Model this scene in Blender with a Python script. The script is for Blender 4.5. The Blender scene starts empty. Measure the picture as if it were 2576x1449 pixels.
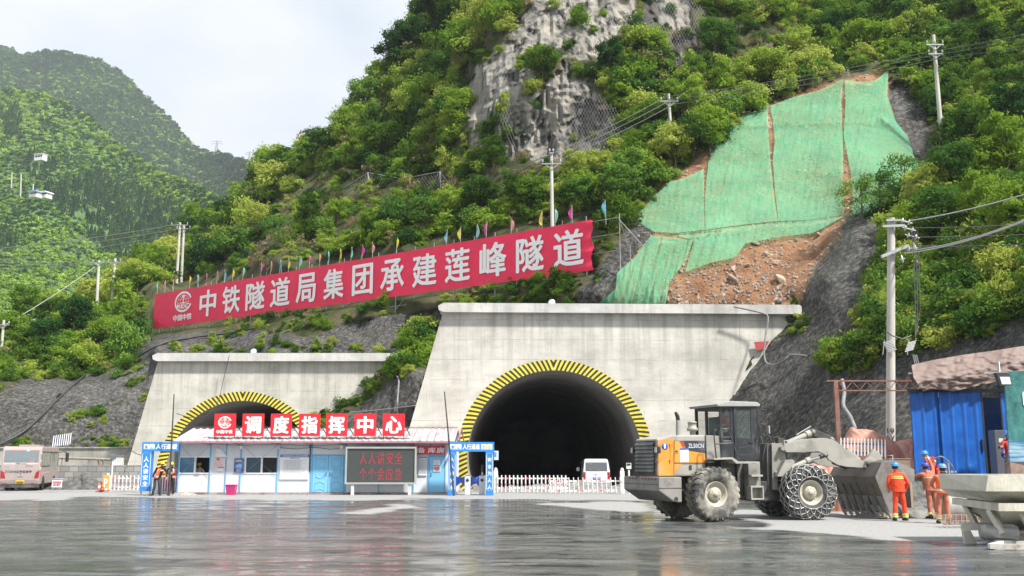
import bpy, bmesh, math, random
import numpy as np
from mathutils import Vector, Matrix
rad = math.radians
SC = bpy.context.scene
COL = SC.collection
random.seed(7)
RNG = np.random.default_rng(11)
PITCH = rad(9.9); CAMH = 1.75; FPX = 2504.4; CX = 1288.0; CY = 724.5
cam_data = bpy.data.cameras.new('camera'); cam = bpy.data.objects.new('camera', cam_data); COL.objects.link(cam)
cam.location = (0, 0, CAMH); cam.rotation_euler = (rad(90)+PITCH, 0, 0)
cam_data.lens = 35; cam_data.sensor_width = 36; cam_data.clip_start = 0.1; cam_data.clip_end = 20000
SC.camera = cam
SUN_EL = rad(52); SUN_AZ = rad(128)      # azimuth clockwise from +Y (north): behind the camera, to the right
world = bpy.data.worlds.new('World'); SC.world = world; world.use_nodes = True
wn = world.node_tree.nodes; wl = world.node_tree.links; wn.clear()
w_out = wn.new('ShaderNodeOutputWorld'); w_bg = wn.new('ShaderNodeBackground')
w_sky = wn.new('ShaderNodeTexSky'); w_sky.sky_type = 'NISHITA'; w_sky.sun_disc = False
w_sky.sun_elevation = SUN_EL; w_sky.sun_rotation = SUN_AZ; w_sky.dust_density = 3.0; w_sky.air_density = 1.2
w_tc = wn.new('ShaderNodeTexCoord'); w_map = wn.new('ShaderNodeMapping'); w_map.inputs['Scale'].default_value = (1, 1, 2.2)
w_n = wn.new('ShaderNodeTexNoise'); w_n.inputs['Scale'].default_value = 2.6; w_n.inputs['Detail'].default_value = 7; w_n.inputs['Roughness'].default_value = 0.52
w_n.inputs['Distortion'].default_value = 0.4
w_r = wn.new('ShaderNodeValToRGB')
w_r.color_ramp.elements[0].position = 0.36; w_r.color_ramp.elements[0].color = (4.0, 4.4, 4.9, 1)
w_r.color_ramp.elements[1].position = 0.58; w_r.color_ramp.elements[1].color = (5.3, 5.4, 5.5, 1)
w_mix = wn.new('ShaderNodeMix'); w_mix.data_type = 'RGBA'; w_mix.inputs['Factor'].default_value = 0.9
wl.new(w_tc.outputs['Generated'], w_map.inputs['Vector']); wl.new(w_map.outputs[0], w_n.inputs['Vector']); wl.new(w_n.outputs['Fac'], w_r.inputs['Fac'])
wl.new(w_sky.outputs[0], w_mix.inputs['A']); wl.new(w_r.outputs[0], w_mix.inputs['B'])
wl.new(w_mix.outputs['Result'], w_bg.inputs['Color']); w_bg.inputs['Strength'].default_value = 0.1
wl.new(w_bg.outputs[0], w_out.inputs['Surface'])
sun_d = bpy.data.lights.new('sun', 'SUN'); sun = bpy.data.objects.new('sun', sun_d); COL.objects.link(sun)
sun_d.energy = 4.1; sun_d.angle = rad(4.0); sun_d.color = (1.0, 0.96, 0.9)
sdir = Vector((math.sin(SUN_AZ)*math.cos(SUN_EL), math.cos(SUN_AZ)*math.cos(SUN_EL), math.sin(SUN_EL)))
sun.rotation_euler = sdir.to_track_quat('Z', 'Y').to_euler(); sun.location = (30, -30, 60)
vs = SC.view_settings; vs.view_transform = 'Standard'; vs.look = 'None'; vs.exposure = 1.0; vs.gamma = 1; vs.use_curve_mapping = False
SC.cycles.max_bounces = 5; SC.cycles.diffuse_bounces = 3; SC.cycles.glossy_bounces = 3; SC.cycles.transparent_max_bounces = 12; SC.cycles.transmission_bounces = 3
SC.cycles.volume_bounces = 0; SC.cycles.caustics_reflective = False; SC.cycles.caustics_refractive = False
CP, SP = math.cos(PITCH), math.sin(PITCH)
def ray(px, py):
 dx = (px-CX)/FPX; dy = (CY-py)/FPX
 return dx, CP-dy*SP, SP+dy*CP
def P(px, py, Y):
 x, y, z = ray(px, py); t = Y/y
 return Vector((x*t, Y, CAMH+z*t))
def G(px, py):
 x, y, z = ray(px, py); t = -CAMH/z
 return Vector((x*t, y*t, 0))
class Frame:
 """local x along heading, y to its left, z up"""
 def __init__(s, ox, oy, ang, oz=0):
  s.o = Vector((ox, oy, oz)); s.a = ang
  s.h = Vector((math.cos(ang), math.sin(ang), 0)); s.l = Vector((-math.sin(ang), math.cos(ang), 0))
 def loc(s, px, py, yl=0.0):           # pixel -> (x, z) on the local plane y = yl
  r = Vector(ray(px, py)); q = s.o + s.l*yl - Vector((0, 0, CAMH))
  t = q.dot(s.l)/r.dot(s.l)
  w = Vector((0, 0, CAMH))+r*t - s.o
  return w.dot(s.h), w.z
 def locx(s, px, py, xl=0.0):          # pixel -> (y, z) on the local plane x = xl
  r = Vector(ray(px, py)); q = s.o + s.h*xl - Vector((0, 0, CAMH))
  t = q.dot(s.h)/r.dot(s.h)
  w = Vector((0, 0, CAMH))+r*t - s.o
  return w.dot(s.l), w.z
 def w(s, x, y, z): return s.o + s.h*x + s.l*y + Vector((0, 0, z))
def _h(ix, iy, iz, seed):
 n = (ix*374761393 + iy*668265263 + iz*2147483647 + seed*1274126177) & 0xffffffff
 n = ((n ^ (n >> 13))*1274126177) & 0xffffffff
 n = n ^ (n >> 16)
 return (n & 0xffff)/65535.0
def vnoise(x, y, z=None, seed=0):
 x = np.asarray(x, float); y = np.asarray(y, float); z = np.zeros_like(x) if z is None else np.asarray(z, float)
 xi = np.floor(x).astype(np.int64); yi = np.floor(y).astype(np.int64); zi = np.floor(z).astype(np.int64)
 fx = x-xi; fy = y-yi; fz = z-zi
 fx = fx*fx*(3-2*fx); fy = fy*fy*(3-2*fy); fz = fz*fz*(3-2*fz)
 r = 0
 for a in (0, 1):
  for b in (0, 1):
   for c in (0, 1):
    r = r + _h(xi+a, yi+b, zi+c, seed)*(fx if a else 1-fx)*(fy if b else 1-fy)*(fz if c else 1-fz)
 return r*2-1
def fbm(x, y, z=None, o=4, seed=0):
 r = 0; a = 1.0; s = 0
 x = np.asarray(x, float); y = np.asarray(y, float)
 for i in range(o):
  r = r + a*vnoise(x, y, z, seed+i*17); s += a; a *= .5; x = x*2.03; y = y*2.03
  if z is not None: z = np.asarray(z)*2.03
 return r/s
def inpoly(x, y, poly):
 x = np.asarray(x, float); y = np.asarray(y, float); r = np.zeros(x.shape, bool); n = len(poly); j = n-1
 for i in range(n):
  xi, yi = poly[i]; xj, yj = poly[j]
  c = ((yi > y) != (yj > y)) & (x < (xj-xi)*(y-yi)/((yj-yi)+1e-12)+xi)
  r ^= c; j = i
 return r
def pl(pts, x):          # piecewise linear
 return np.interp(x, [p[0] for p in pts], [p[1] for p in pts])
def tag(o, label=None, cat=None, group=None, kind=None):
 if label: o['label'] = label
 if cat: o['category'] = cat
 if group: o['group'] = group
 if kind: o['kind'] = kind
 return o
def empty(name, label, cat, loc=(0, 0, 0), rz=0, group=None, kind=None):
 o = bpy.data.objects.new(name, None); COL.objects.link(o); o.location = loc; o.rotation_euler = (0, 0, rz); o.empty_display_size = .2
 return tag(o, label, cat, group, kind)
def link(name, me, parent=None):
 o = bpy.data.objects.new(name, me); COL.objects.link(o)
 if parent is not None: o.parent = parent
 return o
def copy_tree(o, parent=None):
 c = o.copy(); COL.objects.link(c)
 if parent is not None:
  c.parent = parent; c.matrix_parent_inverse = o.matrix_parent_inverse.copy()
 for ch in [q for q in KIDS.get(o.name, [])]: copy_tree(ch, c)
 return c
KIDS = {}
def index_kids():
 KIDS.clear()
 for q in bpy.data.objects:
  if q.parent: KIDS.setdefault(q.parent.name, []).append(q)
class MB:
 def __init__(s): s.v = []; s.f = []; s.m = []; s.sm = []
 def add(s, vs, fs, mat=0, smooth=False):
  b = len(s.v); s.v.extend([tuple(p) for p in vs]); s.f.extend([tuple(i+b for i in f) for f in fs])
  s.m.extend([mat]*len(fs)); s.sm.extend([smooth]*len(fs)); return s
 def box(s, x0, x1, y0, y1, z0, z1, mat=0, b=0.0):
  if b <= 0:
   v = [(x, y, z) for x in (x0, x1) for y in (y0, y1) for z in (z0, z1)]
   f = [(0, 1, 3, 2), (4, 6, 7, 5), (0, 4, 5, 1), (2, 3, 7, 6), (0, 2, 6, 4), (1, 5, 7, 3)]
   return s.add(v, f, mat)
  b = min(b, (x1-x0)*.49, (y1-y0)*.49, (z1-z0)*.49)
  bm = bmesh.new(); bmesh.ops.create_cube(bm, size=1)
  for q in bm.verts: q.co = Vector(((x0+x1)/2+q.co.x*(x1-x0), (y0+y1)/2+q.co.y*(y1-y0), (z0+z1)/2+q.co.z*(z1-z0)))
  bmesh.ops.bevel(bm, geom=bm.edges[:], offset=b, segments=2, profile=.6, affect='EDGES')
  return s.bm(bm, mat)
 def bm(s, bm, mat=0, smooth=False, M=None):
  bm.verts.index_update()
  s.add([(M @ q.co) if M else q.co for q in bm.verts], [[q.index for q in f.verts] for f in bm.faces], mat, smooth); bm.free(); return s
 def prism(s, pts, a0, a1, axis='y', mat=0, b=0.0):
  """polygon pts (u, w) extruded along axis from a0 to a1; axis y: (x,z); x: (y,z); z: (x,y)"""
  def mk(u, w, a): return (u, a, w) if axis == 'y' else ((a, u, w) if axis == 'x' else (u, w, a))
  bm = bmesh.new(); v0 = [bm.verts.new(mk(u, w, a0)) for u, w in pts]
  f = bm.faces.new(v0); r = bmesh.ops.extrude_face_region(bm, geom=[f])
  d = Vector(mk(0, 0, a1-a0))
  for q in r['geom']:
   if isinstance(q, bmesh.types.BMVert): q.co += d
  bmesh.ops.recalc_face_normals(bm, faces=bm.faces[:])
  if b > 0: bmesh.ops.bevel(bm, geom=bm.edges[:], offset=b, segments=2, profile=.6, affect='EDGES')
  return s.bm(bm, mat)
 def tube(s, pts, r, n=8, mat=0, cap=True, smooth=True):
  pts = [Vector(p) for p in pts]; k = len(pts); rs = r if isinstance(r, (list, tuple)) else [r]*k
  v = []; f = []; up = None
  for i in range(k):
   d = (pts[min(i+1, k-1)]-pts[max(i-1, 0)]).normalized()
   if up is None:
    up = Vector((0, 0, 1)) if abs(d.z) < .9 else Vector((1, 0, 0))
   a = d.cross(up)
   if a.length < 1e-4: a = d.cross(Vector((0, 1, 0)))
   a.normalize(); c = d.cross(a).normalized(); up = -c if False else up
   for j in range(n):
    t = 2*math.pi*j/n; v.append(pts[i]+(a*math.cos(t)+c*math.sin(t))*rs[i])
  for i in range(k-1):
   for j in range(n):
    f.append((i*n+j, i*n+(j+1) % n, (i+1)*n+(j+1) % n, (i+1)*n+j))
  s.add(v, f, mat, smooth)
  if cap: s.add([v[j] for j in range(n)]+[v[(k-1)*n+j] for j in range(n)], [tuple(range(n))[::-1], tuple(range(n, 2*n))], mat)
  return s
 def bar(s, a, b_, w, h=None, mat=0):
  """rectangular bar from a to b"""
  a = Vector(a); b_ = Vector(b_); h = h or w; d = (b_-a).normalized()
  u = d.cross(Vector((0, 0, 1)));
  if u.length < 1e-3: u = Vector((1, 0, 0))
  u.normalize(); t = u.cross(d).normalized(); v = []
  for p in (a, b_):
   for su, st in ((-1, -1), (1, -1), (1, 1), (-1, 1)): v.append(p+u*su*w/2+t*st*h/2)
  return s.add(v, [(0, 1, 2, 3), (7, 6, 5, 4), (0, 4, 5, 1), (1, 5, 6, 2), (2, 6, 7, 3), (3, 7, 4, 0)], mat)
 def lathe(s, prof, c=(0, 0, 0), axis='z', n=24, mat=0, smooth=True):
  """prof: list of (radius, along-axis)"""
  c = Vector(c); v = []; f = []
  for r, h in prof:
   for j in range(n):
    t = 2*math.pi*j/n; a, b_ = r*math.cos(t), r*math.sin(t)
    v.append(c+Vector((a, b_, h) if axis == 'z' else ((a, h, b_) if axis == 'y' else (h, a, b_))))
  for i in range(len(prof)-1):
   for j in range(n): f.append((i*n+j, i*n+(j+1) % n, (i+1)*n+(j+1) % n, (i+1)*n+j))
  return s.add(v, f, mat, smooth)
 def quad(s, a, b_, c, d, mat=0): return s.add([a, b_, c, d], [(0, 1, 2, 3)], mat)
 def mesh(s, name, mats):
  me = bpy.data.meshes.new(name); me.from_pydata(s.v, [], s.f)
  if not isinstance(mats, (list, tuple)): mats = [mats]
  for q in mats: me.materials.append(q)
  me.polygons.foreach_set('material_index', s.m); me.polygons.foreach_set('use_smooth', s.sm); me.update()
  bm = bmesh.new(); bm.from_mesh(me); bmesh.ops.recalc_face_normals(bm, faces=bm.faces[:]); bm.to_mesh(me); bm.free()
  return me
 def build(s, name, mats, parent=None): return link(name, s.mesh(name, mats), parent)
def srgb(r, g, b):
 f = lambda c: (c/255/12.92 if c/255 <= .04045 else ((c/255+.055)/1.055)**2.4)
 return (f(r), f(g), f(b), 1)
MATS = {}
def newmat(name):
 m = bpy.data.materials.new(name); m.use_nodes = True; nt = m.node_tree; b = nt.nodes['Principled BSDF']
 return m, nt.nodes, nt.links, b
def mat(name, col, rough=.6, metal=0.0, var=.12, scale=3.0, bump=.0, bscale=20, dirt=None, dirt_amt=.0, dirt_scale=1.2, emit=None, estr=0, coat=0, stretch=(1, 1, 1), dlo=.42, dhi=.62):
 if name in MATS: return MATS[name]
 m, N, L, b = newmat(name); col = tuple(col)[:3]+(1,)
 tc = N.new('ShaderNodeTexCoord'); mp = N.new('ShaderNodeMapping'); L.new(tc.outputs['Object'], mp.inputs[0]); mp.inputs['Scale'].default_value = stretch
 n1 = N.new('ShaderNodeTexNoise'); n1.inputs['Scale'].default_value = scale; n1.inputs['Detail'].default_value = 6; L.new(mp.outputs[0], n1.inputs[0])
 hv = N.new('ShaderNodeHueSaturation'); hv.inputs['Color'].default_value = col
 mr = N.new('ShaderNodeMapRange'); mr.inputs['From Min'].default_value = .3; mr.inputs['From Max'].default_value = .7; mr.inputs['To Min'].default_value = 1-var; mr.inputs['To Max'].default_value = 1+var
 L.new(n1.outputs['Fac'], mr.inputs[0]); L.new(mr.outputs[0], hv.inputs['Value']); c = hv.outputs[0]
 if dirt:
  n2 = N.new('ShaderNodeTexNoise'); n2.inputs['Scale'].default_value = dirt_scale; n2.inputs['Detail'].default_value = 8; n2.inputs['Roughness'].default_value = .65; L.new(mp.outputs[0], n2.inputs[0])
  r2 = N.new('ShaderNodeMapRange'); r2.inputs['From Min'].default_value = dlo; r2.inputs['From Max'].default_value = dhi; r2.inputs['To Max'].default_value = dirt_amt; L.new(n2.outputs['Fac'], r2.inputs[0])
  mx = N.new('ShaderNodeMix'); mx.data_type = 'RGBA'; L.new(r2.outputs[0], mx.inputs['Factor']); L.new(c, mx.inputs['A']); mx.inputs['B'].default_value = tuple(dirt)[:3]+(1,); c = mx.outputs['Result']
 L.new(c, b.inputs['Base Color']); b.inputs['Roughness'].default_value = rough; b.inputs['Metallic'].default_value = metal
 if coat: b.inputs['Coat Weight'].default_value = coat
 if bump:
  n3 = N.new('ShaderNodeTexNoise'); n3.inputs['Scale'].default_value = bscale; n3.inputs['Detail'].default_value = 5; L.new(mp.outputs[0], n3.inputs[0])
  bp = N.new('ShaderNodeBump'); bp.inputs['Strength'].default_value = bump; bp.inputs['Distance'].default_value = .05; L.new(n3.outputs['Fac'], bp.inputs['Height']); L.new(bp.outputs[0], b.inputs['Normal'])
 if emit: b.inputs['Emission Color'].default_value = tuple(emit)[:3]+(1,); b.inputs['Emission Strength'].default_value = estr
 MATS[name] = m; return m
def glass(name, col=(.05, .07, .08), rough=.08, alpha=.55):
 if name in MATS: return MATS[name]
 m, N, L, b = newmat(name); b.inputs['Base Color'].default_value = tuple(col)[:3]+(1,); b.inputs['Roughness'].default_value = rough
 b.inputs['Alpha'].default_value = alpha; b.inputs['Specular IOR Level'].default_value = .8
 tc = N.new('ShaderNodeTexCoord'); n = N.new('ShaderNodeTexNoise'); n.inputs['Scale'].default_value = 4; n.inputs['Detail'].default_value = 6; L.new(tc.outputs['Object'], n.inputs[0])
 r = N.new('ShaderNodeMapRange'); r.inputs['From Min'].default_value = .3; r.inputs['From Max'].default_value = .7; r.inputs['To Min'].default_value = rough; r.inputs['To Max'].default_value = rough+.2
 L.new(n.outputs['Fac'], r.inputs[0]); L.new(r.outputs[0], b.inputs['Roughness']); MATS[name] = m; return m
WHITE_TXT = mat('white_vinyl', (.89, .89, .89), .5, var=.04)
_tc = {}
def text_mesh(body, w, h, mats, bold=.0, depth=.012, spacing=1.0, align='CENTER', keep=False, line=1.0, shear=0.0):
 """lettering fitted to a w x h box in the local XZ plane, facing -Y"""
 cu = bpy.data.curves.new('t', 'FONT'); cu.body = body; cu.size = 1; cu.offset = 0; cu.extrude = 0; cu.resolution_u = 2; cu.space_character = spacing; cu.align_x = align; cu.space_line = line; cu.shear = shear
 o = bpy.data.objects.new('t', cu); COL.objects.link(o)
 dg = bpy.context.evaluated_depsgraph_get(); me = bpy.data.meshes.new_from_object(o.evaluated_get(dg))
 bpy.data.objects.remove(o); bpy.data.curves.remove(cu)
 n = len(me.vertices); co = np.empty(n*3); me.vertices.foreach_get('co', co); co = co.reshape(-1, 3)
 if n == 0: return me
 mn = co.min(0); mx = co.max(0); sz = mx-mn
 sx = w/sz[0]; sy = h/sz[1]
 if keep: sx = sy = min(sx, sy)
 out = np.zeros_like(co); out[:, 0] = (co[:, 0]-(mn[0]+mx[0])/2)*sx; out[:, 2] = (co[:, 1]-(mn[1]+mx[1])/2)*sy
 me.vertices.foreach_set('co', out.ravel()); me.materials.clear(); me.materials.append(mats)
 bm = bmesh.new(); bm.from_mesh(me); r = bmesh.ops.extrude_face_region(bm, geom=bm.faces[:])
 for q in r['geom']:
  if isinstance(q, bmesh.types.BMVert): q.co.y -= depth
 bmesh.ops.recalc_face_normals(bm, faces=bm.faces[:])
 if bold > 0:                       # a heavier weight: the strokes laid again a little to every side, each copy a hair proud
  src = bm.copy(); bx = w/max(sz[0], 1e-6)*bold*.95 if not keep else sx*bold; bz = sy*bold*.8; k0 = min(1, .86)
  tmp = bpy.data.meshes.new('tmp'); src.to_mesh(tmp); src.free()
  for k in range(6):
   an = k*math.pi/3; n0 = len(bm.verts); bm.from_mesh(tmp); bm.verts.ensure_lookup_table()
   for q in bm.verts[n0:]: q.co += Vector((math.cos(an)*bx, -.00025*(k+1)*max(1, depth/.01), math.sin(an)*bz))
  bpy.data.meshes.remove(tmp)
  for q in bm.verts: q.co.x *= w/(w+2*bx); q.co.z *= h/(h+2*bz)
 bm.to_mesh(me); bm.free(); me.update(); return me
def text(name, body, w, h, m, loc, parent=None, rz=0, rx=0, **k):
 o = link(name, text_mesh(body, w, h, m, **k), parent); o.location = loc; o.rotation_euler = (rx, 0, rz); return o
# ============================================================ GROUND
def sstep(a, b, x): t = np.clip((x-a)/(b-a), 0, 1); return t*t*(3-2*t)
def grid_mesh(name, V, nu, nv, mats, attrs=None, smooth=True, keep=None):
 """V: (nv*nu,3) row major"""
 i = np.arange(nv*nu).reshape(nv, nu)
 q = np.stack([i[:-1, :-1], i[1:, :-1], i[1:, 1:], i[:-1, 1:]], -1).reshape(-1, 4)
 if keep is not None: q = q[keep[q].all(1)]
 me = bpy.data.meshes.new(name); me.vertices.add(len(V)); me.vertices.foreach_set('co', np.asarray(V, np.float32).ravel())
 me.loops.add(q.size); me.loops.foreach_set('vertex_index', q.ravel().astype(np.int32))
 me.polygons.add(len(q)); me.polygons.foreach_set('loop_start', (np.arange(len(q))*4).astype(np.int32)); me.polygons.foreach_set('loop_total', np.full(len(q), 4, np.int32))
 me.polygons.foreach_set('use_smooth', np.full(len(q), smooth)); me.update(calc_edges=True)
 for k, a in (attrs or {}).items():
  t = me.attributes.new(k, 'FLOAT', 'POINT'); t.data.foreach_set('value', np.asarray(a, np.float32).ravel())
 for m in (mats if isinstance(mats, list) else [mats]): me.materials.append(m)
 return me
gx = np.concatenate([[-3000, -900, -300, -120, -70], np.arange(-50, 50.1, .4), [70, 120, 300, 900, 3000]])
gy = np.concatenate([[-300, -60, -10], np.arange(2, 95, .33), [110, 150, 300, 900, 3000, 9000]])
GX, GY = np.meshgrid(gx, gy)
def proj(x, y, z):
 rx = x; ry = y; rz = z-CAMH; d = ry*CP+rz*SP; u = -ry*SP+rz*CP
 d = np.where(np.abs(d) < .1, .1, d)
 return CX+FPX*rx/d, CY-FPX*u/d
gpx, gpy = proj(GX, GY, np.zeros_like(GX)); front = GY > 3
wob = fbm(GX*.35, GY*.12, o=4, seed=5)
qx = gpx+fbm(GX*.5, GY*.5, o=3, seed=15)*30; qy = gpy+fbm(GX*.8, GY*.4, o=4, seed=16)*7; dry = np.zeros_like(GX)
for q, v in (([(1800, 1296), (1850, 1306), (1900, 1312), (2037, 1338), (2242, 1356), (2430, 1361), (2800, 1366), (2800, 1280), (1850, 1285)], 1), ([(-600, 1225), (1620, 1225), (1640, 1262), (1300, 1258), (1100, 1256), (800, 1260), (300, 1250), (-600, 1240)], .8), ([(1330, 1262), (1640, 1266), (1640, 1292), (1500, 1282)], .85), ([(820, 1290), (1000, 1268), (1080, 1272), (930, 1296)], .75), ([(1780, 1319), (1950, 1325), (2050, 1338), (1850, 1328)], .7), ([(960, 1350), (1050, 1348), (1060, 1358), (980, 1360)], .6), ([(-600, 1236), (200, 1240), (180, 1256), (-600, 1262)], .9)):
 dry = np.where(inpoly(qx, qy, q) & front, np.maximum(dry, v), dry)
dry = np.where(GY > 56, np.maximum(dry, .75), dry)
for k in range(2):
 d2 = dry.copy(); d2[1:-1, 1:-1] = (dry[1:-1, 1:-1]*2+dry[:-2, 1:-1]+dry[2:, 1:-1]+dry[1:-1, :-2]+dry[1:-1, 2:])/6; dry = d2
GZ = np.zeros_like(GX)
def mat_ground():
 m, N, L, b = newmat('wet_yard_ground')
 tc = N.new('ShaderNodeTexCoord')
 def noise(scale, st, det=6, rough=.55, dist=0):
  mp = N.new('ShaderNodeMapping'); mp.inputs['Scale'].default_value = st; L.new(tc.outputs['Object'], mp.inputs[0])
  n = N.new('ShaderNodeTexNoise'); n.inputs['Scale'].default_value = scale; n.inputs['Detail'].default_value = det; n.inputs['Roughness'].default_value = rough; n.inputs['Distortion'].default_value = dist
  L.new(mp.outputs[0], n.inputs[0]); return n.outputs['Fac']
 def rng(x, a, b_, c, d):
  r = N.new('ShaderNodeMapRange'); r.inputs[1].default_value = a; r.inputs[2].default_value = b_; r.inputs[3].default_value = c; r.inputs[4].default_value = d; L.new(x, r.inputs[0]); return r.outputs[0]
 def mul(a, c, op='MULTIPLY'):
  q = N.new('ShaderNodeMath'); q.operation = op
  for i, s in enumerate((a, c)):
   if isinstance(s, (int, float)): q.inputs[i].default_value = s
   else: L.new(s, q.inputs[i])
  q.use_clamp = op != 'MULTIPLY' or True; return q.outputs[0]
 def mixc(f, a, c):
  q = N.new('ShaderNodeMix'); q.data_type = 'RGBA'; L.new(f, q.inputs['Factor'])
  for nm, s in (('A', a), ('B', c)):
   if isinstance(s, tuple): q.inputs[nm].default_value = s
   else: L.new(s, q.inputs[nm])
  return q.outputs['Result']
 at = N.new('ShaderNodeAttribute'); at.attribute_name = 'dry'
 streak = noise(.8, (.7, 1.25, 1), 10, .66, 1.4); fine = noise(9, (.9, 1.3, 1), 8, .75); blot = noise(.16, (1, 1.6, 1), 5, .5, .5); big = noise(.055, (1, 1, 1), 3)
 wetc = mixc(rng(streak, .4, .62, 0, 1), (.024, .026, .026, 1), (.125, .127, .124, 1))
 wetc = mixc(rng(fine, .55, .75, 0, .6), wetc, (.24, .24, .235, 1))
 wetc = mixc(rng(big, .42, .6, 0, .5), wetc, (.1, .115, .115, 1))
 dryc = mixc(rng(fine, .35, .7, 0, 1), (.2, .2, .198, 1), (.36, .36, .352, 1))
 dryc = mixc(rng(streak, .55, .75, 0, .55), dryc, (.24, .24, .23, 1))
 d0 = mul(at.outputs['Fac'], rng(streak, .3, .5, .15, .5), 'ADD'); 
 dmask = rng(mul(at.outputs['Fac'], rng(streak, .3, .7, .62, 1.25)), .3, .62, 0, 1)
 tw = N.new('ShaderNodeTexWave'); tw.wave_type = 'RINGS'; tw.inputs['Scale'].default_value = .11; tw.inputs['Distortion'].default_value = 9; tw.inputs['Detail'].default_value = 3; tw.inputs['Detail Scale'].default_value = .35; L.new(tc.outputs['Object'], tw.inputs[0])
 wetc = mixc(mul(rng(tw.outputs['Fac'], .8, 1, 0, .55), rng(fine, .35, .6, 0, 1)), wetc, (.17, .17, .165, 1))
 wetc = mixc(mul(rng(tw.outputs['Fac'], .25, 0, 0, .6), rng(streak, .4, .6, 0, 1)), wetc, (.03, .03, .03, 1))
 film = mul(rng(noise(1.2, (.45, 1.5, 1), 9, .7, 1.2), .57, .67, 0, .75), rng(blot, .42, .6, 0.1, 1))       # dried cement film
 dm = mul(dmask, film, 'MAXIMUM')
 L.new(mixc(dm, wetc, dryc), b.inputs['Base Color'])
 wr = rng(noise(.9, (.6, 1.2, 1), 9, .66, 1.2), .42, .60, .10, .42)
 rr = N.new('ShaderNodeMix'); rr.data_type = 'FLOAT'; L.new(dm, rr.inputs['Factor']); L.new(wr, rr.inputs['A']); rr.inputs['B'].default_value = .8
 L.new(rr.outputs['Result'], b.inputs['Roughness']); b.inputs['Specular IOR Level'].default_value = .42
 bp = N.new('ShaderNodeBump'); bp.inputs['Distance'].default_value = .02; L.new(rng(dm, 0, 1, .11, .5), bp.inputs['Strength'])
 hh = mul(noise(5, (.8, 1.2, 1), 8, .62), noise(1.1, (.7, 1.2, 1), 4), 'ADD'); L.new(mul(hh, .5), bp.inputs['Height']); L.new(bp.outputs[0], b.inputs['Normal'])
 return m
gme = grid_mesh('ground', np.stack([GX, GY, GZ], -1).reshape(-1, 3), len(gx), len(gy), mat_ground(), {'dry': dry.ravel()}, smooth=False)
tag(link('ground', gme), kind='structure')
# ============================================================ HILLSIDE (depth measured from the photo)
CPTS = [(393,720,106),(700,650,92),(1000,600,83),(1300,570,77),(1490,540,73),(450,840,92),(700,830,85),(900,830,81),(1050,830,78),(400,890,82),(700,890,75),(960,890,74),
 (1115,740,75),(1400,740,69),(1500,740,66.5),(1700,760,64.6),(1990,762,64),(0,1128,76.5),(300,1128,77.5),(0,960,84),(150,975,84),(300,970,83),(390,900,85),(0,870,100),(0,800,130),(150,760,130),(250,700,150),
 (250,800,118),(450,700,130),(450,600,150),(480,560,165),(560,510,165),(650,420,160),(700,395,150),(780,385,140),(905,280,135),(950,190,135),(1050,60,135),(1095,0,140),(1200,-200,150),
 (1250,360,88),(1200,400,90),(1185,300,91),(1215,180,93),(1250,0,101),(1350,0,97),(1350,380,86),(1500,300,84),(1500,100,90),(1600,0,94),(1700,0,96),(1800,100,91),(1900,200,85),(2100,0,101),(2100,190,83),(2300,0,96),(2576,0,86),(2576,-300,96),(2000,-300,118),(1500,-300,108),(1100,-300,150),
 (1000,400,108),(1100,500,92),(900,500,100),(800,500,116),(1100,200,118),(1000,300,124),(1700,350,80),(1600,400,80),(1500,480,77),(1700,450,75),
 (1610,550,71),(1850,300,80),(1960,230,82.5),(2240,175,83.5),(2310,400,77),(2110,545,70.5),(1900,590,69.5),(1700,700,66.5),(1850,700,66),(2050,650,67),
 (2150,600,62),(2080,700,60),(2200,700,58),(2100,800,57),(2300,850,50),(2576,850,42.5),(2400,700,52),(2576,600,50),(2400,500,62),(2576,400,65),(2375,420,75),(2576,200,76),(2240,560,64),(2200,450,72),
 (2100,1080,50),(1960,1080,56),(1900,1200,54.5),(2100,1200,47),(2300,1150,43),(2500,1180,41),(2800,1180,36),(2800,800,38),(2800,400,60),(2800,0,80),(1900,1300,53),(2300,1300,42),(2600,1300,39),
 (1040,940,67),(900,1040,70),(1050,1100,64.5),(880,1150,68.5),(1000,905,72),(900,1000,72),(790,1070,72),(700,1000,82),(600,1150,84),(500,1000,84),(330,1100,80),(380,960,83),(800,950,76),
 (1990,800,62.3),(1900,920,62),(1840,1000,62),(1780,1100,62),(1850,850,64.5),(1700,1000,68),(1300,1000,78),(1300,1200,80),(-700,870,100),(-700,1128,77),(-700,700,140),(-300,960,84),(200,1200,77),(0,1300,76),(700,1300,78),(1100,1300,64)]
_cp = np.array(CPTS, float); _X = _cp[:, :2]/500.0; _n = len(_X)
_K = np.sqrt(((_X[:, None]-_X[None])**2).sum(-1)); _A = np.zeros((_n+3, _n+3)); _A[:_n, :_n] = _K-np.eye(_n)*.004; _A[:_n, _n] = 1; _A[:_n, n1:=_n+1] = _X[:, 0]; _A[:_n, _n+2] = _X[:, 1]; _A[_n:, :_n] = _A[:_n, _n:].T
_wt = np.linalg.solve(_A, np.concatenate([np.log(_cp[:, 2]), [0, 0, 0]]))
def hill_base(px, py):
 p = np.stack([np.asarray(px, float).ravel(), np.asarray(py, float).ravel()], -1)/500.0; out = np.empty(len(p))
 for i in range(0, len(p), 20000):
  q = p[i:i+20000]; d = np.sqrt(((q[:, None]-_X[None])**2).sum(-1)); out[i:i+20000] = d@_wt[:_n]+_wt[_n]+q@_wt[_n+1:_n+3]
 return np.exp(out).reshape(np.shape(px))
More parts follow.
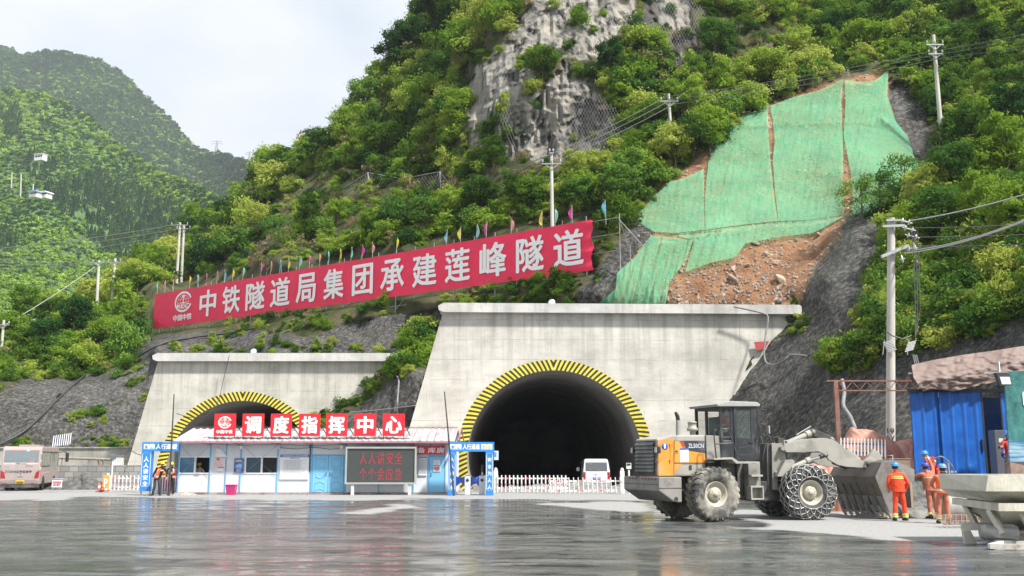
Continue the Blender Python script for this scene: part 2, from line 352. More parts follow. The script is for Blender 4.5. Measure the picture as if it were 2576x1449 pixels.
ROCK = [[(1262,88),(1335,15),(1370,-60),(1610,-60),(1600,20),(1578,100),(1515,140),(1419,150),(1330,120)], [(1262,110),(1300,105),(1345,140),(1350,190),(1390,190),(1420,150),(1460,200),(1490,215),(1510,280),(1550,280),(1550,392),(1440,396),(1356,402),(1180,400),(1174,249),(1205,175)],
  [(1660,-40),(1760,-40),(1740,60),(1700,85),(1650,60)], [(1180,440),(1240,430),(1250,500),(1190,520)], [(1565,300),(1610,290),(1610,370),(1560,370)]]
ROCKD = [[(1640,-60),(1660,-60),(1660,100),(1600,80)],[(1440,240),(1560,280),(1580,390),(1440,400)],[(2390,690),(2480,660),(2560,720),(2500,760),(2400,740)],[(1700,90),(1760,80),(1770,200),(1700,180)],[(2100,150),(2130,100),(2140,200)]]
SHOT = [[(-800,1330),(-800,975),(0,989),(66,948),(117,958),(219,944),(300,905),(390,850),(508,836),(664,829),(781,846),(900,805),(1000,790),(1125,775),(1125,850),(1060,880),(1000,900),(420,905),(400,930),(330,1330)],
  [(1075,925),(1000,945),(930,1000),(870,1040),(830,1090),(820,1330),(1060,1330)],
  [(2150,555),(2060,650),(2005,775),(1940,830),(1900,900),(1840,1000),(1760,1120),(1700,1330),(3400,1330),(3400,800),(2576,800),(2450,850),(2330,885),(2250,900),(2215,890),(2190,940),(2090,930),(2090,890),(2170,850),(2160,770),(2190,680),(2230,600),(2210,560)],
  [(1425,775),(1480,705),(1560,600),(1612,545),(1650,600),(1600,640),(1560,700),(1540,775)],
  [(2240,215),(2275,200),(2330,300),(2370,400),(2370,450),(2310,420),(2240,320)], [(2130,540),(2170,530),(2210,560),(2180,600),(2110,600)]]
SOIL = [[(1604,540),(1700,440),(1790,370),(1930,262),(2120,197),(2232,180),(2262,300),(2340,380),(2335,420),(2290,400),(2300,440),(2140,560),(2060,655),(2002,778),(1480,778),(1560,690),(1600,640)]]
GRASS = [[(640,540),(800,440),(1150,440),(1180,520),(1100,560),(800,640),(600,690)], [(1560,20),(1900,60),(2100,100),(1960,220),(1700,200)],[(1250,390),(1400,400),(1400,520),(1200,520)],[(1380,170),(1500,120),(1520,330),(1400,260)]]
RIDGE = [(-800,850),(-100,850),(0,868),(80,840),(150,800),(230,745),(300,700),(400,640),(480,562),(560,512),(600,484),(650,424),(700,402),(780,390),(850,345),(905,288),(940,222),(955,190),(1000,140),(1050,65),(1095,0),(1150,-80),(1230,-200),(1400,-420),(3500,-420)]
def zone(px, py, polys, w=7, s=40.0, seed=3):
 n1_ = fbm(px/s, py/s, o=3, seed=seed)*w*2; n2_ = fbm(px/s+50, py/s+9, o=3, seed=seed+1)*w*2
 r = np.zeros(np.shape(px), bool)
 for q in polys: r |= inpoly(px+n1_, py+n2_, q)
 return r.astype(float)
def hill_zones(px, py):
 rock = zone(px, py, ROCK, 8); rd = zone(px, py, ROCKD, 7); shot = zone(px, py, SHOT, 4); soil = zone(px, py, SOIL, 3)
 shot = shot*(1-soil*0); soil = soil*(1-shot)
 return rock, rd, shot, soil
def hill_depth(px, py):
 px = np.asarray(px, float); py = np.asarray(py, float)
 Y = hill_base(px, py); rock, rd, shot, soil = hill_zones(px, py)
 veg = 1-np.clip(rock+rd+shot+soil, 0, 1)
 n = veg*.016*fbm(px/90, py/70, o=4, seed=21)
 n = n+(rock+rd)*(.02*fbm(px/26, py/110, o=5, seed=22)+.016*np.abs(fbm(px/11, py/50, o=4, seed=23))+.01*np.abs(fbm(px/40+py/60, py/16, o=3, seed=29)))
 n = n+shot*(.0045*fbm(px/45, py/45, o=5, seed=24)) + soil*(.003*fbm(px/30, py/24, o=5, seed=25))
 Y = Y*(1+n)
 bx0, by0, bx1, by1 = -35.6, 100.0, 5.75, 68.0; rx_, ry_, _ = ray(px, py); k = (by1-by0)/(bx1-bx0); Yb = (by0-k*bx0)/(1-k*(rx_/ry_))
 bot = np.interp(px, [383, 1490], [827, 680]); inside = (px > 376) & (px < 1500)
 lim = np.where(py < bot, Yb+1.9, Yb+1.9-(py-bot)*.17); return np.where(inside & (py < bot+32), np.maximum(Y, lim), Y)
def mat_hill():
 m, N, L, b = newmat('hillside_ground'); tc = N.new('ShaderNodeTexCoord')
 def noise(scale, st=(1, 1, 1), det=8, rough=.6, dist=0):
  mp = N.new('ShaderNodeMapping'); mp.inputs['Scale'].default_value = st; L.new(tc.outputs['Object'], mp.inputs[0])
  n = N.new('ShaderNodeTexNoise'); n.inputs['Scale'].default_value = scale; n.inputs['Detail'].default_value = det; n.inputs['Roughness'].default_value = rough; n.inputs['Distortion'].default_value = dist; L.new(mp.outputs[0], n.inputs[0]); return n.outputs['Fac']
 def ramp(x, *st):
  r = N.new('ShaderNodeValToRGB'); e = r.color_ramp.elements
  while len(e) < len(st): e.new(.5)
  for i, (p, c) in enumerate(st): e[i].position = p; e[i].color = c+(1,)
  L.new(x, r.inputs[0]); return r.outputs[0]
 def mixc(f, a, c):
  q = N.new('ShaderNodeMix'); q.data_type = 'RGBA'; L.new(f, q.inputs['Factor']); L.new(a, q.inputs['A']); L.new(c, q.inputs['B']); return q.outputs['Result']
 def att(n):
  a = N.new('ShaderNodeAttribute'); a.attribute_name = n; return a.outputs['Fac']
 earth = ramp(noise(.35), (.35, (.04, .055, .02)), (.5, (.09, .1, .04)), (.65, (.17, .14, .08)))
 vert = noise(.55, (1, 1, .16), 9, .68, .8); blk = noise(.9, (1, 1, .6), 9, .7, .4)
 rock = mixc(ramp(blk, (.4, (0, 0, 0)), (.6, (1, 1, 1))), ramp(vert, (.40, (.05, .052, .05)), (.46, (.22, .215, .2)), (.62, (.46, .44, .39))), ramp(vert, (.38, (.1, .1, .095)), (.48, (.34, .32, .28)), (.62, (.52, .47, .39))))
 rockd = ramp(vert, (.38, (.05, .05, .045)), (.55, (.15, .145, .13)), (.68, (.32, .3, .27)))
 sfine = noise(3.5, (1, 1, 1), 10, .72, .3); sbig = noise(.22, (1, 1, .8), 7, .6, 1.2)
 shot = mixc(ramp(sbig, (.42, (0, 0, 0)), (.62, (1, 1, 1))), ramp(sfine, (.36, (.028, .028, .027)), (.5, (.085, .083, .078)), (.64, (.23, .225, .21))), ramp(sfine, (.36, (.06, .06, .057)), (.5, (.14, .137, .13)), (.66, (.34, .33, .31))))
 moss = mixc(ramp(noise(.5, (1, 1, 1), 8, .7, .8), (.56, (0, 0, 0)), (.66, (.6, .6, .6))), shot, ramp(sfine, (.4, (.03, .04, .012)), (.6, (.1, .11, .04))))
 soil = mixc(ramp(noise(1.1, (1, 1, 1), 10, .75), (.54, (0, 0, 0)), (.64, (1, 1, 1))), ramp(noise(.5), (.35, (.25, .115, .055)), (.6, (.48, .27, .15))), ramp(noise(4), (.4, (.34, .25, .18)), (.6, (.68, .6, .5))))
 c = mixc(att('rock'), earth, rock); c = mixc(att('rockd'), c, rockd); c = mixc(att('shot'), c, moss); c = mixc(att('soil'), c, soil)
 L.new(c, b.inputs['Base Color']); b.inputs['Roughness'].default_value = .92; b.inputs['Specular IOR Level'].default_value = .2
 hh = N.new('ShaderNodeMath'); hh.operation = 'MULTIPLY_ADD'; L.new(noise(4, (1, 1, .7), 10, .82), hh.inputs[0]); hh.inputs[1].default_value = 1.0; L.new(noise(.8, (1, 1, .35), 10, .78, .6), hh.inputs[2])
 bp = N.new('ShaderNodeBump'); bp.inputs['Strength'].default_value = .9; bp.inputs['Distance'].default_value = .45; L.new(hh.outputs[0], bp.inputs['Height']); L.new(bp.outputs[0], b.inputs['Normal'])
 return m
hpx = np.arange(-800, 3500.1, 8.0); nv = 190; vv = np.linspace(0, 1, nv)**1.0
HR = pl(RIDGE, hpx)+fbm(hpx/40, hpx*0, o=3, seed=9)*5
HPX = np.repeat(hpx[None], nv, 0); HPY = HR[None]+(1335-HR[None])*vv[:, None]
HY = hill_depth(HPX, HPY); rx, ry, rz = ray(HPX, HPY); HV = np.stack([rx*HY/ry, HY, CAMH+rz*HY/ry], -1)
back = [HV[0]+np.array(d, float) for d in ((0, 120, -110), (0, 70, -48), (0, 30, -12), (0, 10, -1))]
HVa = np.concatenate([np.stack(back), HV], 0); zs = hill_zones(HPX, HPY); zs = [np.concatenate([np.zeros((4, len(hpx))), z], 0) for z in zs]
keep = np.ones(HVa.shape[:2], bool)
keep[4:][inpoly(HPX, HPY, [(1118, 782), (1935, 785), (1840, 905), (1775, 1000), (1715, 1120), (1700, 1400), (1000, 1400), (1035, 1075)])] = False
keep[4:][inpoly(HPX, HPY, [(410, 905), (930, 905), (840, 985), (770, 1040), (770, 1400), (330, 1400), (340, 1130)])] = False
hme = grid_mesh('hillside', HVa.reshape(-1, 3), len(hpx), nv+4, mat_hill(), {'rock': zs[0], 'rockd': zs[1], 'shot': zs[2], 'soil': zs[3]}, keep=keep.ravel())
_rk = (zs[0]+zs[1]).ravel() > .5; _lv = np.empty(len(hme.loops), np.int32); hme.loops.foreach_get('vertex_index', _lv); hme.polygons.foreach_set('use_smooth', ~_rk[_lv.reshape(-1, 4)].any(1))
tag(link('hillside', hme), kind='structure')
# ============================================================ FAR MOUNTAINS
def air():
 m, N, L, b = newmat('haze'); N.remove(b); v = N.new('ShaderNodeVolumePrincipled'); v.inputs['Color'].default_value = (.86, .93, 1, 1); v.inputs['Density'].default_value = .00017; v.inputs['Anisotropy'].default_value = .2; L.new(v.outputs[0], N['Material Output'].inputs['Volume'])
 mb = MB(); mb.box(-1800, 1500, -60, 2700, -1, 700); tag(mb.build('haze', m), kind='stuff')
air()
def mat_far():
 m, N, L, b = newmat('far_slope'); tc = N.new('ShaderNodeTexCoord')
 n = N.new('ShaderNodeTexNoise'); n.inputs['Scale'].default_value = .02; n.inputs['Detail'].default_value = 10; n.inputs['Roughness'].default_value = .65; L.new(tc.outputs['Object'], n.inputs[0])
 r = N.new('ShaderNodeValToRGB'); e = r.color_ramp.elements; e[0].position = .36; e[0].color = (.03, .07, .022, 1); e[1].position = .6; e[1].color = (.08, .16, .035, 1); e2 = e.new(.74); e2.color = (.13, .22, .05, 1)
 L.new(n.outputs['Fac'], r.inputs[0]); L.new(r.outputs[0], b.inputs['Base Color']); b.inputs['Roughness'].default_value = .95
 return m
FAR_M = mat_far()
SIL_A = [(-900,60),(-400,95),(-100,112),(0,118),(50,133),(81,137),(110,129),(152,127),(200,140),(255,154),(304,181),(336,213),(380,257),(434,303),(466,346),(499,376),(540,386),(575,390),(618,403),(651,425),(700,470),(900,640),(1100,760)]
SIL_B = [(-900,150),(-300,200),(0,225),(60,228),(108,232),(160,255),(228,297),(304,365),(380,420),(440,446),(488,463),(530,482),(564,502),(650,580),(800,720),(1100,900)]
def depth_A(px, py):
 r = pl(SIL_A, px); top = pl([(-900,1700),(0,1450),(300,1400),(500,1250),(650,1000),(1100,800)], px); t = np.clip((py-r)/520, 0, 1.3)
 Y = top*(1-t)+560*t
 return Y*(1+.035*fbm(px/130, py/130, o=4, seed=31)+.03*np.abs(fbm(px/60+py/200, py/220, o=3, seed=33)))
def depth_B(px, py):
 r = pl(SIL_B, px); top = pl([(-900,900),(0,800),(228,740),(488,560),(650,420),(1100,300)], px); t = np.clip((py-r)/600, 0, 1.3)
 Y = top*(1-t)+215*t
 return Y*(1+.04*fbm(px/120, py/110, o=4, seed=41)+.02*fbm(px/40, py/60, o=3, seed=43))
def far_mesh(name, sil, df, bot):
 x = np.arange(-900, 1100.1, 10.0); n = 90; v = np.linspace(0, 1, n); s = pl(sil, x)+fbm(x/30, x*0, o=3, seed=len(name))*3
 X = np.repeat(x[None], n, 0); Yp = s[None]+(np.full_like(s, bot) if False else np.maximum(np.minimum(bot, np.interp(x, [-900, 0, 300, 500, 650], [930, 930, 800, 640, 560])), s+40)[None]-s[None])*v[:, None]; D = df(X, Yp); a, b_, c = ray(X, Yp)
 V = np.stack([a*D/b_, D, CAMH+c*D/b_], -1); bk = [V[0]+np.array(d, float) for d in ((0, 900, -500), (0, 250, -70))]
 V = np.concatenate([np.stack(bk), V], 0); return tag(link(name, grid_mesh(name, V.reshape(-1, 3), len(x), n+2, FAR_M)), kind='structure')
far_mesh('far_mountain', SIL_A, depth_A, 900); far_mesh('near_mountain_slope', SIL_B, depth_B, 930)
# ============================================================ VEGETATION
def leafmat(name, cols, hue=.0, trans=.35, patch=.06, var=.35):
 m, N, L, b = newmat(name); N.remove(b); out = N['Material Output']
 geo = N.new('ShaderNodeNewGeometry'); oi = N.new('ShaderNodeObjectInfo')
 n = N.new('ShaderNodeTexNoise'); n.inputs['Scale'].default_value = patch; n.inputs['Detail'].default_value = 3; L.new(geo.outputs['Position'], n.inputs[0])
 ad = N.new('ShaderNodeMath'); ad.operation = 'MULTIPLY_ADD'; L.new(oi.outputs['Random'], ad.inputs[0]); ad.inputs[1].default_value = .5; ad.inputs[2].default_value = -.25
 a2 = N.new('ShaderNodeMath'); a2.operation = 'ADD'; L.new(n.outputs['Fac'], a2.inputs[0]); L.new(ad.outputs[0], a2.inputs[1])
 r = N.new('ShaderNodeValToRGB'); e = r.color_ramp.elements
 while len(e) < len(cols): e.new(.5)
 for i, (p, c) in enumerate(cols): e[i].position = p; e[i].color = tuple(c)+(1,)
 L.new(a2.outputs[0], r.inputs[0])
 at = N.new('ShaderNodeAttribute'); at.attribute_name = 'tone'
 hv = N.new('ShaderNodeHueSaturation'); mr = N.new('ShaderNodeMapRange'); mr.inputs[3].default_value = 1-var; mr.inputs[4].default_value = 1+var; L.new(at.outputs['Fac'], mr.inputs[0]); L.new(mr.outputs[0], hv.inputs['Value']); L.new(r.outputs[0], hv.inputs['Color'])
 d = N.new('ShaderNodeBsdfDiffuse'); t = N.new('ShaderNodeBsdfTranslucent'); mx = N.new('ShaderNodeMixShader'); mx.inputs[0].default_value = trans
 L.new(hv.outputs[0], d.inputs[0]); L.new(hv.outputs[0], t.inputs[0]); L.new(d.outputs[0], mx.inputs[1]); L.new(t.outputs[0], mx.inputs[2]); L.new(mx.outputs[0], out.inputs[0]); return m
LEAF = leafmat('leaf', [(.26, (.06, .125, .018)), (.4, (.14, .25, .03)), (.54, (.255, .38, .045)), (.74, (.41, .47, .1))], trans=.5, var=.25)
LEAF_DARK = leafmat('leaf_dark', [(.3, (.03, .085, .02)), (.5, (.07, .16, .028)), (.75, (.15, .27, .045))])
LEAF_DRY = leafmat('leaf_dry', [(.3, (.14, .14, .06)), (.5, (.23, .21, .1)), (.7, (.3, .22, .13))], trans=.2)
LEAF_FAR = leafmat('leaf_far', [(.34, (.06, .14, .034)), (.46, (.15, .28, .045)), (.58, (.25, .4, .055)), (.74, (.33, .47, .08))], patch=.009, trans=.2)
LEAF_FARD = leafmat('leaf_far_dark', [(.34, (.03, .075, .035)), (.5, (.05, .11, .04)), (.7, (.08, .15, .05))], patch=.009, trans=.2)
BARK = mat('bark', (.09, .07, .05), .9, var=.3, scale=6, bump=.5)
TWIG = mat('dry_twig', (.17, .13, .1), .9, var=.3)
def leaf_mesh(name, C, S, rng, matl, size=.25, up=.35, asp=.5, tone=None, droop=0):
 """C: leaf centres (n,3); S: outward directions"""
 n = len(C); nr = S+rng.normal(size=(n, 3))*.75+np.array([0, 0, up]); nr /= np.linalg.norm(nr, axis=1)[:, None]+1e-9
 t = rng.normal(size=(n, 3)); t[:, 2] -= droop; t -= nr*(t*nr).sum(1)[:, None]; t /= np.linalg.norm(t, axis=1)[:, None]+1e-9; b = np.cross(nr, t)
 s = (size*(.6+.8*rng.random(n)))[:, None]
 V = np.stack([C-t*s, C+b*s*asp, C+t*s, C-b*s*asp], 1).reshape(-1, 3); V = V.astype(np.float32)
 me = bpy.data.meshes.new(name); me.vertices.add(4*n); me.vertices.foreach_set('co', V.ravel()); me.loops.add(4*n); me.loops.foreach_set('vertex_index', np.arange(4*n, dtype=np.int32))
 me.polygons.add(n); me.polygons.foreach_set('loop_start', np.arange(n, dtype=np.int32)*4); me.polygons.foreach_set('loop_total', np.full(n, 4, np.int32)); me.update(calc_edges=True)
 if tone is None: tone = rng.random(n)
 a = me.attributes.new('tone', 'FLOAT', 'POINT'); a.data.foreach_set('value', np.repeat(tone, 4).astype(np.float32)); me.materials.append(matl); return me
def clumps(rng, k, R, H, base=0.15):
 """sub-clump centres in a dome of radius R height H"""
 out = []
 for i in range(k):
  a = rng.random()*2*math.pi; r = R*math.sqrt(rng.random())*.72; z = H*(base+(1-base)*rng.random())*(1-.45*(r/R)**2)
  out.append((r*math.cos(a), r*math.sin(a), z, (.22+.2*rng.random())*R))
 return out
def clump_leaves(rng, cl, per):
 C = []; S = []; T = []
 for (x, y, z, r) in cl:
  n = int(per); d = rng.normal(size=(n, 3)); d /= np.linalg.norm(d, axis=1)[:, None]; rr = r*(.45+.6*rng.random(n)**.6); rr = np.where(rng.random(n) < .16, r*(1+.8*rng.random(n)**1.5), rr)
  d2 = d*np.array([1.15, 1.15, .7]); C.append(np.array([x, y, z])+d2*rr[:, None]); S.append(d); T.append(np.clip(rng.random(n)*.5+rng.random()*.5, 0, 1))
 return np.concatenate(C), np.concatenate(S), np.concatenate(T)
def proto_bush(name, seed, k=9, per=130, R=1.3, H=1.7, size=.13, m=LEAF, up=.35, asp=.5, droop=0):
 rng = np.random.default_rng(seed); C, S, T = clump_leaves(rng, clumps(rng, k, R, H), per)
 C[:, 2] = np.abs(C[:, 2]); return leaf_mesh(name, C, S, rng, m, size, up, asp, T, droop)
def proto_grass(name, seed, n=160, m=LEAF_DRY, h=.7):
 rng = np.random.default_rng(seed); a = rng.random(n)*6.28; r = rng.random(n)**.7*.9; x = r*np.cos(a); y = r*np.sin(a); lx = rng.normal(size=n)*.25; ly = rng.normal(size=n)*.25; hh = h*(.5+rng.random(n)*.8); w = .02
 B = np.stack([x, y, x*0], 1); T = np.stack([x+lx, y+ly, hh], 1); W = np.stack([np.cos(a+1)*w, np.sin(a+1)*w, a*0], 1); M_ = (B+T)/2+np.stack([x*0, x*0, hh*.12], 1)
 V = np.stack([B-W, B+W, M_+W, M_-W, T+W*.2, T-W*.2], 1).reshape(-1, 3); me = bpy.data.meshes.new(name); f = []
 for i in range(n): f += [(6*i, 6*i+1, 6*i+2, 6*i+3), (6*i+3, 6*i+2, 6*i+4, 6*i+5)]
 me.from_pydata(V.tolist(), [], f); at = me.attributes.new('tone', 'FLOAT', 'POINT'); at.data.foreach_set('value', np.repeat(rng.random(n), 6).astype(np.float32)); me.materials.append(m); return me
def proto_blob(name, seed, n=170, R=1.0, H=1.1, m=LEAF_FAR, conifer=False, size=.22):
 rng = np.random.default_rng(seed)
 if conifer:
  z = rng.random(n)**1.3*3.2; a = rng.random(n)*6.28; r = (1-z/3.3)*.75*(.6+.4*rng.random(n)); C = np.stack([r*np.cos(a), r*np.sin(a), z], 1); S = np.stack([np.cos(a), np.sin(a), a*0+.4], 1)
  return leaf_mesh(name, C, S, rng, m, size, .3, .55, .3+.4*rng.random(n))
 C, S, T = clump_leaves(rng, clumps(rng, 6, R, H, .2), n//6); return leaf_mesh(name, C, S, rng, m, size, .5, .7, T)
def hidden_collection(name, meshes):
 c = bpy.data.collections.new(name)
 for i, me in enumerate(meshes): c.objects.link(bpy.data.objects.new('%s_%02d' % (name, i), me))
 return c
def scatter(name, pts, scl, rot, idx, coll, kind='stuff', label=None):
 me = bpy.data.meshes.new(name); me.vertices.add(len(pts)); me.vertices.foreach_set('co', np.asarray(pts, np.float32).ravel())
 a = me.attributes.new('scl', 'FLOAT_VECTOR', 'POINT'); s = np.asarray(scl, float); s = np.repeat(s[:, None], 3, 1) if s.ndim == 1 else s; a.data.foreach_set('vector', s.astype(np.float32).ravel())
 a = me.attributes.new('rot', 'FLOAT_VECTOR', 'POINT'); a.data.foreach_set('vector', np.asarray(rot, np.float32).ravel())
 a = me.attributes.new('idx', 'INT', 'POINT'); a.data.foreach_set('value', np.asarray(idx, np.int32))
 o = link(name, me); ng = bpy.data.node_groups.new(name, 'GeometryNodeTree')
 ng.interface.new_socket('Geometry', in_out='INPUT', socket_type='NodeSocketGeometry'); ng.interface.new_socket('Geometry', in_out='OUTPUT', socket_type='NodeSocketGeometry')
 N = ng.nodes; L = ng.links; gi = N.new('NodeGroupInput'); go = N.new('NodeGroupOutput'); ip = N.new('GeometryNodeInstanceOnPoints'); ci = N.new('GeometryNodeCollectionInfo')
 ci.inputs['Collection'].default_value = coll; ci.inputs['Separate Children'].default_value = True; ci.inputs['Reset Children'].default_value = True
 def na(n, t):
  q = N.new('GeometryNodeInputNamedAttribute'); q.data_type = t; q.inputs['Name'].default_value = n; return q.outputs['Attribute']
 L.new(gi.outputs[0], ip.inputs['Points']); L.new(ci.outputs[0], ip.inputs['Instance']); ip.inputs['Pick Instance'].default_value = True
 L.new(na('idx', 'INT'), ip.inputs['Instance Index']); L.new(na('rot', 'FLOAT_VECTOR'), ip.inputs['Rotation']); L.new(na('scl', 'FLOAT_VECTOR'), ip.inputs['Scale']); L.new(ip.outputs[0], go.inputs[0])
 md = o.modifiers.new('scatter', 'NODES'); md.node_group = ng
 return tag(o, kind=kind, label=label)
def sample_px(n, x0, x1, y0, y1, seed):
 r = np.random.default_rng(seed); return r.random(n)*(x1-x0)+x0, r.random(n)*(y1-y0)+y0, r
def place(px, py, Y):
 a, b_, c = ray(px, py); return np.stack([a*Y/b_, Y, CAMH+c*Y/b_], -1)
NO_BUSH = [[(372, 725), (372, 880), (640, 860), (1130, 790), (1240, 772), (1500, 735), (1500, 545)], [(1118, 770), (2010, 770), (1880, 930), (1840, 1000), (1700, 1330), (1000, 1330), (1035, 1075)], [(400, 885), (1000, 885), (930, 985), (800, 1080), (780, 1330), (320, 1330), (340, 1130)]]
def veg_density(px, py):
 rock, rd, shot, soil = hill_zones(px, py)
 d = np.ones_like(px); d = np.where(rock > 0, .06, d); d = np.where(rd > 0, .25, d); d = np.where(shot > 0, .0, d); d = np.where(soil > 0, 0, d)
 for q in NO_BUSH: d = np.where(inpoly(px, py, q), 0, d)
 for (cx, cy, rx_, ry_, v) in ((2120, 900, 50, 40, 1), (2330, 690, 110, 90, .9), (225, 1050, 40, 24, 1), (345, 985, 34, 24, 1), (262, 1110, 60, 22, 1), (150, 905, 200, 45, .8), (340, 930, 60, 30, .5), (1065, 865, 60, 60, .9), (40, 1120, 30, 12, .8), (1650, 640, 30, 60, .0), (1440, 720, 60, 40, .5), (2480, 720, 110, 70, .9), (145, 1000, 12, 12, .6), (2010, 820, 30, 20, .6)):
  d = np.where(((px-cx)/rx_)**2+((py-cy)/ry_)**2+fbm(px/25, py/25, o=2, seed=77)*.5 < 1, np.maximum(d, v), d)
 return d
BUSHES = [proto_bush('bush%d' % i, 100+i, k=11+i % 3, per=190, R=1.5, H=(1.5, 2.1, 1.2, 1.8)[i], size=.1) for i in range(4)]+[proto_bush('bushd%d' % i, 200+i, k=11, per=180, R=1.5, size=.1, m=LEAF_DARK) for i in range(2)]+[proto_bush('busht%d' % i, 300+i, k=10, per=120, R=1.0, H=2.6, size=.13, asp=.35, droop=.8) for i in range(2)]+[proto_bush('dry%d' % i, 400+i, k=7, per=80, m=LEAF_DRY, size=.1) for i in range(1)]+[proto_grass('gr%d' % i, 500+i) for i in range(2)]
BCOLL = hidden_collection('bush_kinds', BUSHES)
def veg_clear(px, py):
 d = veg_density(px, py)
 for ox, oy in ((0, -34), (22, -14), (-22, -14), (0, 10)): d = np.minimum(d, veg_density(px+ox, py+oy)+.0)
 return d
def hill_scatter(name, n, seed, smin, smax, dark_p=.25, dry_p=.08, box=(-200, 2800, -300, 1330), dens=None):
 px, py, r = sample_px(n, *box, seed); ok = py > pl(RIDGE, px)+2; px = px[ok]; py = py[ok]
 d = veg_clear(px, py) if dens is None else dens(px, py); ok = r.random(len(px)) < d; px = px[ok]; py = py[ok]
 Y = hill_depth(px, py); pts = place(px, py, Y); pts[:, 2] -= .25; gr = zone(px, py, GRASS, 12) > 0
 m = len(px); u = r.random(m); v = fbm(px/120, py/100, o=3, seed=55)
 idx = r.integers(0, 4, m); idx = np.where(r.random(m) < .3, r.integers(6, 8, m), idx); idx = np.where(u < dark_p+.25*v+.25*(px > 2140)*(py > 400)+.35*((px > 960) & (px < 1200) & (py < 230)), r.integers(4, 6, m), idx)  # more dark-leaved bushes left of the cliff paint in that slope's shade
 w = r.random(m); idx = np.where(w < dry_p, 8, idx); idx = np.where(gr & (w < .5), r.integers(8, 11, m), idx)
 s = smin+(smax-smin)*r.random(m)**1.5; s = np.where(gr, s*.7, s)*np.clip(Y/85, .75, 1.6); sc = np.stack([s*(.9+.3*r.random(m)), s*(.9+.3*r.random(m)), s*(.6+.9*r.random(m)**1.5)], 1)
 rot = np.stack([r.normal(size=m)*.25+.15, r.normal(size=m)*.25, r.random(m)*6.28], 1); return scatter(name, pts, sc, rot, idx, BCOLL)
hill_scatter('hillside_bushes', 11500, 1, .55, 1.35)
def band(px, py):       # rank weeds along the top of the portals and the foot of the banner
 d = np.zeros_like(px)
 for q, v in (([(560, 800), (720, 775), (1000, 745), (1010, 790), (760, 835), (560, 850)], .5), ([(1120, 730), (1440, 690), (1460, 700), (1440, 772), (1120, 772)], .5), ([(420, 868), (1000, 868), (1000, 892), (420, 892)], .7), ([(1120, 752), (1440, 745), (1430, 772), (1120, 772)], .9), ([(950, 915), (1060, 800), (1110, 800), (1080, 920), (960, 985), (800, 1075), (770, 1060)], .55), ([(1500, 690), (1560, 660), (1490, 720)], .9), ([(2000, 795), (2040, 780), (2030, 840), (1950, 850)], .8), ([(0, 870), (300, 860), (380, 905), (200, 960), (0, 960)], .5)):
  d = np.where(inpoly(px, py, q), v, d)
 return d
hill_scatter('ledge_weeds', 26000, 2, .25, .6, .15, .12, dens=band)
def under(px, py): d = veg_density(px, py); return np.where(d > .5, 1, d*.8)
hill_scatter('hillside_undergrowth', 15000, 7, .22, .55, .12, .2, dens=under)
def tree_protos():
 out = []
 for i, (nm, m, H, R, k, sz, asp, dr) in enumerate((('leafy', LEAF, 4.2, 1.9, 17, .12, .5, 0), ('dark', LEAF_DARK, 4.6, 1.9, 19, .12, .5, 0), ('drooping', LEAF, 5.0, 1.8, 15, .15, .32, .9), ('sparse', LEAF_DARK, 4.4, 2.3, 13, .11, .4, .4), ('broad', LEAF, 3.4, 2.4, 18, .13, .55, 0))):
  rng = np.random.default_rng(900+i); tb = MB(); cl = []; tb.tube([(0, 0, -.6), (.05, .03, H*.25), (.12, -.05, H*.5), (.1, 0, H*.8)], [.1, .085, .06, .02], 7)
  for q in range(k):
   a = q*2.4+rng.random(); z = H*(.36+.62*(q/k)); rr = R*(.35+.6*rng.random())*(1-.55*abs(q/k-.35)); e = (rr*math.cos(a), rr*math.sin(a), z+.15*rr); tb.tube([(.08, 0, z*.72), (e[0]*.5, e[1]*.5, z*.9), e], [.035, .02, .008], 5); cl.append((e[0], e[1], e[2], R*(.22+.16*rng.random())))
  C, S, T = clump_leaves(rng, cl, 260 if nm != 'sparse' else 170); out.append((nm, tb.mesh('trunk', BARK), leaf_mesh('crown', C, S, rng, m, sz, .35, asp, T, dr), H))
 return out
TREES = tree_protos()
KD = {'leafy': 'leafy green tree', 'dark': 'dark green tree', 'drooping': 'drooping tree', 'sparse': 'thin dark tree', 'broad': 'broad yellowish tree'}
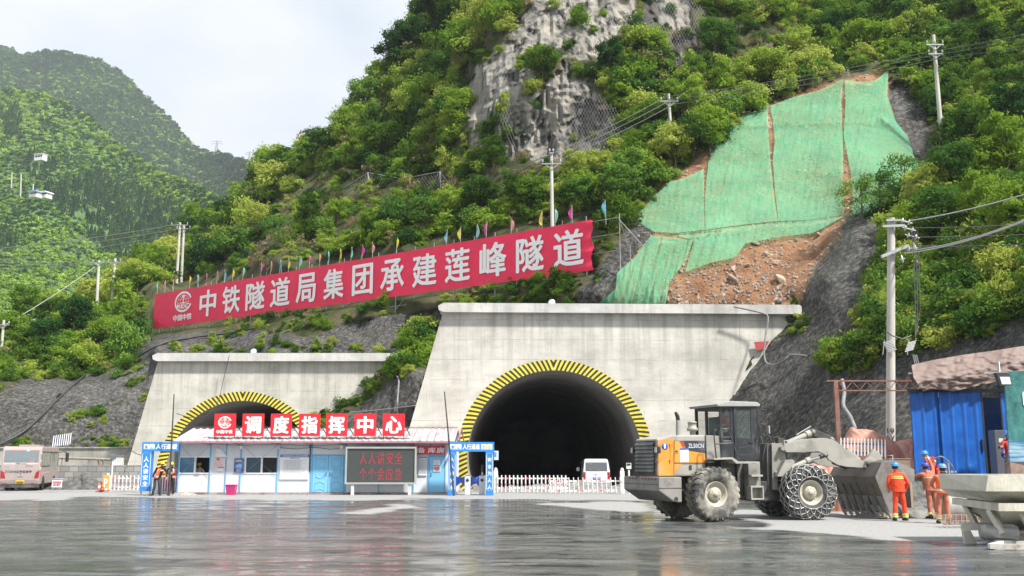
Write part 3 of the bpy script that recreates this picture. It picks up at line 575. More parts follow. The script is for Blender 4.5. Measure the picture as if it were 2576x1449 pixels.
REG = [('on the skyline left of the cliff', [(668, 470), (715, 440), (770, 425), (812, 420), (858, 385), (888, 350), (915, 320), (948, 262), (975, 240), (1002, 200), (1030, 160), (1055, 118), (1078, 70), (1105, 40)], 1.15, [0, 4, 0, 1, 0, 4, 1, 1, 0, 1, 1, 0, 1, 1]),
 ('on the dark slope between skyline and cliff', [(1130, 110), (1160, 180), (1120, 230), (1085, 300), (1150, 330), (1020, 330), (960, 400), (1165, 60)], 1.0, [1, 0, 1, 4, 0, 0, 4, 1]),
 ('growing on the rock face', [(1535, 190), (1590, 110), (1660, 150), (1650, 330), (1365, 190), (1290, 60)], .7, [1, 3, 0, 2, 4, 0]),
 ('on the slope above the banner', [(480, 640), (560, 600), (640, 585), (700, 620), (775, 590), (850, 560), (930, 600), (1010, 560), (1065, 590), (1130, 560), (1210, 530), (1300, 520), (1345, 530), (1450, 470), (1510, 450), (1240, 450), (1560, 520), (1460, 530)], .72, [0, 4, 0, 3, 2, 0, 0, 2, 1, 0, 4, 0, 0, 2, 0, 2, 1, 1]),
 ('left of the upper green nets', [(1600, 430), (1650, 400), (1700, 420), (1745, 400), (1785, 395), (1640, 330), (1720, 320), (1580, 480)], .85, [0, 1, 0, 3, 0, 4, 2, 1]),
 ('above the green nets near the top', [(1880, 235), (1945, 215), (1800, 150), (2010, 150), (2100, 100), (2180, 130), (2250, 60), (1960, 60), (1750, 240)], .8, [0, 4, 1, 0, 1, 4, 0, 0, 2]),
 ('right of the nets behind the near pole', [(2170, 560), (2215, 545), (2280, 520), (2340, 560), (2400, 520), (2470, 480), (2540, 460), (2380, 620), (2480, 600), (2560, 600), (2300, 640), (2560, 350), (2450, 380)], .78, [3, 3, 3, 0, 1, 0, 2, 1, 2, 0, 0, 1, 0]),
 ('on the slope at the left of the banner', [(60, 820), (130, 800), (190, 860), (215, 780), (320, 760), (345, 720), (390, 690), (20, 880), (110, 900), (180, 905), (270, 880)], .8, [0, 4, 1, 0, 0, 4, 0, 0, 1, 0, 4])]
ORD = ['first', 'second', 'third', 'fourth', 'fifth', 'sixth', 'seventh', 'eighth']
for where, pts, sc, kinds in REG:
 cnt = {}
 for (px, py), k in sorted(zip(pts, kinds)):
  nm, tr, cr, H = TREES[k]; cnt[k] = cnt.get(k, 0)+1; Y = float(hill_depth(np.array([px]), np.array([py]))[0]); s = sc*(.85+.3*random.random())*(1 if Y < 100 else 1.2); tot = kinds.count(k)
  t = empty('hillside_tree', '%s %s%s' % (KD[nm], where, '' if tot == 1 else ', %s from the left' % ORD[cnt[k]-1]), 'tree', P(px, py+6, Y-.3), random.random()*6, 'trees '+where); t.scale = (s, s, s*(.9+.2*random.random())); link('trunk', tr, t); link('crown', cr, t)
FARC = hidden_collection('far_tree_kinds', [proto_blob('far%d' % i, 600+i) for i in range(3)]+[proto_blob('fard%d' % i, 610+i, m=LEAF_FARD) for i in range(2)]+[proto_blob('conifer%d' % i, 620+i, 150, m=LEAF_FARD, conifer=True) for i in range(2)])
def far_scatter(name, sil, df, n, y1, smin, smax, seed, wood=None, clear=None, lift=0):
 px, py, r = sample_px(n, -250, 1000, 90, y1, seed); ok = py > pl(sil, px)-1; px = px[ok]; py = py[ok]
 if name != 'woods_on_near_slope': ok = py < pl(SIL_B, px)+30; px = px[ok]; py = py[ok]
 else: ok = py < np.minimum(pl(RIDGE, px)+60, 990); px = px[ok]; py = py[ok]
 v = fbm(px/60, py/45, o=4, seed=seed+3); ok = v > (-.25 if clear is None else clear); px = px[ok]; py = py[ok]; v = v[ok]
 Y = df(px, py); pts = place(px, py, Y); m = len(px); idx = r.integers(0, 3, m); idx = np.where(r.random(m) < (.85 if wood is None else .15)+.5*(v > .25), r.integers(3, 5, m), idx)  # far mountain crowns mostly dark: its cloud shadow is put into the leaf colour
 s = (smin+(smax-smin)*r.random(m)**1.4)*Y/600
 if wood is not None:
  w = zone(px, py, wood, 14) > 0; idx = np.where(w & (r.random(m) < .8), r.integers(5, 7, m), idx)
 pts[:, 2] -= s*.25; sc = np.stack([s, s, s*(.8+.5*r.random(m))], 1); rot = np.stack([m*[0], m*[0], r.random(m)*6.28], 1); return scatter(name, pts, sc, rot, idx, FARC)
WOOD = [[(125,470),(230,440),(330,480),(440,520),(500,560),(490,620),(440,700),(350,690),(280,660),(200,560),(130,520)], [(0,280),(40,270),(60,330),(20,350),(0,345)],[(70,390),(150,400),(130,430),(60,420)],[(0,560),(60,600),(50,640),(0,640)]]
far_scatter('woods_on_far_mountain', SIL_A, depth_A, 60000, 700, .7, 1.9, 5, None, -.5)
far_scatter('woods_on_near_slope', SIL_B, depth_B, 44000, 1000, .9, 2.1, 6, WOOD, -.62)
# ============================================================ PORTALS
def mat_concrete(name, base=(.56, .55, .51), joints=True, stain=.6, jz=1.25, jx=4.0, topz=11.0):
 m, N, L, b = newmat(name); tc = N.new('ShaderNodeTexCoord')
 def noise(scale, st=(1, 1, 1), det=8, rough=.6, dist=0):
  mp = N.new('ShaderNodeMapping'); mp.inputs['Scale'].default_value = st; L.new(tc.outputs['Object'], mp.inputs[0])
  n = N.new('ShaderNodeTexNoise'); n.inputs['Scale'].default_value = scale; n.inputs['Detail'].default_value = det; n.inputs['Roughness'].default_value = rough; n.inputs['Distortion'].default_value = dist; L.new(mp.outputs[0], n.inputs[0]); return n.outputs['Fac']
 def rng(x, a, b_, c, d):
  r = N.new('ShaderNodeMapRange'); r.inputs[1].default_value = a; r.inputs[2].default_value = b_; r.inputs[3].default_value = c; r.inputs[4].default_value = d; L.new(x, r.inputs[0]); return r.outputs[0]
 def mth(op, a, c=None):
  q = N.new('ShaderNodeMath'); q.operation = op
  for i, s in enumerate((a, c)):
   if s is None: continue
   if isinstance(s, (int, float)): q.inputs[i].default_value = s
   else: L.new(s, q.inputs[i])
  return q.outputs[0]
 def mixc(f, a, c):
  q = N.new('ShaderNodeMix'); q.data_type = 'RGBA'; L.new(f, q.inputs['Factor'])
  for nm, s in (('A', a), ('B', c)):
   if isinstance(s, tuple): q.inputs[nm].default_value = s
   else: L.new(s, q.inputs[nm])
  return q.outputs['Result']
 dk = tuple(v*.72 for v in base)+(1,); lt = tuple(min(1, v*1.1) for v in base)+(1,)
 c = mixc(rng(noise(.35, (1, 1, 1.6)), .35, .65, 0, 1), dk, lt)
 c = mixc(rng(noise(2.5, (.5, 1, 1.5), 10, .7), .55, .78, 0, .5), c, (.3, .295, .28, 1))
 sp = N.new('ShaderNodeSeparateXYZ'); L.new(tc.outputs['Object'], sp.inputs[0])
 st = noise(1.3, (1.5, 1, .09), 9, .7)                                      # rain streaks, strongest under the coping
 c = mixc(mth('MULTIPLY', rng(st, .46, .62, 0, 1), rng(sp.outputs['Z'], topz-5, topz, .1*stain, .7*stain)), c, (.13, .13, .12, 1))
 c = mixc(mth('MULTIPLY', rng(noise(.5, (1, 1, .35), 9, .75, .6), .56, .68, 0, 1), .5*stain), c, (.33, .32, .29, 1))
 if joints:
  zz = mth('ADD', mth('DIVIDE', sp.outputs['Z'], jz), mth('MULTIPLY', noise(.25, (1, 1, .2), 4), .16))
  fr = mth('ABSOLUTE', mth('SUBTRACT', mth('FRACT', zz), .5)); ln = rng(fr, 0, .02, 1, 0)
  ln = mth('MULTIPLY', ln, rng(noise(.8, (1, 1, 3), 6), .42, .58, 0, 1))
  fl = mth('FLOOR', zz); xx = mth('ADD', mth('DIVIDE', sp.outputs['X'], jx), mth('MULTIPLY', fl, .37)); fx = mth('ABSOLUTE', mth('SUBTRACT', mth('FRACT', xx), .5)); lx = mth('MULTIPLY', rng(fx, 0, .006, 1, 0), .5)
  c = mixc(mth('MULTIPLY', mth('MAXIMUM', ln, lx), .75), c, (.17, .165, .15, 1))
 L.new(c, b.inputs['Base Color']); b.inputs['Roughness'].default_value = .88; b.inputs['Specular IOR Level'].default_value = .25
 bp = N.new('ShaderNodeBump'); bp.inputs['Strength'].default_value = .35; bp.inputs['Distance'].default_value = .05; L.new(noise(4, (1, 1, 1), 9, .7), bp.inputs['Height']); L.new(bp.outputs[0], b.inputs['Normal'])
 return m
CONC = mat_concrete('portal_concrete', base=(.62, .6, .54)); CONC_L = mat_concrete('portal_concrete_far', base=(.58, .565, .5), topz=9.0)
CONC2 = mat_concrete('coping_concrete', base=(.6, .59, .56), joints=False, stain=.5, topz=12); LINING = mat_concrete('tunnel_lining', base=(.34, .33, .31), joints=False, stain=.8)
def mat_hazard():
 m, N, L, b = newmat('hazard_stripes'); 
 at = N.new('ShaderNodeAttribute'); at.attribute_name = 'st'; fr = N.new('ShaderNodeMath'); fr.operation = 'FRACT'; L.new(at.outputs['Fac'], fr.inputs[0])
 gt = N.new('ShaderNodeMath'); gt.operation = 'GREATER_THAN'; L.new(fr.outputs[0], gt.inputs[0]); gt.inputs[1].default_value = .5
 tc = N.new('ShaderNodeTexCoord'); n = N.new('ShaderNodeTexNoise'); n.inputs['Scale'].default_value = 1.5; n.inputs['Detail'].default_value = 8; L.new(tc.outputs['Object'], n.inputs[0])
 r = N.new('ShaderNodeMapRange'); r.inputs[1].default_value = .35; r.inputs[2].default_value = .7; r.inputs[3].default_value = 1; r.inputs[4].default_value = .72; L.new(n.outputs['Fac'], r.inputs[0])
 mx = N.new('ShaderNodeMix'); mx.data_type = 'RGBA'; L.new(gt.outputs[0], mx.inputs['Factor']); mx.inputs['A'].default_value = (.82, .68, .06, 1); mx.inputs['B'].default_value = (.035, .035, .035, 1)
 hv = N.new('ShaderNodeHueSaturation'); L.new(mx.outputs['Result'], hv.inputs['Color']); L.new(r.outputs[0], hv.inputs['Value']); L.new(hv.outputs[0], b.inputs['Base Color']); b.inputs['Roughness'].default_value = .5; return m
HAZARD = mat_hazard()
def portal(label, Yp, poly, arc_c, ro, cope, mt, leg_z=0.0, flag=None, thick=1.6, depth=70, group='tunnel portals'):
 """poly: wall outline in world (x, z); arc_c: centre (x, z); ro outer radius of the painted ring; ring .72 m wide"""
 t = empty('tunnel_portal', label, 'tunnel portal', (arc_c[0], Yp, 0), 0, group); cx, cz = arc_c; ri = ro-.66
 a0 = math.asin(max(-1, min(1, (leg_z-cz)/ri))); n = 72; inner = []
 for i in range(n+1):
  a = a0+(math.pi-2*a0)*i/n; inner.append((ri*math.cos(a), cz+ri*math.sin(a)))
 outl = [(x-cx, z) for x, z in poly]
 def hit(dx, dz):
  best = None
  for i in range(len(outl)):
   x1, z1 = outl[i]; x2, z2 = outl[(i+1) % len(outl)]; ex, ez = x2-x1, z2-z1; den = dx*ez-dz*ex
   if abs(den) < 1e-9: continue
   tt = (x1*ez-(z1-cz)*ex)/den; uu = (x1*dz-(z1-cz)*dx)/den
   if tt > 0 and -1e-6 <= uu <= 1+1e-6 and (best is None or tt < best): best = tt
  return best
 outer = []
 corner_a = [math.atan2(z-cz, x) for x, z in outl]
 for (x, z) in inner:
  dx, dz = x, z-cz; l = math.hypot(dx, dz); dx /= l; dz /= l; h = hit(dx, dz); outer.append((dx*h, cz+dz*h))
 for (x, z) in outl:                                  # snap nearest ray to every outline corner above ground
  if z < leg_z+.3: continue
  k = min(range(n+1), key=lambda i: abs(math.atan2(outer[i][1]-cz, outer[i][0])-math.atan2(z-cz, x))); outer[k] = (x, z)
 xl = min(p[0] for p in outl if p[1] < leg_z+.3) if any(p[1] < leg_z+.3 for p in outl) else outer[-1][0]
 m = MB(); v = []; f = []
 for (x, z), (X, Z) in zip(inner, outer):
  for q in range(5): u = q/4; v.append((x+(X-x)*u, 0, z+(Z-z)*u))
 for i in range(n):
  for q in range(4): f.append((i*5+q, i*5+q+1, (i+1)*5+q+1, (i+1)*5+q))
 m.add(v, f)
 m.add([(inner[0][0], 0, inner[0][1]), (outer[0][0], 0, outer[0][1]), (outer[0][0]+.5, 0, -.3), (inner[0][0], 0, -.3)], [(0, 1, 2, 3)])
 m.add([(inner[-1][0], 0, inner[-1][1]), (outer[-1][0], 0, outer[-1][1]), (outer[-1][0]-.5, 0, -.3), (inner[-1][0], 0, -.3)], [(0, 1, 2, 3)])
 bk = []; ff = []
 op = outer
 for i, (x, z) in enumerate(op): bk += [(x, 0, z), (x, thick, z)]
 for i in range(len(op)-1): ff.append((2*i, 2*i+1, 2*i+3, 2*i+2))
 m.add(bk, ff); m.build('wall', mt, t)
 x0, x1, z0, z1, dz = cope; c = MB(); h = .95
 c.prism([(x0-cx, z0-.28), (x1-cx, z0-.28+dz), (x1-cx, z0+.18+dz), (x1-cx-.1, z0+.3+dz), (x0-cx+.0, z0+.3), (x0-cx-.35, z0+.12), (x0-cx-.3, z0-.15)], -.42, thick+.05, 'y', 0, 0)
 c.build('coping', CONC2, t)
 r_ = MB(); vs_ = []; fs = []; st = []; N_ = 300; segs = 10; a1 = math.asin(max(-1, min(1, (leg_z-cz)/(ri+.3))))
 for i in range(N_+1):
  a = a1+(math.pi-2*a1)*i/N_
  for q in range(segs+1):
   rr = ri+.0+(ro-ri)*q/segs; vs_.append((rr*math.cos(a), -.004, cz+rr*math.sin(a)))
   s = abs(a-math.pi/2)*ro/.3+(q/segs)*(-.9)+(0.0 if a > math.pi/2 else .2); st.append(s)
 for i in range(N_):
  for q in range(segs): k = i*(segs+1)+q; fs.append((k, k+1, k+segs+2, k+segs+1))
 me = bpy.data.meshes.new('hazard_ring'); me.from_pydata(vs_, [], fs); at = me.attributes.new('st', 'FLOAT', 'POINT'); at.data.foreach_set('value', st); me.materials.append(HAZARD); link('hazard_stripe_ring', me, t)
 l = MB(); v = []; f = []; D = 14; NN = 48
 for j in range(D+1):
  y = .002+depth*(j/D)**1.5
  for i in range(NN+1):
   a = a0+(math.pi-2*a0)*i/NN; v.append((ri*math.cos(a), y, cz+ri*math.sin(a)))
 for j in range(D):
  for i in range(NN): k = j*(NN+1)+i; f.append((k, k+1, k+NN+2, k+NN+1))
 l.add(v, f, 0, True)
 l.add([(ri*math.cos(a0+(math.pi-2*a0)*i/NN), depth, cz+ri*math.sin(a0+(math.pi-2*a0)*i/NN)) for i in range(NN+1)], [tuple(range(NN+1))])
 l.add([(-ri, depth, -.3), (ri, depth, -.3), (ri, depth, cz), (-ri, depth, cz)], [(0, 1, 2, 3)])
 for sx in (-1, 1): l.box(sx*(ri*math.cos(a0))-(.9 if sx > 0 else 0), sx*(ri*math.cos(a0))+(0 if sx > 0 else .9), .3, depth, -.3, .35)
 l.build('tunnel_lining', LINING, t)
 return t
YR = 62.0; YL = 72.0
c1 = P(1389, 905, YR); e1 = P(1148, 1110, YR); e2 = P(1642, 1110, YR)
crx = (e1.x+e2.x)/2; cr = (e2.x-e1.x)/2; crz = c1.z-cr
q = [P(1117, 776, YR), P(1020, 1120, YR), P(2012, 782, YR), P(2100, 1000, YR)]
portalR = portal('large pale concrete tunnel portal under the green net slope with wheel loader in front', YR,
 [(q[1].x-.9, -.3), (q[0].x, q[0].z), (q[2].x, q[2].z), (q[2].x+.2, -.3)], (crx, crz), cr, (q[0].x, q[2].x, q[0].z, 0, q[2].z-q[0].z+.02), CONC)
c2 = P(612, 985, YL); hw = 5.95; f1 = P(400, 900, YL); f2 = P(1002, 900, YL); f0 = P(315, 1190, YL)
portalL = portal('smaller pale concrete tunnel portal behind the site office roof', YL,
 [(f0.x-.3, -.3), (f1.x, f1.z), (f2.x, f2.z), (f2.x+.2, -.3)], (c2.x, c2.z-hw), hw, (f1.x, f2.x, f1.z, 0, .0), CONC_L)
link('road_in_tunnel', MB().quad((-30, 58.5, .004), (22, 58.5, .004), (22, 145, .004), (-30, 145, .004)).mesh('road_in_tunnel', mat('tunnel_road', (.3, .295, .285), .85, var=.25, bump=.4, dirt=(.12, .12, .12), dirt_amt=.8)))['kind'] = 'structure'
RED = mat('sign_red', (.72, .02, .035), .45, var=.05); REDP = mat('red_paint', (.42, .07, .07), .7, var=.15)
for i, (pts, lb) in enumerate(((((1897, 860), (1935, 858), (1925, 878), (1903, 882)), 'small red sheet scrap at the right edge of the portal wall under the cable'), (((1868, 998), (1846, 1022), (1802, 1052), (1840, 1018)), 'long red plank leaning against the portal wall above the loader cab'))):
 w3 = [P(x, y, YR-.25) for x, y in pts]; m = MB(); m.prism([(v.x-w3[0].x, v.z-w3[0].z) for v in w3], 0, .05, 'y'); o = m.build('red_sheet', REDP); o.location = w3[0]; tag(o, lb, 'sheet')
GALV = mat('galvanised', (.42, .43, .44), .45, .6, var=.15); DARKM = mat('dark_metal', (.05, .05, .055), .5, .3, var=.2); WHITEM = mat('white_paint', (.74, .74, .73), .45, var=.06, dirt=(.3, .29, .27), dirt_amt=.5)
LENS = mat('lamp_lens', (.7, .72, .74), .15, .2, var=.05)
for px, py, Y, lb in ((1388, 762, YR-.15, 'round floodlight on the coping of the right portal'), (638, 885, YL-.15, 'round floodlight on the coping of the left portal')):
 w3 = P(px, py, Y); t = empty('floodlight', lb, 'floodlight', (w3.x, w3.y, w3.z), 0, 'round floodlights on the portals')
 r = .22; m = MB(); m.lathe([(.05, .25), (.12, .22), (r*1.05, 0), (r*1.05, -.05), (r*.9, -.06)], (0, 0, 0), 'y', 28); m.build('housing', GALV, t)
 m = MB(); m.lathe([(r*.92, -.055), (r*.6, -.075), (0.001, -.08)], (0, 0, 0), 'y', 28); m.build('lens', LENS, t)
 m = MB(); m.box(-.03, .03, .0, .3, -.34, -.2); m.box(-.2, .2, .05, .2, -.38, -.34); m.build('bracket', GALV, t)
# ============================================================ BIG BANNER
BA = P(387.5, 783, 100.0); xb = 5.75; BB = Vector((xb, 68.0, 0)); ANG = math.atan2(BB.y-100, BB.x-BA.x); BF = Frame(BA.x, 100.0, ANG)
BLEN = math.hypot(BB.x-BA.x, BB.y-100); 
tl = BF.loc(393, 740)[1]; bl = BF.loc(383, 827)[1]; tr = BF.loc(1493, 552)[1]; br = BF.loc(1490, 680)[1]; BLEN = BF.loc(1493, 600)[0]
BRED = mat('banner_red', (.86, .02, .085), .55, var=.07, scale=1.5); SCAF = mat('scaffold_tube', (.36, .37, .38), .5, .5, var=.2, dirt=(.15, .1, .07), dirt_amt=.5)
t = empty('slogan_banner', 'long red slogan banner with large white characters on a scaffold above the portals', 'banner', (BA.x, 100, 0), ANG)
m = MB(); nx, nz = 160, 12; v = []; f = []
for i in range(nx+1):
 u = i/nx
 for j in range(nz+1):
  w_ = j/nz; top = tl+(tr-tl)*u; bot = bl+(br-bl)*u; z = bot+(top-bot)*w_; x = BLEN*u
  e = max(0, (u-.955)/.045); fold = .09*e*math.sin(w_*22+u*60)+.04*e*math.sin(w_*40); xx = x-(.25*e*math.sin(w_*7)**2)*(1 if i > nx-4 else 0)
  v.append((xx, fold+.015*math.sin(x*1.1)*math.sin(w_*3), z))
for i in range(nx):
 for j in range(nz): k = i*(nz+1)+j; f.append((k, k+1, k+nz+2, k+nz+1))
m.add(v, f, 0, True); bo = m.build('banner_cloth', BRED, t)
for ch, x0, x1 in (('中', 505.8, 546.5), ('铁', 562, 606), ('隧', 620.5, 667.6), ('道', 681.5, 730.4), ('局', 746, 795), ('集', 814.6, 865), ('团', 886, 938), ('承', 957, 1016.5), ('建', 1037, 1098), ('莲', 1119, 1182), ('峰', 1206, 1274), ('隧', 1298, 1368), ('道', 1392.5, 1469)):
 a = BF.loc(x0, 700, -.06)[0]; c = BF.loc(x1, 700, -.06)[0]; u = (a+c)/2/BLEN; zc = ((bl+tl)*(1-u)+(br+tr)*u)/2+.02; hh = ((tl-bl)*(1-u)+(tr-br)*u)*.735
 text('character', ch, c-a, hh, WHITE_TXT, ((a+c)/2, -.06, zc), t, bold=.024, depth=.005)
def rail_logo(parent, x, y, z, w, h, mt, name='round_logo', caption=None, thin=1.0):
 """round railway company emblem: open ring, globe lines, rail section and letters"""
 m = MB()
 def arc(rx_, rz_, a0, a1, wd, n=40, ox=0):
  vs_ = []; fs = []
  for i in range(n+1):
   a = rad(a0+(a1-a0)*i/n); c, s = math.cos(a), math.sin(a)
   for k in (-1, 1): vs_.append((x+ox+(rx_+k*wd/2)*c, y, z+(rz_+k*wd/2)*s))
  for i in range(n): fs.append((2*i, 2*i+1, 2*i+3, 2*i+2))
  m.add(vs_, fs)
 R = h/2; RX = w/2
 arc(RX*.86, R*.86, 18, 342, R*.2)
 arc(RX*.62, R*.62, 0, 360, R*.035*thin); arc(RX*.3, R*.62, 0, 360, R*.03*thin)
 for zz in (.22, -.1): m.box(x-RX*.58, x+RX*.58, y-.001, y+.001, z+R*zz, z+R*(zz+.035*thin))
 m.prism([(x-.09*RX, z+.6*R), (x-.14*RX, z+.5*R), (x-.1*RX, z+.38*R), (x-.035*RX, z+.34*R), (x-.035*RX, z-.02*R), (x-.2*RX, z-.1*R), (x-.2*RX, z-.16*R), (x+.2*RX, z-.16*R), (x+.2*RX, z-.1*R), (x+.035*RX, z-.02*R), (x+.035*RX, z+.34*R), (x+.1*RX, z+.38*R), (x+.14*RX, z+.5*R), (x+.09*RX, z+.6*R)], y-.004, y)
 lg = m.build(name, mt, parent)
 o = link('letters', text_mesh('REC', w*.66, h*.2, mt, bold=.03, depth=.01), lg); o.location = (x+RX*.02, y-.006, z-R*.4)
 if caption: link('caption', text_mesh(caption[0], caption[1], caption[2], mt, bold=.028, depth=.01), lg).location = (x, y-.004, z-R-caption[3])
 return lg
a = BF.loc(443, 700, -.06)[0]; c = BF.loc(486, 700, -.06)[0]; u = (a+c)/2/BLEN; zm = ((bl+tl)*(1-u)+(br+tr)*u)/2
rail_logo(t, (a+c)/2, -.06, zm+.52, c-a+.15, 2.15, WHITE_TXT, caption=('中国中铁', c-a+.15, .62, .48))
for x, i in ((.0, 0),):
 pass
fr = MB(); n = 0; x = .9
def gz(fx, fy):      # terrain height under a point of the banner frame (search along the ray grid)
 w3 = BF.w(fx, fy, 0); i = np.argmin((HV[..., 0]-w3.x)**2+(HV[..., 1]-w3.y)**2); return float(HV.reshape(-1, 3)[i, 2])
posts = []
while x < BLEN+2.6:
 posts.append(x); x += 2.05
posts[-1] = BLEN+2.05
for i, x in enumerate(posts):
 u = min(1, x/BLEN); top = tl+(tr-tl)*u+(.35 if x < BLEN else .15); bot = bl+(br-bl)*u
 for fy, r in ((.14, .035), (1.5, .03)):
  z0 = max(gz(x, fy)-.5, bot-6); z0 = min(z0, bot-1.2)
  fr.tube([(x, fy, z0), (x, fy, top if fy < 1 else top-2.0)], r, 6)
 fr.tube([(x, .14, bot+.2), (x, 1.5, bot-1.3)], .025, 5); fr.tube([(x, .14, bot-.9), (x, 1.5, bot-.9)], .025, 5); fr.tube([(x, .14, top-.4), (x, 1.5, bot+1.2)], .025, 5)
for w_ in (.03, .33, .66, .97):
 fr.tube([(0, .18, bl+(tl-bl)*w_), (BLEN+2.05, .18, br+(tr-br)*w_)], .028, 6)
fr.tube([(4, .14, bl-.75), (BLEN-9, .14, br-.75)], .028, 6); fr.tube([(9, .14, bl-1.6), (BLEN-12, .14, br-1.6)], .025, 6); fr.tube([(9, 1.5, bl-1.1), (BLEN-6, 1.5, br-1.1)], .025, 6)
fr.tube([(BLEN+2.05, .14, tr-.3), (BLEN+4.3, -.6, tr-2.6)], .03, 6)
for x in np.arange(BLEN*.45, BLEN*.78, 3.1): fr.tube([(x, .14, br-1.6), (x+1.7, .14, br-.1)], .028, 6); fr.tube([(x, 1.5, br-1.9), (x+2.6, 1.5, br-1.1)], .022, 5)
fr.build('scaffold_frame', SCAF, t)
FL = {'g': (.25, .55, .4), 'p': (.75, .25, .45), 's': (.7, .3, .27), 'y': (.78, .66, .05), 't': (.33, .65, .55), 'm': (.72, .06, .38), 'b': (.18, .52, .7)}
FN = {'g': 'dull green', 'p': 'pink', 's': 'salmon red', 'y': 'yellow', 't': 'pale mint', 'm': 'magenta', 'b': 'blue'}
flags = [(208,710,'g'),(288,697,'p'),(370,685,'s'),(540,650,'y'),(625,635,'t'),(712,622,'m'),(818,602,'s'),(900,587,'b'),(984,572,'y'),(1088,558,'t'),(1275,520,'m'),(1370,502,'s'),(1466,483,'b'),(1560,465,'y'),(1668,448,'t'),(1778,430,'m'),(1878,420,'s'),(1972,395,'b'),(2085,370,'y'),(2198,352,'t'),(2314,330,'m'),(2426,310,'s')]
flags = [(345.9+.2441*x, 534.6+.2441*y, k) for x, y, k in flags]+[(943.4+.2686*x, 471.7+.2686*y, k) for x, y, k in [(197,472,'y'),(666,394,'b'),(800,366,'y'),(943,345,'t'),(1038,322,'m'),(1277,280,'s'),(1563,220,'y'),(1683,195,'t'),(1845,165,'m'),(2160,112,'b')]]
STICK = mat('flag_stick', (.5, .48, .44), .6)
near_ch = ['emblem', 'emblem', 'emblem']+['character %s' % s for s in ('one',)*0]
wnum = ['first', 'second', 'third', 'fourth', 'fifth', 'sixth', 'seventh', 'eighth', 'ninth', 'tenth', 'eleventh', 'twelfth', 'thirteenth', 'fourteenth', 'fifteenth', 'sixteenth', 'seventeenth', 'eighteenth', 'nineteenth', 'twentieth']
cnt = {}
for i, (px, py, k) in enumerate(flags):
 x, zt = BF.loc(px, py, .1); u = min(1, max(0, x/BLEN)); zb = tl+(tr-tl)*u; cnt[k] = cnt.get(k, 0)+1; w3 = BF.w(x, .1, zb-.3)
 side = 'left' if i < 10 else ('middle' if i < 21 else 'right')
 o = empty('pennant_flag', '%s pennant above the banner, %s of its colour from the left' % (FN[k], wnum[cnt[k]-1]), 'pennant', w3, ANG, 'pennants along the banner top')
 ht = zt-zb+.3; m = MB(); lean = random.uniform(-.06, .1); m.tube([(0, 0, -.2), (lean*ht, 0, ht)], .016, 5); m.build('stick', STICK, o)
 s = -1 if (px > 1100 and k != 's' and k != 't' or px < 440) else 1; wd = (.2+.1*random.random()) if i < 24 else .32; hh = .95 if i > 22 else .85; m = MB(); v = []; f = []
 for a_ in range(7):
  for b_ in range(4):
   q_ = a_/6; r_ = b_/3; ww = wd*math.sin(math.pi*min(1, q_*.8+.12))*(1-.15*q_); zz = ht-.04-hh*q_-.12*r_; xx = lean*(ht-hh*q_)+s*ww*r_; v.append((xx, .05*math.sin(q_*5+r_*4+i), zz))
 for a_ in range(6):
  for b_ in range(3): kk = a_*4+b_; f.append((kk, kk+1, kk+5, kk+4))
 m.add(v, f, 0, True); m.build('flag', mat('flag_'+FN[k].replace(' ', '_'), FL[k], .7, var=.08), o)
# ============================================================ GREEN NET
def mat_net():
 m, N, L, b = newmat('green_net'); tc = N.new('ShaderNodeTexCoord'); out = N['Material Output']; geo = N.new('ShaderNodeNewGeometry')
 def noise(src, scale, st, det=6):
  mp = N.new('ShaderNodeMapping'); mp.inputs['Scale'].default_value = st; L.new(src, mp.inputs[0]); n = N.new('ShaderNodeTexNoise'); n.inputs['Scale'].default_value = scale; n.inputs['Detail'].default_value = det; L.new(mp.outputs[0], n.inputs[0]); return n.outputs['Fac']
 n2 = noise(tc.outputs['Object'], 1.3, (5, 5, .16)); n = noise(geo.outputs['Position'], .16, (1, 1, 1), 4)
 r = N.new('ShaderNodeValToRGB'); e = r.color_ramp.elements; e[0].position = .35; e[0].color = (.1, .5, .27, 1); e[1].position = .65; e[1].color = (.42, .79, .54, 1); L.new(n2, r.inputs[0])
 d = N.new('ShaderNodeBsdfDiffuse'); tl_ = N.new('ShaderNodeBsdfTranslucent'); tr_ = N.new('ShaderNodeBsdfTransparent'); tr_.inputs[0].default_value = (.8, 1, .86, 1); m1 = N.new('ShaderNodeMixShader'); m2 = N.new('ShaderNodeMixShader'); m1.inputs[0].default_value = .3
 L.new(r.outputs[0], d.inputs[0]); L.new(r.outputs[0], tl_.inputs[0]); L.new(d.outputs[0], m1.inputs[1]); L.new(tl_.outputs[0], m1.inputs[2])
 a = N.new('ShaderNodeMath'); a.operation = 'ADD'; L.new(n, a.inputs[0]); L.new(n2, a.inputs[1]); mr = N.new('ShaderNodeMapRange'); mr.inputs[1].default_value = .75; mr.inputs[2].default_value = 1.25; mr.inputs[3].default_value = .36; mr.inputs[4].default_value = .8; L.new(a.outputs[0], mr.inputs[0])
 L.new(mr.outputs[0], m2.inputs[0]); L.new(m1.outputs[0], m2.inputs[1]); L.new(tr_.outputs[0], m2.inputs[2]); L.new(m2.outputs[0], out.inputs[0]); return m
NET = mat_net()
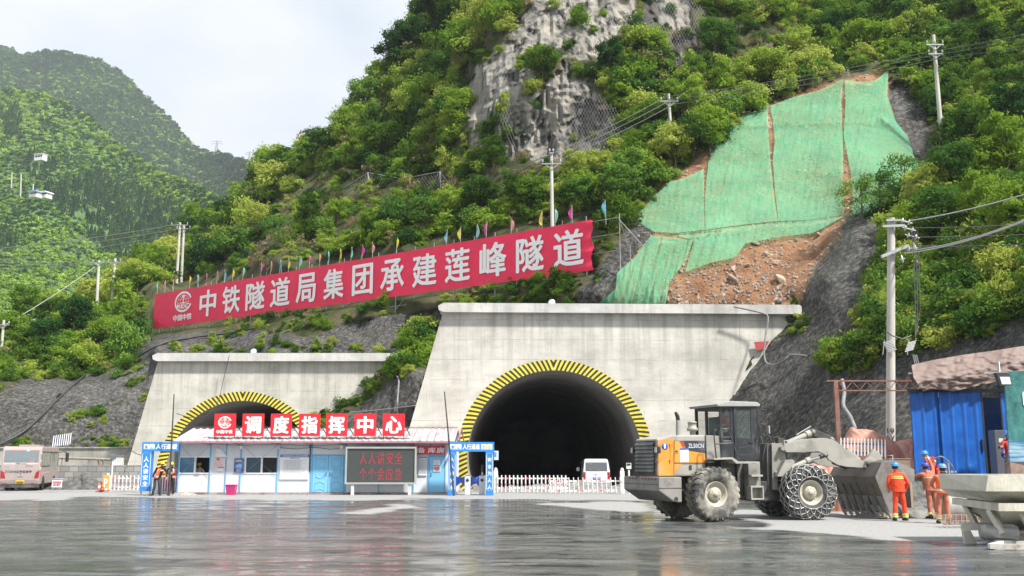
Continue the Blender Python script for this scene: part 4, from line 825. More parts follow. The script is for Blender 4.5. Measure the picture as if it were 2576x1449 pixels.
def coons(T, B, Lf, Rt, nu=60, nv=50):
 def pol(p, t):
  p = np.array(p, float); d = np.concatenate([[0], np.cumsum(np.hypot(*np.diff(p, axis=0).T))]); d /= d[-1]; return np.stack([np.interp(t, d, p[:, 0]), np.interp(t, d, p[:, 1])], -1)
 u = np.linspace(0, 1, nu); v = np.linspace(0, 1, nv); t = pol(T, u); b = pol(B, u); l = pol(Lf, v); r = pol(Rt, v); U, V = np.meshgrid(u, v); U = U[..., None]; V = V[..., None]
 return (1-V)*t[None]+V*b[None]+(1-U)*l[:, None]+U*r[:, None]-((1-U)*(1-V)*t[0]+U*(1-V)*t[-1]+(1-U)*V*b[0]+U*V*b[-1])
def net(label, T, B, Lf, Rt, off=.3, seed=1, nu=110, nv=70, wr=.14):
 S = coons(T, B, Lf, Rt, nu, nv); X = S[..., 0]; Yp = S[..., 1]; D = hill_base(X, Yp)
 uu = np.linspace(0, 1, nu)[None]; D = D-off-wr*1.6*np.abs(fbm(X/14+Yp/60, Yp/150, o=4, seed=seed))-.07*fbm(X/7, Yp/22, o=3, seed=seed+4)
 V = place(X, Yp, D); c = V.reshape(-1, 3).mean(0); o = link('safety_net', grid_mesh('safety_net', (V-c).reshape(-1, 3), nu, nv, NET)); o.location = c; return tag(o, label, 'net', 'green nets over the landslip')
net('leftmost upper green net panel ending in a point near the banner frame', [(1604,545),(1612,530),(1650,490),(1687,455),(1720,449),(1771,424)], [(1612,562),(1645,583),(1700,586),(1773,578)], [(1604,545),(1607,553),(1612,562)], [(1771,424),(1771,500),(1773,578)], seed=3, nv=40)
net('broad green net panel between the two torn gaps, its left corner under a tree', [(1777,452),(1786,380),(1800,330),(1860,295),(1931,266)], [(1774,578),(1860,566),(1957,556)], [(1777,452),(1773,500),(1774,578)], [(1931,266),(1933,330),(1938,400),(1946,480),(1957,556)], seed=5)
net('tallest middle green net panel between the long torn seams', [(1936,267),(1990,246),(2060,228),(2095,212),(2121,198)], [(1958,556),(2040,553),(2124,541)], [(1936,267),(1944,300),(1949,355),(1944,400),(1950,480),(1958,556)], [(2121,198),(2116,260),(2120,340),(2121,440),(2124,541)], seed=7)
net('darker rightmost green net panel hanging from the high corner', [(2125,200),(2160,206),(2200,204),(2235,176)], [(2140,540),(2200,530),(2260,520),(2300,505)], [(2125,200),(2127,260),(2122,343),(2138,420),(2146,480),(2140,540)], [(2235,176),(2232,240),(2253,305),(2284,344),(2302,400),(2324,440),(2300,505)], seed=9, off=.5, wr=.2)
net('ragged green net skirt hanging over the bare red scree', [(1637,590),(1700,588),(1773,580),(1860,569),(1957,558),(2040,554),(2122,543)], [(1724,684),(1790,660),(1850,648),(1876,612),(1960,596),(2046,586),(2122,545)], [(1637,590),(1700,592),(1746,605),(1724,684)], [(2122,543),(2122,545)], off=.55, seed=11, nv=26, wr=.25)
net('long green net curtain spilling down to the portal coping', [(1637,592),(1690,597),(1744,604)], [(1500,772),(1590,772),(1673,772)], [(1637,592),(1594,650),(1552,686),(1550,725),(1500,772)], [(1744,604),(1722,660),(1684,710),(1673,772)], off=.5, seed=13, wr=.25)
def proto_rock(name, seed, m, n=2):
 bm = bmesh.new(); bmesh.ops.create_icosphere(bm, subdivisions=n, radius=.5); r = np.random.default_rng(seed); pl_ = [Vector(r.normal(size=3)).normalized() for _ in range(7)]
 for v in bm.verts:
  for p_ in pl_:
   d = v.co.dot(p_)-.33
   if d > 0: v.co -= p_*d
  v.co.z *= .7
 me = bpy.data.meshes.new(name); bm.to_mesh(me); bm.free(); me.materials.append(m); return me
STONE = mat('stone', (.42, .36, .3), .9, var=.3, scale=2, bump=.6, dirt=(.25, .14, .09), dirt_amt=.8)
STG = mat('grey_stone', (.25, .25, .24), .9, var=.3, scale=2, bump=.6)
ROCKC = hidden_collection('stone_kinds', [proto_rock('st%d' % i, i, STONE, 1) for i in range(3)]+[proto_rock('sg0', 9, STG, 1)])
px, py, r = sample_px(16000, 1600, 2330, 190, 772, 31); z = zone(px, py, SOIL, 3) > 0; px = px[z]; py = py[z]
prob = np.where(py > 560, .45+.55*(py-560)/210, .55); k = r.random(len(px)) < prob; px = px[k]; py = py[k]; m_ = len(px); pts = place(px, py, hill_depth(px, py)-.03)
s = .07+.3*r.random(m_)**5; scatter('scree_stones', pts, s, r.random((m_, 3))*6, r.integers(0, 4, m_), ROCKC)
bo = [(1845, 702, .75, 'pale angular boulder low on the red scree'), (1965, 703, .9, 'round brown boulder right of the middle of the scree'), (1925, 640, .6, 'flat stone just below the ragged net edge'), (1845, 676, .4, 'small pale stone left of centre on the scree'), (1960, 758, .5, 'grey pointed stone on the coping among gravel'), (1880, 668, .45, 'long flat stone at mid height on the scree'), (1900, 612, .55, 'slab of rock sticking out under the net skirt'), (2060, 590, .4, 'stone at the right end of the net skirt')]
for px, py, s, lb in bo:
 Y = float(hill_depth(np.array([px]), np.array([py]))[0]); o = link('boulder', proto_rock('boulder', px, STONE if s != .5 else STG, 2)); o.location = P(px, py, Y-.15); o.scale = (s*1.3, s, s*.9); o.rotation_euler = (random.random(), random.random(), random.random()*6); tag(o, lb, 'boulder', 'boulders on the scree')
# ============================================================ POWER POLES AND WIRES
POLEC = mat('pole_concrete', (.55, .53, .48), .85, var=.12, scale=1.5, bump=.2, dirt=(.3, .29, .26), dirt_amt=.5, stretch=(1, 1, .2))
CERAM = mat('porcelain', (.62, .62, .62), .2, var=.05); WIRE = mat('wire', (.12, .12, .13), .5, .3); WIREL = mat('wire_light', (.4, .4, .4), .5, .3)
def insul(m, a, b, n=3, r=.11):
 a = Vector(a); b = Vector(b); m.tube([a, b], .03, 6)
 for i in range(n):
  c = a.lerp(b, (i+.5)/n); d = (b-a).normalized(); m.tube([c-d*.05, c-d*.02, c+d*.03, c+d*.05], [.03, r, r*.6, .03], 12)
def pole(label, bx, by, tx, ty, Y, r0=.19, r1=.12, sink=1.5, arms=(), group='concrete power poles', extra=None):
 b = P(bx, by, Y); tp = P(tx, ty, Y); t = empty('power_pole', label, 'power pole', b, 0, group); top = tp-b
 m = MB(); m.tube([(-top.x*.1, 0, -sink), (0, 0, 0), tuple(top)], [r0, r0*.98, r1], 18); m.build('pole', POLEC, t)
 for (dz, ln, n, w) in arms:
  o = Vector((top.x*(1-dz/top.z), 0, top.z-dz)); m = MB(); m.box(o.x-ln/2, o.x+ln/2, -.2, -.12, o.z-.04, o.z+.04); m.bar((o.x-ln*.36, -.16, o.z), (o.x, -.16, o.z-ln*.3), .04); m.bar((o.x+ln*.36, -.16, o.z), (o.x, -.16, o.z-ln*.3), .04); m.build('crossarm', GALV, t)
  for k in range(n):
   xx = o.x-ln*.45+ln*.9*k/max(1, n-1); m = MB(); m.lathe([(.02, 0), (.02, .1), (.09, .12), (.05, .2), (.07, .22), (.03, .3), (.001, .31)], (xx, -.16, o.z+.03), 'z', 12); m.build('insulator', CERAM, t)
 if extra: extra(t, top)
 return t, b, top
EXT = {}
pole('tall concrete pole rising from the bushes just behind the banner', 1390, 640, 1387, 385, 73, .17, .11, 3, [(.9, 1.5, 3, 0), (.05, .3, 2, 0)])
pole('thin concrete pole among dark trees left of the green nets', 1688, 345, 1682, 236, 78.5, .15, .1, 1, [(.7, 1.5, 3, 0)])
pole('leaning concrete pole at the upper right above the green net edge', 2374, 418, 2348, 88, 76, .21, .13, 1, [(.9, 1.4, 3, 0), (1.7, 1.2, 2, 0)])
pole('left concrete pole of the linked pair at the far left bushes', 240, 836, 249, 655, 114, .2, .15, 1.5, [(.3, 1.4, 2, 0)])
pole('right concrete pole of the linked pair at the far left bushes', 277, 824, 290, 650, 116, .2, .15, 1.5, [(.5, 1.6, 3, 0)])
pole('left pole of the close pair behind the left end of the banner', 443, 727, 453, 560, 122, .2, .14, 1.5, [(.35, 2.2, 3, 0)])
pole('right pole of the close pair behind the left end of the banner', 455, 725, 463, 566, 124, .19, .14, 1.5, [(.5, 1.8, 2, 0)])
pole('short pole with small lamps at the left edge of the picture', 4, 872, 10, 805, 96, .14, .12, 1, [(.5, 1.3, 2, 0)])
for i, (x, y0, y1, Y) in enumerate(((52, 482, 438, 380), (46, 482, 440, 380), (44, 482, 452, 380), (83, 478, 463, 370), (29, 462, 434, 420))):
 if i in (1, 2): continue
 pole(['tiny white pole on the far slope nearest the shed', '', '', 'tiny pole just above the blue roofed far house', 'leftmost tiny pole on the far slope'][i], x, y0, x+1, y1, Y, .25, .2, 2, [], 'tiny poles on the far slope')
def near_extra(t, top):
 X, Z = top.x, top.z
 for i in range(3): m = MB(); insul(m, (X+.3+.1*i, -.1, Z-.1-.32*i), (X+.8+.13*i, -.2, Z-.28-.32*i), 2, .14); m.build('insulator_string', CERAM, t)
 m = MB(); insul(m, (X+.42, -.2, Z-1.38), (X+.95, -.25, Z-1.36), 2, .19); m.build('insulator_string', CERAM, t)
 m = MB(); insul(m, (X+.16, -.2, Z-1.85), (X+.36, -.3, Z-1.82), 1, .22); m.build('insulator_string', CERAM, t)
 for a, b, w in (((X-.3, -.2, Z-.14), (X+.4, -.2, Z-.14), .08), ((X-.5, -.25, Z-.42), (X+.45, -.25, Z-.38), .1), ((X-.65, -.3, Z-1.75), (X+.5, -.3, Z-1.28), .13)): m = MB(); m.bar(a, b, w); m.build('crossarm', GALV, t)
 m = MB()
 for k in range(3): m.tube([(X+1.0-.12*k, -.2, Z-.6), (X+.95-.1*k, -.2, Z-2.4), (X+.85-.1*k, -.25, Z-4), (X+.55, -.3, Z-5.2)], .018, 5)
 m.tube([(X+.4, -.3, Z-5.1), (X, -.35, Z-5.25), (X-.4, -.3, Z-5.1), (X-.6, -.3, Z-4.95)], .03, 5); m.build('cable', WIRE, t)
 for sx, az in ((.42, .5), (-.6, -.6)):
  m = MB()
  for k in range(7): a = Vector((X+sx-math.sin(az)*.05*k, -.3, Z-5.4-.06*k)); m.tube([a+Vector((-.2, 0, -.02)), a+Vector((.16, 0, .08))], .026, 6)
  m.bar((X+sx-.15, -.3, Z-5.3), (X+sx-.25, -.3, Z-5.9), .03); m.build('surge_arrester', GALV, t)
 m = MB()
 for k in range(3): m.tube([(X+.4+.07*k, -.3, Z-5.9), (X+.5+.08*k, -.3, Z-6.5)], .02, 5)
 m.build('lead', GALV, t)
tp, bb, tt = pole('large near concrete pole with insulators standing behind the orange tarp heap', 2240, 1150, 2242, 549, 41.5, .2, .155, 1.8, [], extra=near_extra)
for s, z in (('10', .98), ('kV', .68), ('078', .38)):
 text('pole_number', s, .3, .2, mat('stencil_black', (.03, .03, .03), .7), (0.0, -.215, P(2240, 1150-0, 41.5).z*0+z+.1), tp, bold=.02, depth=.004)
def wire(label, pts, r=.02, m=WIRE, sag=0, group='overhead power lines'):
 mb = MB(); P3 = [Vector(p) for p in pts]; out = []
 for i in range(len(P3)-1):
  a, b = P3[i], P3[i+1]; n = 14; s = sag*(b-a).length
  for k in range(n+(i == len(P3)-2)): u = k/n; q = a.lerp(b, u); q.z -= s*4*u*(1-u); out.append(q)
 c = out[0].copy(); mb.tube([q-c for q in out], r, 5); o = mb.build('power_line', m); o.location = c; return tag(o, label, 'power line', group)
hi = [(( 1374, 393), (1676, 243), (2340, 130), (2700, 60)), ((1388, 398), (1690, 250), (2352, 138), (2700, 72)), ((1401, 405), (1695, 262), (2362, 148), (2700, 92))]
for i, w_ in enumerate(hi):
 Ys = (73, 78.5, 76, 72); wire('%s of three wires crossing the green nets to the leaning pole' % ('topmost', 'middle', 'lowest')[i], [P(x, y, Y-.3) for (x, y), Y in zip(w_, Ys)], .022, sag=.012)
for i, (y0, y1) in enumerate(((628, 590), (616, 583))):
 wire('%s faint wire running left from the banner pole' % ('lower', 'upper')[i], [P(1374, 393+12*i, 72.6), P(1150, 462+8*i, 92), P(900, 520+8*i, 105), P(470, 575+10*i, 122)], .02, sag=.01)
for i, (x0, y0, y1) in enumerate(((447, 564, 608), (450, 575, 622), (455, 587, 640))):
 wire('%s wire from the close pole pair to the left edge' % ('highest', 'middle', 'lowest')[i], [P(x0, y0, 121.5), P(-300, y1+30, 150)], .035, WIREL, sag=.015)
for i in range(3): wire('%s wire from the linked pole pair to the left edge' % ('highest', 'middle', 'lowest')[i], [P(238+3*i, 658+4*i, 113.5), P(-300, 655+14*i, 130)], .03, WIREL, sag=.004)
wire('thick line falling from the linked poles to the left edge pole', [P(238, 672, 113.5), P(12, 818, 96)], .045, WIREL, sag=.01)
wire('upper pale line from the top of the large near pole to the right edge', [P(2286, 556, 41.3), P(2700, 450, 34)], .03, WIREL, sag=.02)
for i, y in enumerate((575, 598, 621)): wire('%s thin dark wire from the large near pole to the right edge' % ('first', 'second', 'third')[i], [P(2290+8*i, y-2, 41.3), P(2800, y-30+4*i, 33)], .018, WIRE, sag=.012)
for i in range(2): wire('%s pale line of the close pair leaving the middle of the near pole' % ('upper', 'lower')[i], [P(2296-20*i, 630+8*i, 41.2), P(2700, 498+5*i, 32)], .028, WIREL, sag=.03)
HOSE = mat('grey_hose', (.2, .2, .21), .6, var=.2); HOSEB = mat('black_hose', (.035, .035, .04), .5)
def hose(label, pts, r=.05, m=HOSE, name='hose', cat='hose'):
 P3 = [Vector(p) for p in pts]; out = []
 for i in range(len(P3)-1):
  p0 = P3[max(i-1, 0)]; p1 = P3[i]; p2 = P3[i+1]; p3 = P3[min(i+2, len(P3)-1)]
  for k in range(8):
   u = k/8; out.append(.5*((2*p1)+(p2-p0)*u+(2*p0-5*p1+4*p2-p3)*u*u+(3*p1-p0-3*p2+p3)*u**3))
 out.append(P3[-1]); c = out[0].copy(); mb = MB(); mb.tube([q-c for q in out], r, 8); o = mb.build(name, m); o.location = c; return tag(o, label, cat)
def on_hill(px, py, off=.15): return P(px, py, float(hill_depth(np.array([px]), np.array([py]))[0])-off)
hose('grey cable hanging from the right coping and looping over the dark slope', [P(1845, 771, 61.3), P(1915, 787, 61.2), P(1932, 800, 61.1), P(1925, 850, 60.8), P(1924, 905, 60.4), P(1945, 918, 59.8), P(1975, 905, 58.8), P(1990, 893, 58.6), P(2030, 895, 57.5)], .055)
hose('long dark pipe running diagonally down the left grey slope to the bus', [on_hill(x, y, .3) for x, y in ((215, 942), (150, 1000), (105, 1045), (60, 1085), (0, 1118), (-60, 1150))], .09, HOSEB, 'pipe', 'pipe')
hose('pale hose with a blue sleeve hanging on the shotcrete between the portals', [on_hill(996, 944, .5), on_hill(1003, 955, .55), on_hill(1002, 980, .5), on_hill(1000, 1010, .5), on_hill(1000, 1075, .6)], .06)
hose('dark cable sagging over the brown bank right of the left portal top', [on_hill(990, 818, .5), on_hill(1030, 832, .5), on_hill(1080, 860, .5), on_hill(1120, 870, .5)], .05, HOSEB)
hose('black hose lying along the ledge below the left part of the banner', [on_hill(325, 912, .4), on_hill(400, 868, .4), on_hill(480, 850, .4), on_hill(590, 836, .4), on_hill(660, 822, .4)], .08, HOSEB)
hose('grey corrugated hose curving down the rock behind the rusty frame', [P(2118, 955, 47.5), P(2124, 985, 47), P(2122, 1020, 46), P(2140, 1050, 45), P(2152, 1080, 44.2)], .09)
hose('thin cable drooping across the mouth of the left portal', [P(577, 893, 71.2), P(560, 965, 71.2), P(548, 1010, 69), P(520, 1045, 66), P(480, 1050, 64), P(445, 1040, 56)], .02, HOSEB, 'cable', 'cable')
hose('thin wire strung from the wedge of shotcrete to the right portal wall', [P(880, 1037, 66.5), P(960, 1030, 64), P(1045, 1020, 61.7)], .02, WIREL, 'cable', 'cable')
hose('dark cable rising along the left portal foot to a small box', [P(360, 1146, 60), P(345, 1142, 66), P(325, 1133, 69), P(312, 1150, 70), P(305, 1162, 71)], .025, HOSEB, 'cable', 'cable')
def mesh_fence():
 A = P(935, 492, 104); B = P(1110, 470, 92); t = empty('rockfall_fence', 'grey rockfall fence of three posts and cable mesh on the grassy slope', 'fence', A)
 a2 = P(925, 434, 104)-A; b1 = B-A; b2 = P(1107, 432, 92)-A; c1 = P(790, 560, 118)-A; c2 = P(780, 500, 118)-A
 for p, q in ((Vector((0, 0, -.5)), a2), (b1, b2), (c1, c2)):
  m = MB(); m.tube([p, q], .09, 8); m.build('post', GALV, t)
 m = MB(); m.tube([a2, (a2+b2)/2-Vector((0, 0, .7)), b2], .03, 5); m.tube([a2, (a2+c2)/2-Vector((0, 0, .7)), c2], .03, 5)
 for k in range(26):
  u = k/26
  for (p0, p1, q0, q1) in ((Vector((0, 0, 0)), b1, a2, b2), (c1, Vector((0, 0, 0)), c2, a2)):
   s = Vector((0, 0, 1))*2.8*u*(1-u); m.tube([p0.lerp(p1, u), q0.lerp(q1, min(1, u+.08))-s], .012, 3); m.tube([p0.lerp(p1, min(1, u+.08)), q0.lerp(q1, u)-s], .012, 3)
 m.tube([b2, P(1150, 490, 91)-A], .03, 5); m.build('cable_mesh', WIREL, t)
mesh_fence()
def cliff_net(label, poly, box, nx, nz):
 m = MB(); x0, x1, y0, y1 = box
 for i in range(nx):
  for s in (-1, 1):
   pts = []
   for j in range(nz+1):
    px = x0+(x1-x0)*i/nx+s*(j-nz/2)*(x1-x0)/nx*.5; py = y0+(y1-y0)*j/nz
    if inpoly(np.array([px]), np.array([py]), poly)[0]: pts.append((px, py))
    else:
     if len(pts) > 1: emit_(m, pts)
     pts = []
   if len(pts) > 1: emit_(m, pts)
 c = Vector(m.v[0]); m.v = [tuple(Vector(q)-c) for q in m.v]; o = m.build('rock_net', WIREL); o.location = c; tag(o, label, 'rock net', 'diamond wire nets on the cliff')
def emit_(m, pts):
 a = np.array(pts, float); D = hill_base(a[:, 0], a[:, 1])*.985+.6*fbm(a[:, 0]/30, a[:, 1]/40, o=2, seed=4); m.tube([P(x, y, d) for (x, y), d in zip(pts, D)], .007, 3, cap=False)
cliff_net('diamond wire net over the dark lower cliff left of the thin pole', [(1440, 200), (1500, 230), (1560, 280), (1600, 380), (1560, 400), (1430, 380)], (1430, 1600, 200, 400), 22, 26)
cliff_net('diamond wire net over the grey cliff at the top of the picture', [(1640, -20), (1760, -20), (1790, 60), (1700, 130), (1660, 90)], (1630, 1790, -20, 140), 22, 22)
cliff_net('diamond wire net hanging over the left edge of the pale cliff', [(1265, 90), (1290, 100), (1275, 200), (1300, 380), (1240, 390), (1240, 200)], (1235, 1310, 80, 395), 10, 34)
for px, y0, y1, Y, lb in ((544, 388, 355, 1180, 'lattice pylon standing alone on the far ridge'), (627, 408, 383, 1050, 'small lattice pylon at the end of the far ridge'), (655, 432, 392, 1000, 'faint lattice pylon half hidden behind the near trees')):
 b = P(px, y0+3, Y); h = P(px, y1, Y).z-b.z; t = empty('pylon', lb, 'pylon', b); m = MB(); w = h*.14; r = .35
 for sx in (-1, 1):
  for sy in (-1, 1): m.tube([(sx*w, sy*w, 0), (sx*w*.35, sy*w*.35, h*.7), (sx*w*.2, sy*w*.2, h)], r, 4)
 for k in range(6):
  z0 = h*k/7; z1 = h*(k+1)/7; w0 = w*(1-.9*k/7); w1 = w*(1-.9*(k+1)/7); m.tube([(-w0, -w0, z0), (w1, -w1, z1)], r*.5, 4); m.tube([(w0, -w0, z0), (-w1, -w1, z1)], r*.5, 4)
 m.build('tower', GALV, t); m = MB()
 for zz, ww in ((.97, .34), (.8, .42)): m.tube([(-h*ww, 0, h*zz), (0, 0, h*zz+.8), (h*ww, 0, h*zz)], r*.8, 4)
 m.build('crossarm', GALV, t)
HW = mat('house_wall', (.75, .74, .72), .8, var=.08); HR2 = mat('blue_roof', (.2, .35, .55), .6); HD = mat('dark_window', (.03, .035, .04), .2)
def house(px, py, Y, w, h, d, lb, roof, flat=False):
 b = P(px, py, Y); t = empty('farmhouse', lb, 'house', b, rad(-20)); m = MB(); m.box(-w/2, w/2, 0, d, -.8, h); m.build('wall', HW, t); m = MB()
 if flat: m.box(-w/2-.3, w/2+.3, -.3, d+.3, h+.003, h+.35)
 else: m.prism([(-w/2-.5, h), (w/2+.5, h), (w/2, h+.5), (-w/2, h+.5)], -.5, d+.5, 'y')
 m.build('roof', roof, t)
 for k in range(3): m = MB(); m.box(-w*.35+k*w*.3, -w*.35+k*w*.3+1.3, -.03, .02, h*.35, h*.75); m.build('window', HD, t)
house(96, 399, 470, 5.2, 2.2, 3, 'white flat roofed farmhouse high on the far slope', mat('white_roof', (.6, .6, .6), .7), True)
house(82, 490, 350, 3.4, 1.1, 3, 'low white shed with pale blue roof on the far slope', HR2); house(106, 492, 352, 3.4, 1.1, 3, 'low white house with light roof right of the blue roofed shed', mat('pale_roof', (.6, .63, .66), .6))
# ============================================================ LEFT WALLS
m = MB(); a = P(-60, 1128, 75.5); b = P(330, 1128, 75.5); zt = a.z
m.box(-62, b.x+1, 75.0, 76.2, -.3, zt); m.box(-62, b.x+1, 74.9, 76.3, zt+.003, zt+.1)
tag(m.build('retaining_wall', mat_concrete('retaining_concrete', base=(.46, .45, .4), jz=3.0, jx=9, topz=2.9, stain=.8)), 'long low concrete retaining wall behind the bus', 'retaining wall')
def mat_block():
 m, N, L, b = newmat('block_wall'); tc = N.new('ShaderNodeTexCoord'); sp = N.new('ShaderNodeSeparateXYZ'); cb = N.new('ShaderNodeCombineXYZ'); L.new(tc.outputs['Object'], sp.inputs[0]); L.new(sp.outputs['X'], cb.inputs['X']); L.new(sp.outputs['Z'], cb.inputs['Y'])
 br = N.new('ShaderNodeTexBrick'); L.new(cb.outputs[0], br.inputs[0]); br.inputs['Scale'].default_value = 1; br.inputs['Brick Width'].default_value = .62; br.inputs['Row Height'].default_value = .36; br.inputs['Mortar Size'].default_value = .018
 br.inputs['Color1'].default_value = (.36, .36, .34, 1); br.inputs['Color2'].default_value = (.24, .24, .23, 1); br.inputs['Mortar'].default_value = (.13, .13, .125, 1); L.new(br.outputs['Color'], b.inputs['Base Color']); b.inputs['Roughness'].default_value = .9
 bp = N.new('ShaderNodeBump'); bp.inputs['Distance'].default_value = .03; bp.inputs['Strength'].default_value = .6; bp.invert = True; L.new(br.outputs['Fac'], bp.inputs['Height']); L.new(bp.outputs[0], b.inputs['Normal']); return m
a = P(125, 1170, 68); b = P(370, 1170, 68); m = MB(); m.box(-44, b.x, 68, 68.4, -.2, a.z); tag(m.build('block_wall', mat_block()), 'low grey wall of large blocks behind the barrier and rubble', 'block wall')
PIPE = mat('rusty_pipe', (.3, .26, .22), .7, .2, var=.25)
a = P(130, 1151, 73); b = P(400, 1160, 73); m = MB(); m.tube([(0, 0, 0), tuple(b-a)], .1, 10); m.tube([(.3, 0, -.62), ((b-a).x*.9, 0, -.7)], .05, 8)
for k in (0.1, .35, .6, .85): m.tube([((b-a).x*k, 0, 0), ((b-a).x*k, 0, -a.z)], .04, 6)
o = m.build('pipeline', PIPE); o.location = a; tag(o, 'long horizontal pipe carried along the foot of the retaining wall', 'pipe')
a = P(408, 1177, 73.5); m = MB(); h = 3.2; m.bar((0, 0, .1), (-.28, 0, 1.2), .06); m.bar((.08, 0, .1), (.16, 0, .85), .05); m.bar((-.28, 0, 1.2), (.18, 0, .85), .05); o = m.build('steel_bracket', mat('rust', (.16, .07, .04), .8, var=.3)); o.location = P(252, 1193, 73); tag(o, 'rusty brown triangular steel bracket leaning on the retaining wall', 'bracket')
def box_on_wall():
 t = empty('control_box', 'white control cabinet on legs beside the left portal foot', 'control cabinet', P(293, 1215, 69.5)); m = MB(); m.box(-.3, .35, -.2, .2, 1.15, 1.8, 0, .03); m.build('cabinet', WHITEM, t); m = MB(); m.box(-.38, .42, -.25, .25, 1.803, 1.85); m.build('lid', GALV, t)
 m = MB(); m.box(-.08, .08, 0, .1, -.1, 1.15); m.build('post', GALV, t)
 t = empty('flood_lamp', 'grey lamp head on a pole left of the control cabinet', 'lamp', P(279, 1228, 63)); m = MB(); m.tube([(0, 0, 0), (0, 0, 1.75)], .045, 8); m.build('post', WHITEM, t); m = MB(); m.box(-.16, .16, -.1, .1, 1.75, 2.05, 0, .04); m.build('lamp_head', mat('lamp_grey', (.13, .15, .18), .4), t)
box_on_wall()
def bar_panel(name, label, px, py, Y, w, h, n, rot, rails, mt, rt, tip=.0, cat='fence panel'):
 t = empty(name, label, cat, P(px, py, Y), 0); t.rotation_euler = rot
 for k in range(n):
  x = -w/2+w*k/(n-1); m = MB(); m.box(x-.025, x+.025, -.015, .015, 0, h)
  if tip: m.add([(x-.025, -.015, h), (x+.025, -.015, h), (x+.025, .015, h), (x-.025, .015, h), (x, 0, h+tip)], [(0, 1, 4), (1, 2, 4), (2, 3, 4), (3, 0, 4)])
  m.build('bar', mt, t)
 for z in rails: m = MB(); m.box(-w/2-.04, w/2+.04, .017, .05, z, z+.06); m.build('rail', rt, t)
 return t
BLUEP = mat('blue_paint', (.03, .11, .33), .5, var=.15)
bar_panel('barred_barrier', 'white and blue barred panel thrown on the left grey slope', 154, 1121, 76.0, 1.3, .95, 9, (rad(-25), rad(-9), 0), (.15, .45, .75), WHITEM, BLUEP)
# ============================================================ SITE OFFICE
YO = 55.0
def OX(px, y=YO): return P(px, 1180, y).x
def OZ(py, y=YO): return P(1288, py, y).z
x0 = OX(447); x1 = OX(1141); H = 2.86; DEP = 5.4
PANEL = mat('office_panel', (.66, .69, .73), .55, var=.05, scale=1.2, dirt=(.4, .41, .42), dirt_amt=.5, stretch=(1, 1, .4), dlo=.5, dhi=.75)
SKYB = mat('frame_blue', (.12, .42, .72), .45, var=.08); ROOFM = None
def mat_roof():
 m, N, L, b = newmat('office_roof'); tc = N.new('ShaderNodeTexCoord'); sp = N.new('ShaderNodeSeparateXYZ'); L.new(tc.outputs['Object'], sp.inputs[0])
 n = N.new('ShaderNodeTexNoise'); mp = N.new('ShaderNodeMapping'); mp.inputs['Scale'].default_value = (3.2, .25, .25); L.new(tc.outputs['Object'], mp.inputs[0]); L.new(mp.outputs[0], n.inputs[0]); n.inputs['Scale'].default_value = 1.6; n.inputs['Detail'].default_value = 8; n.inputs['Roughness'].default_value = .7
 r = N.new('ShaderNodeValToRGB'); e = r.color_ramp.elements; e[0].position = .45; e[0].color = (.42, .405, .41, 1); e[1].position = .6; e[1].color = (.34, .27, .29, 1); q = e.new(.7); q.color = (.3, .13, .17, 1); L.new(n.outputs['Fac'], r.inputs[0]); L.new(r.outputs[0], b.inputs['Base Color']); b.inputs['Roughness'].default_value = .6; return m
ROOFM = mat_roof()
off = empty('site_office', 'long white and blue prefabricated site office under a low dusty roof', 'site office', (x0, YO, 0)); W = x1-x0
def lx(px, y=YO): return OX(px, y)-x0
wins = [(lx(452), lx(528), OZ(1189), OZ(1151)), (lx(619), lx(697), OZ(1189), OZ(1151))]
m = MB(); xs = sorted([0, W]+[v for w_ in wins for v in w_[:2]]); zb, zt = wins[0][2], wins[0][3]
for i in range(len(xs)-1):
 a, b = xs[i], xs[i+1]
 if any(abs(a-w_[0]) < 1e-4 for w_ in wins): m.box(a, b, 0, .08, .12, zb); m.box(a, b, 0, .08, zt, H)
 else: m.box(a, b, 0, .08, .12, H)
m.box(0, .08, .081, DEP, .12, H); m.box(W-.08, W, .081, DEP, .12, H); m.box(.081, W-.081, DEP-.08, DEP, .12, H); m.build('wall', PANEL, off)
m = MB(); m.box(.1, W-.1, .1, DEP-.1, .05, .12); m.build('floor', mat('office_floor', (.25, .25, .25), .7), off)
m = MB(); m.box(-.1, W+.15, -.12, DEP+.1, -.15, .115); m.build('plinth', mat('plinth', (.36, .34, .33), .85, dirt=(.15, .07, .07), dirt_amt=.8), off)
m = MB(); m.box(.081, W-.081, 2.2, 2.26, .13, H-.1); m.build('inner_wall', mat('office_inner', (.2, .21, .23), .8), off)
ry = DEP/2; zr = P(800, 1078, YO+ry).z; ev = P(800, 1110, YO-.75).z
def roof_side(m, ya, za, yb, zb_, xa, xb_):
 n = int((xb_-xa)/.065); v = []; f = []
 for i in range(n+1):
  x = xa+(xb_-xa)*i/n; o = .045 if (i % 6) in (0, 1) else 0
  for (y, z) in ((ya, za), (yb, zb_)): v.append((x, y, z+o)); v.append((x, y, z+o-.05))
 for i in range(n): k = 4*i; f += [(k, k+4, k+6, k+2), (k+1, k+3, k+7, k+5), (k, k+1, k+5, k+4), (k+2, k+6, k+7, k+3)]
 m.add(v, f)
m = MB(); xl, xr_ = lx(431, YO-.75), lx(1124, YO-.75)+.4
roof_side(m, -.75, ev, ry, zr, xl, xr_); roof_side(m, DEP+.75, ev, ry+.01, zr, xl, xr_); m.build('roof', ROOFM, off)
m = MB(); m.box(xl, xr_, ry-.12, ry+.12, zr+.06, zr+.09); m.build('ridge_cap', mat('ridge_dark', (.16, .13, .13), .6), off)
m = MB(); GAB = mat('gable_pink', (.34, .17, .19), .6)
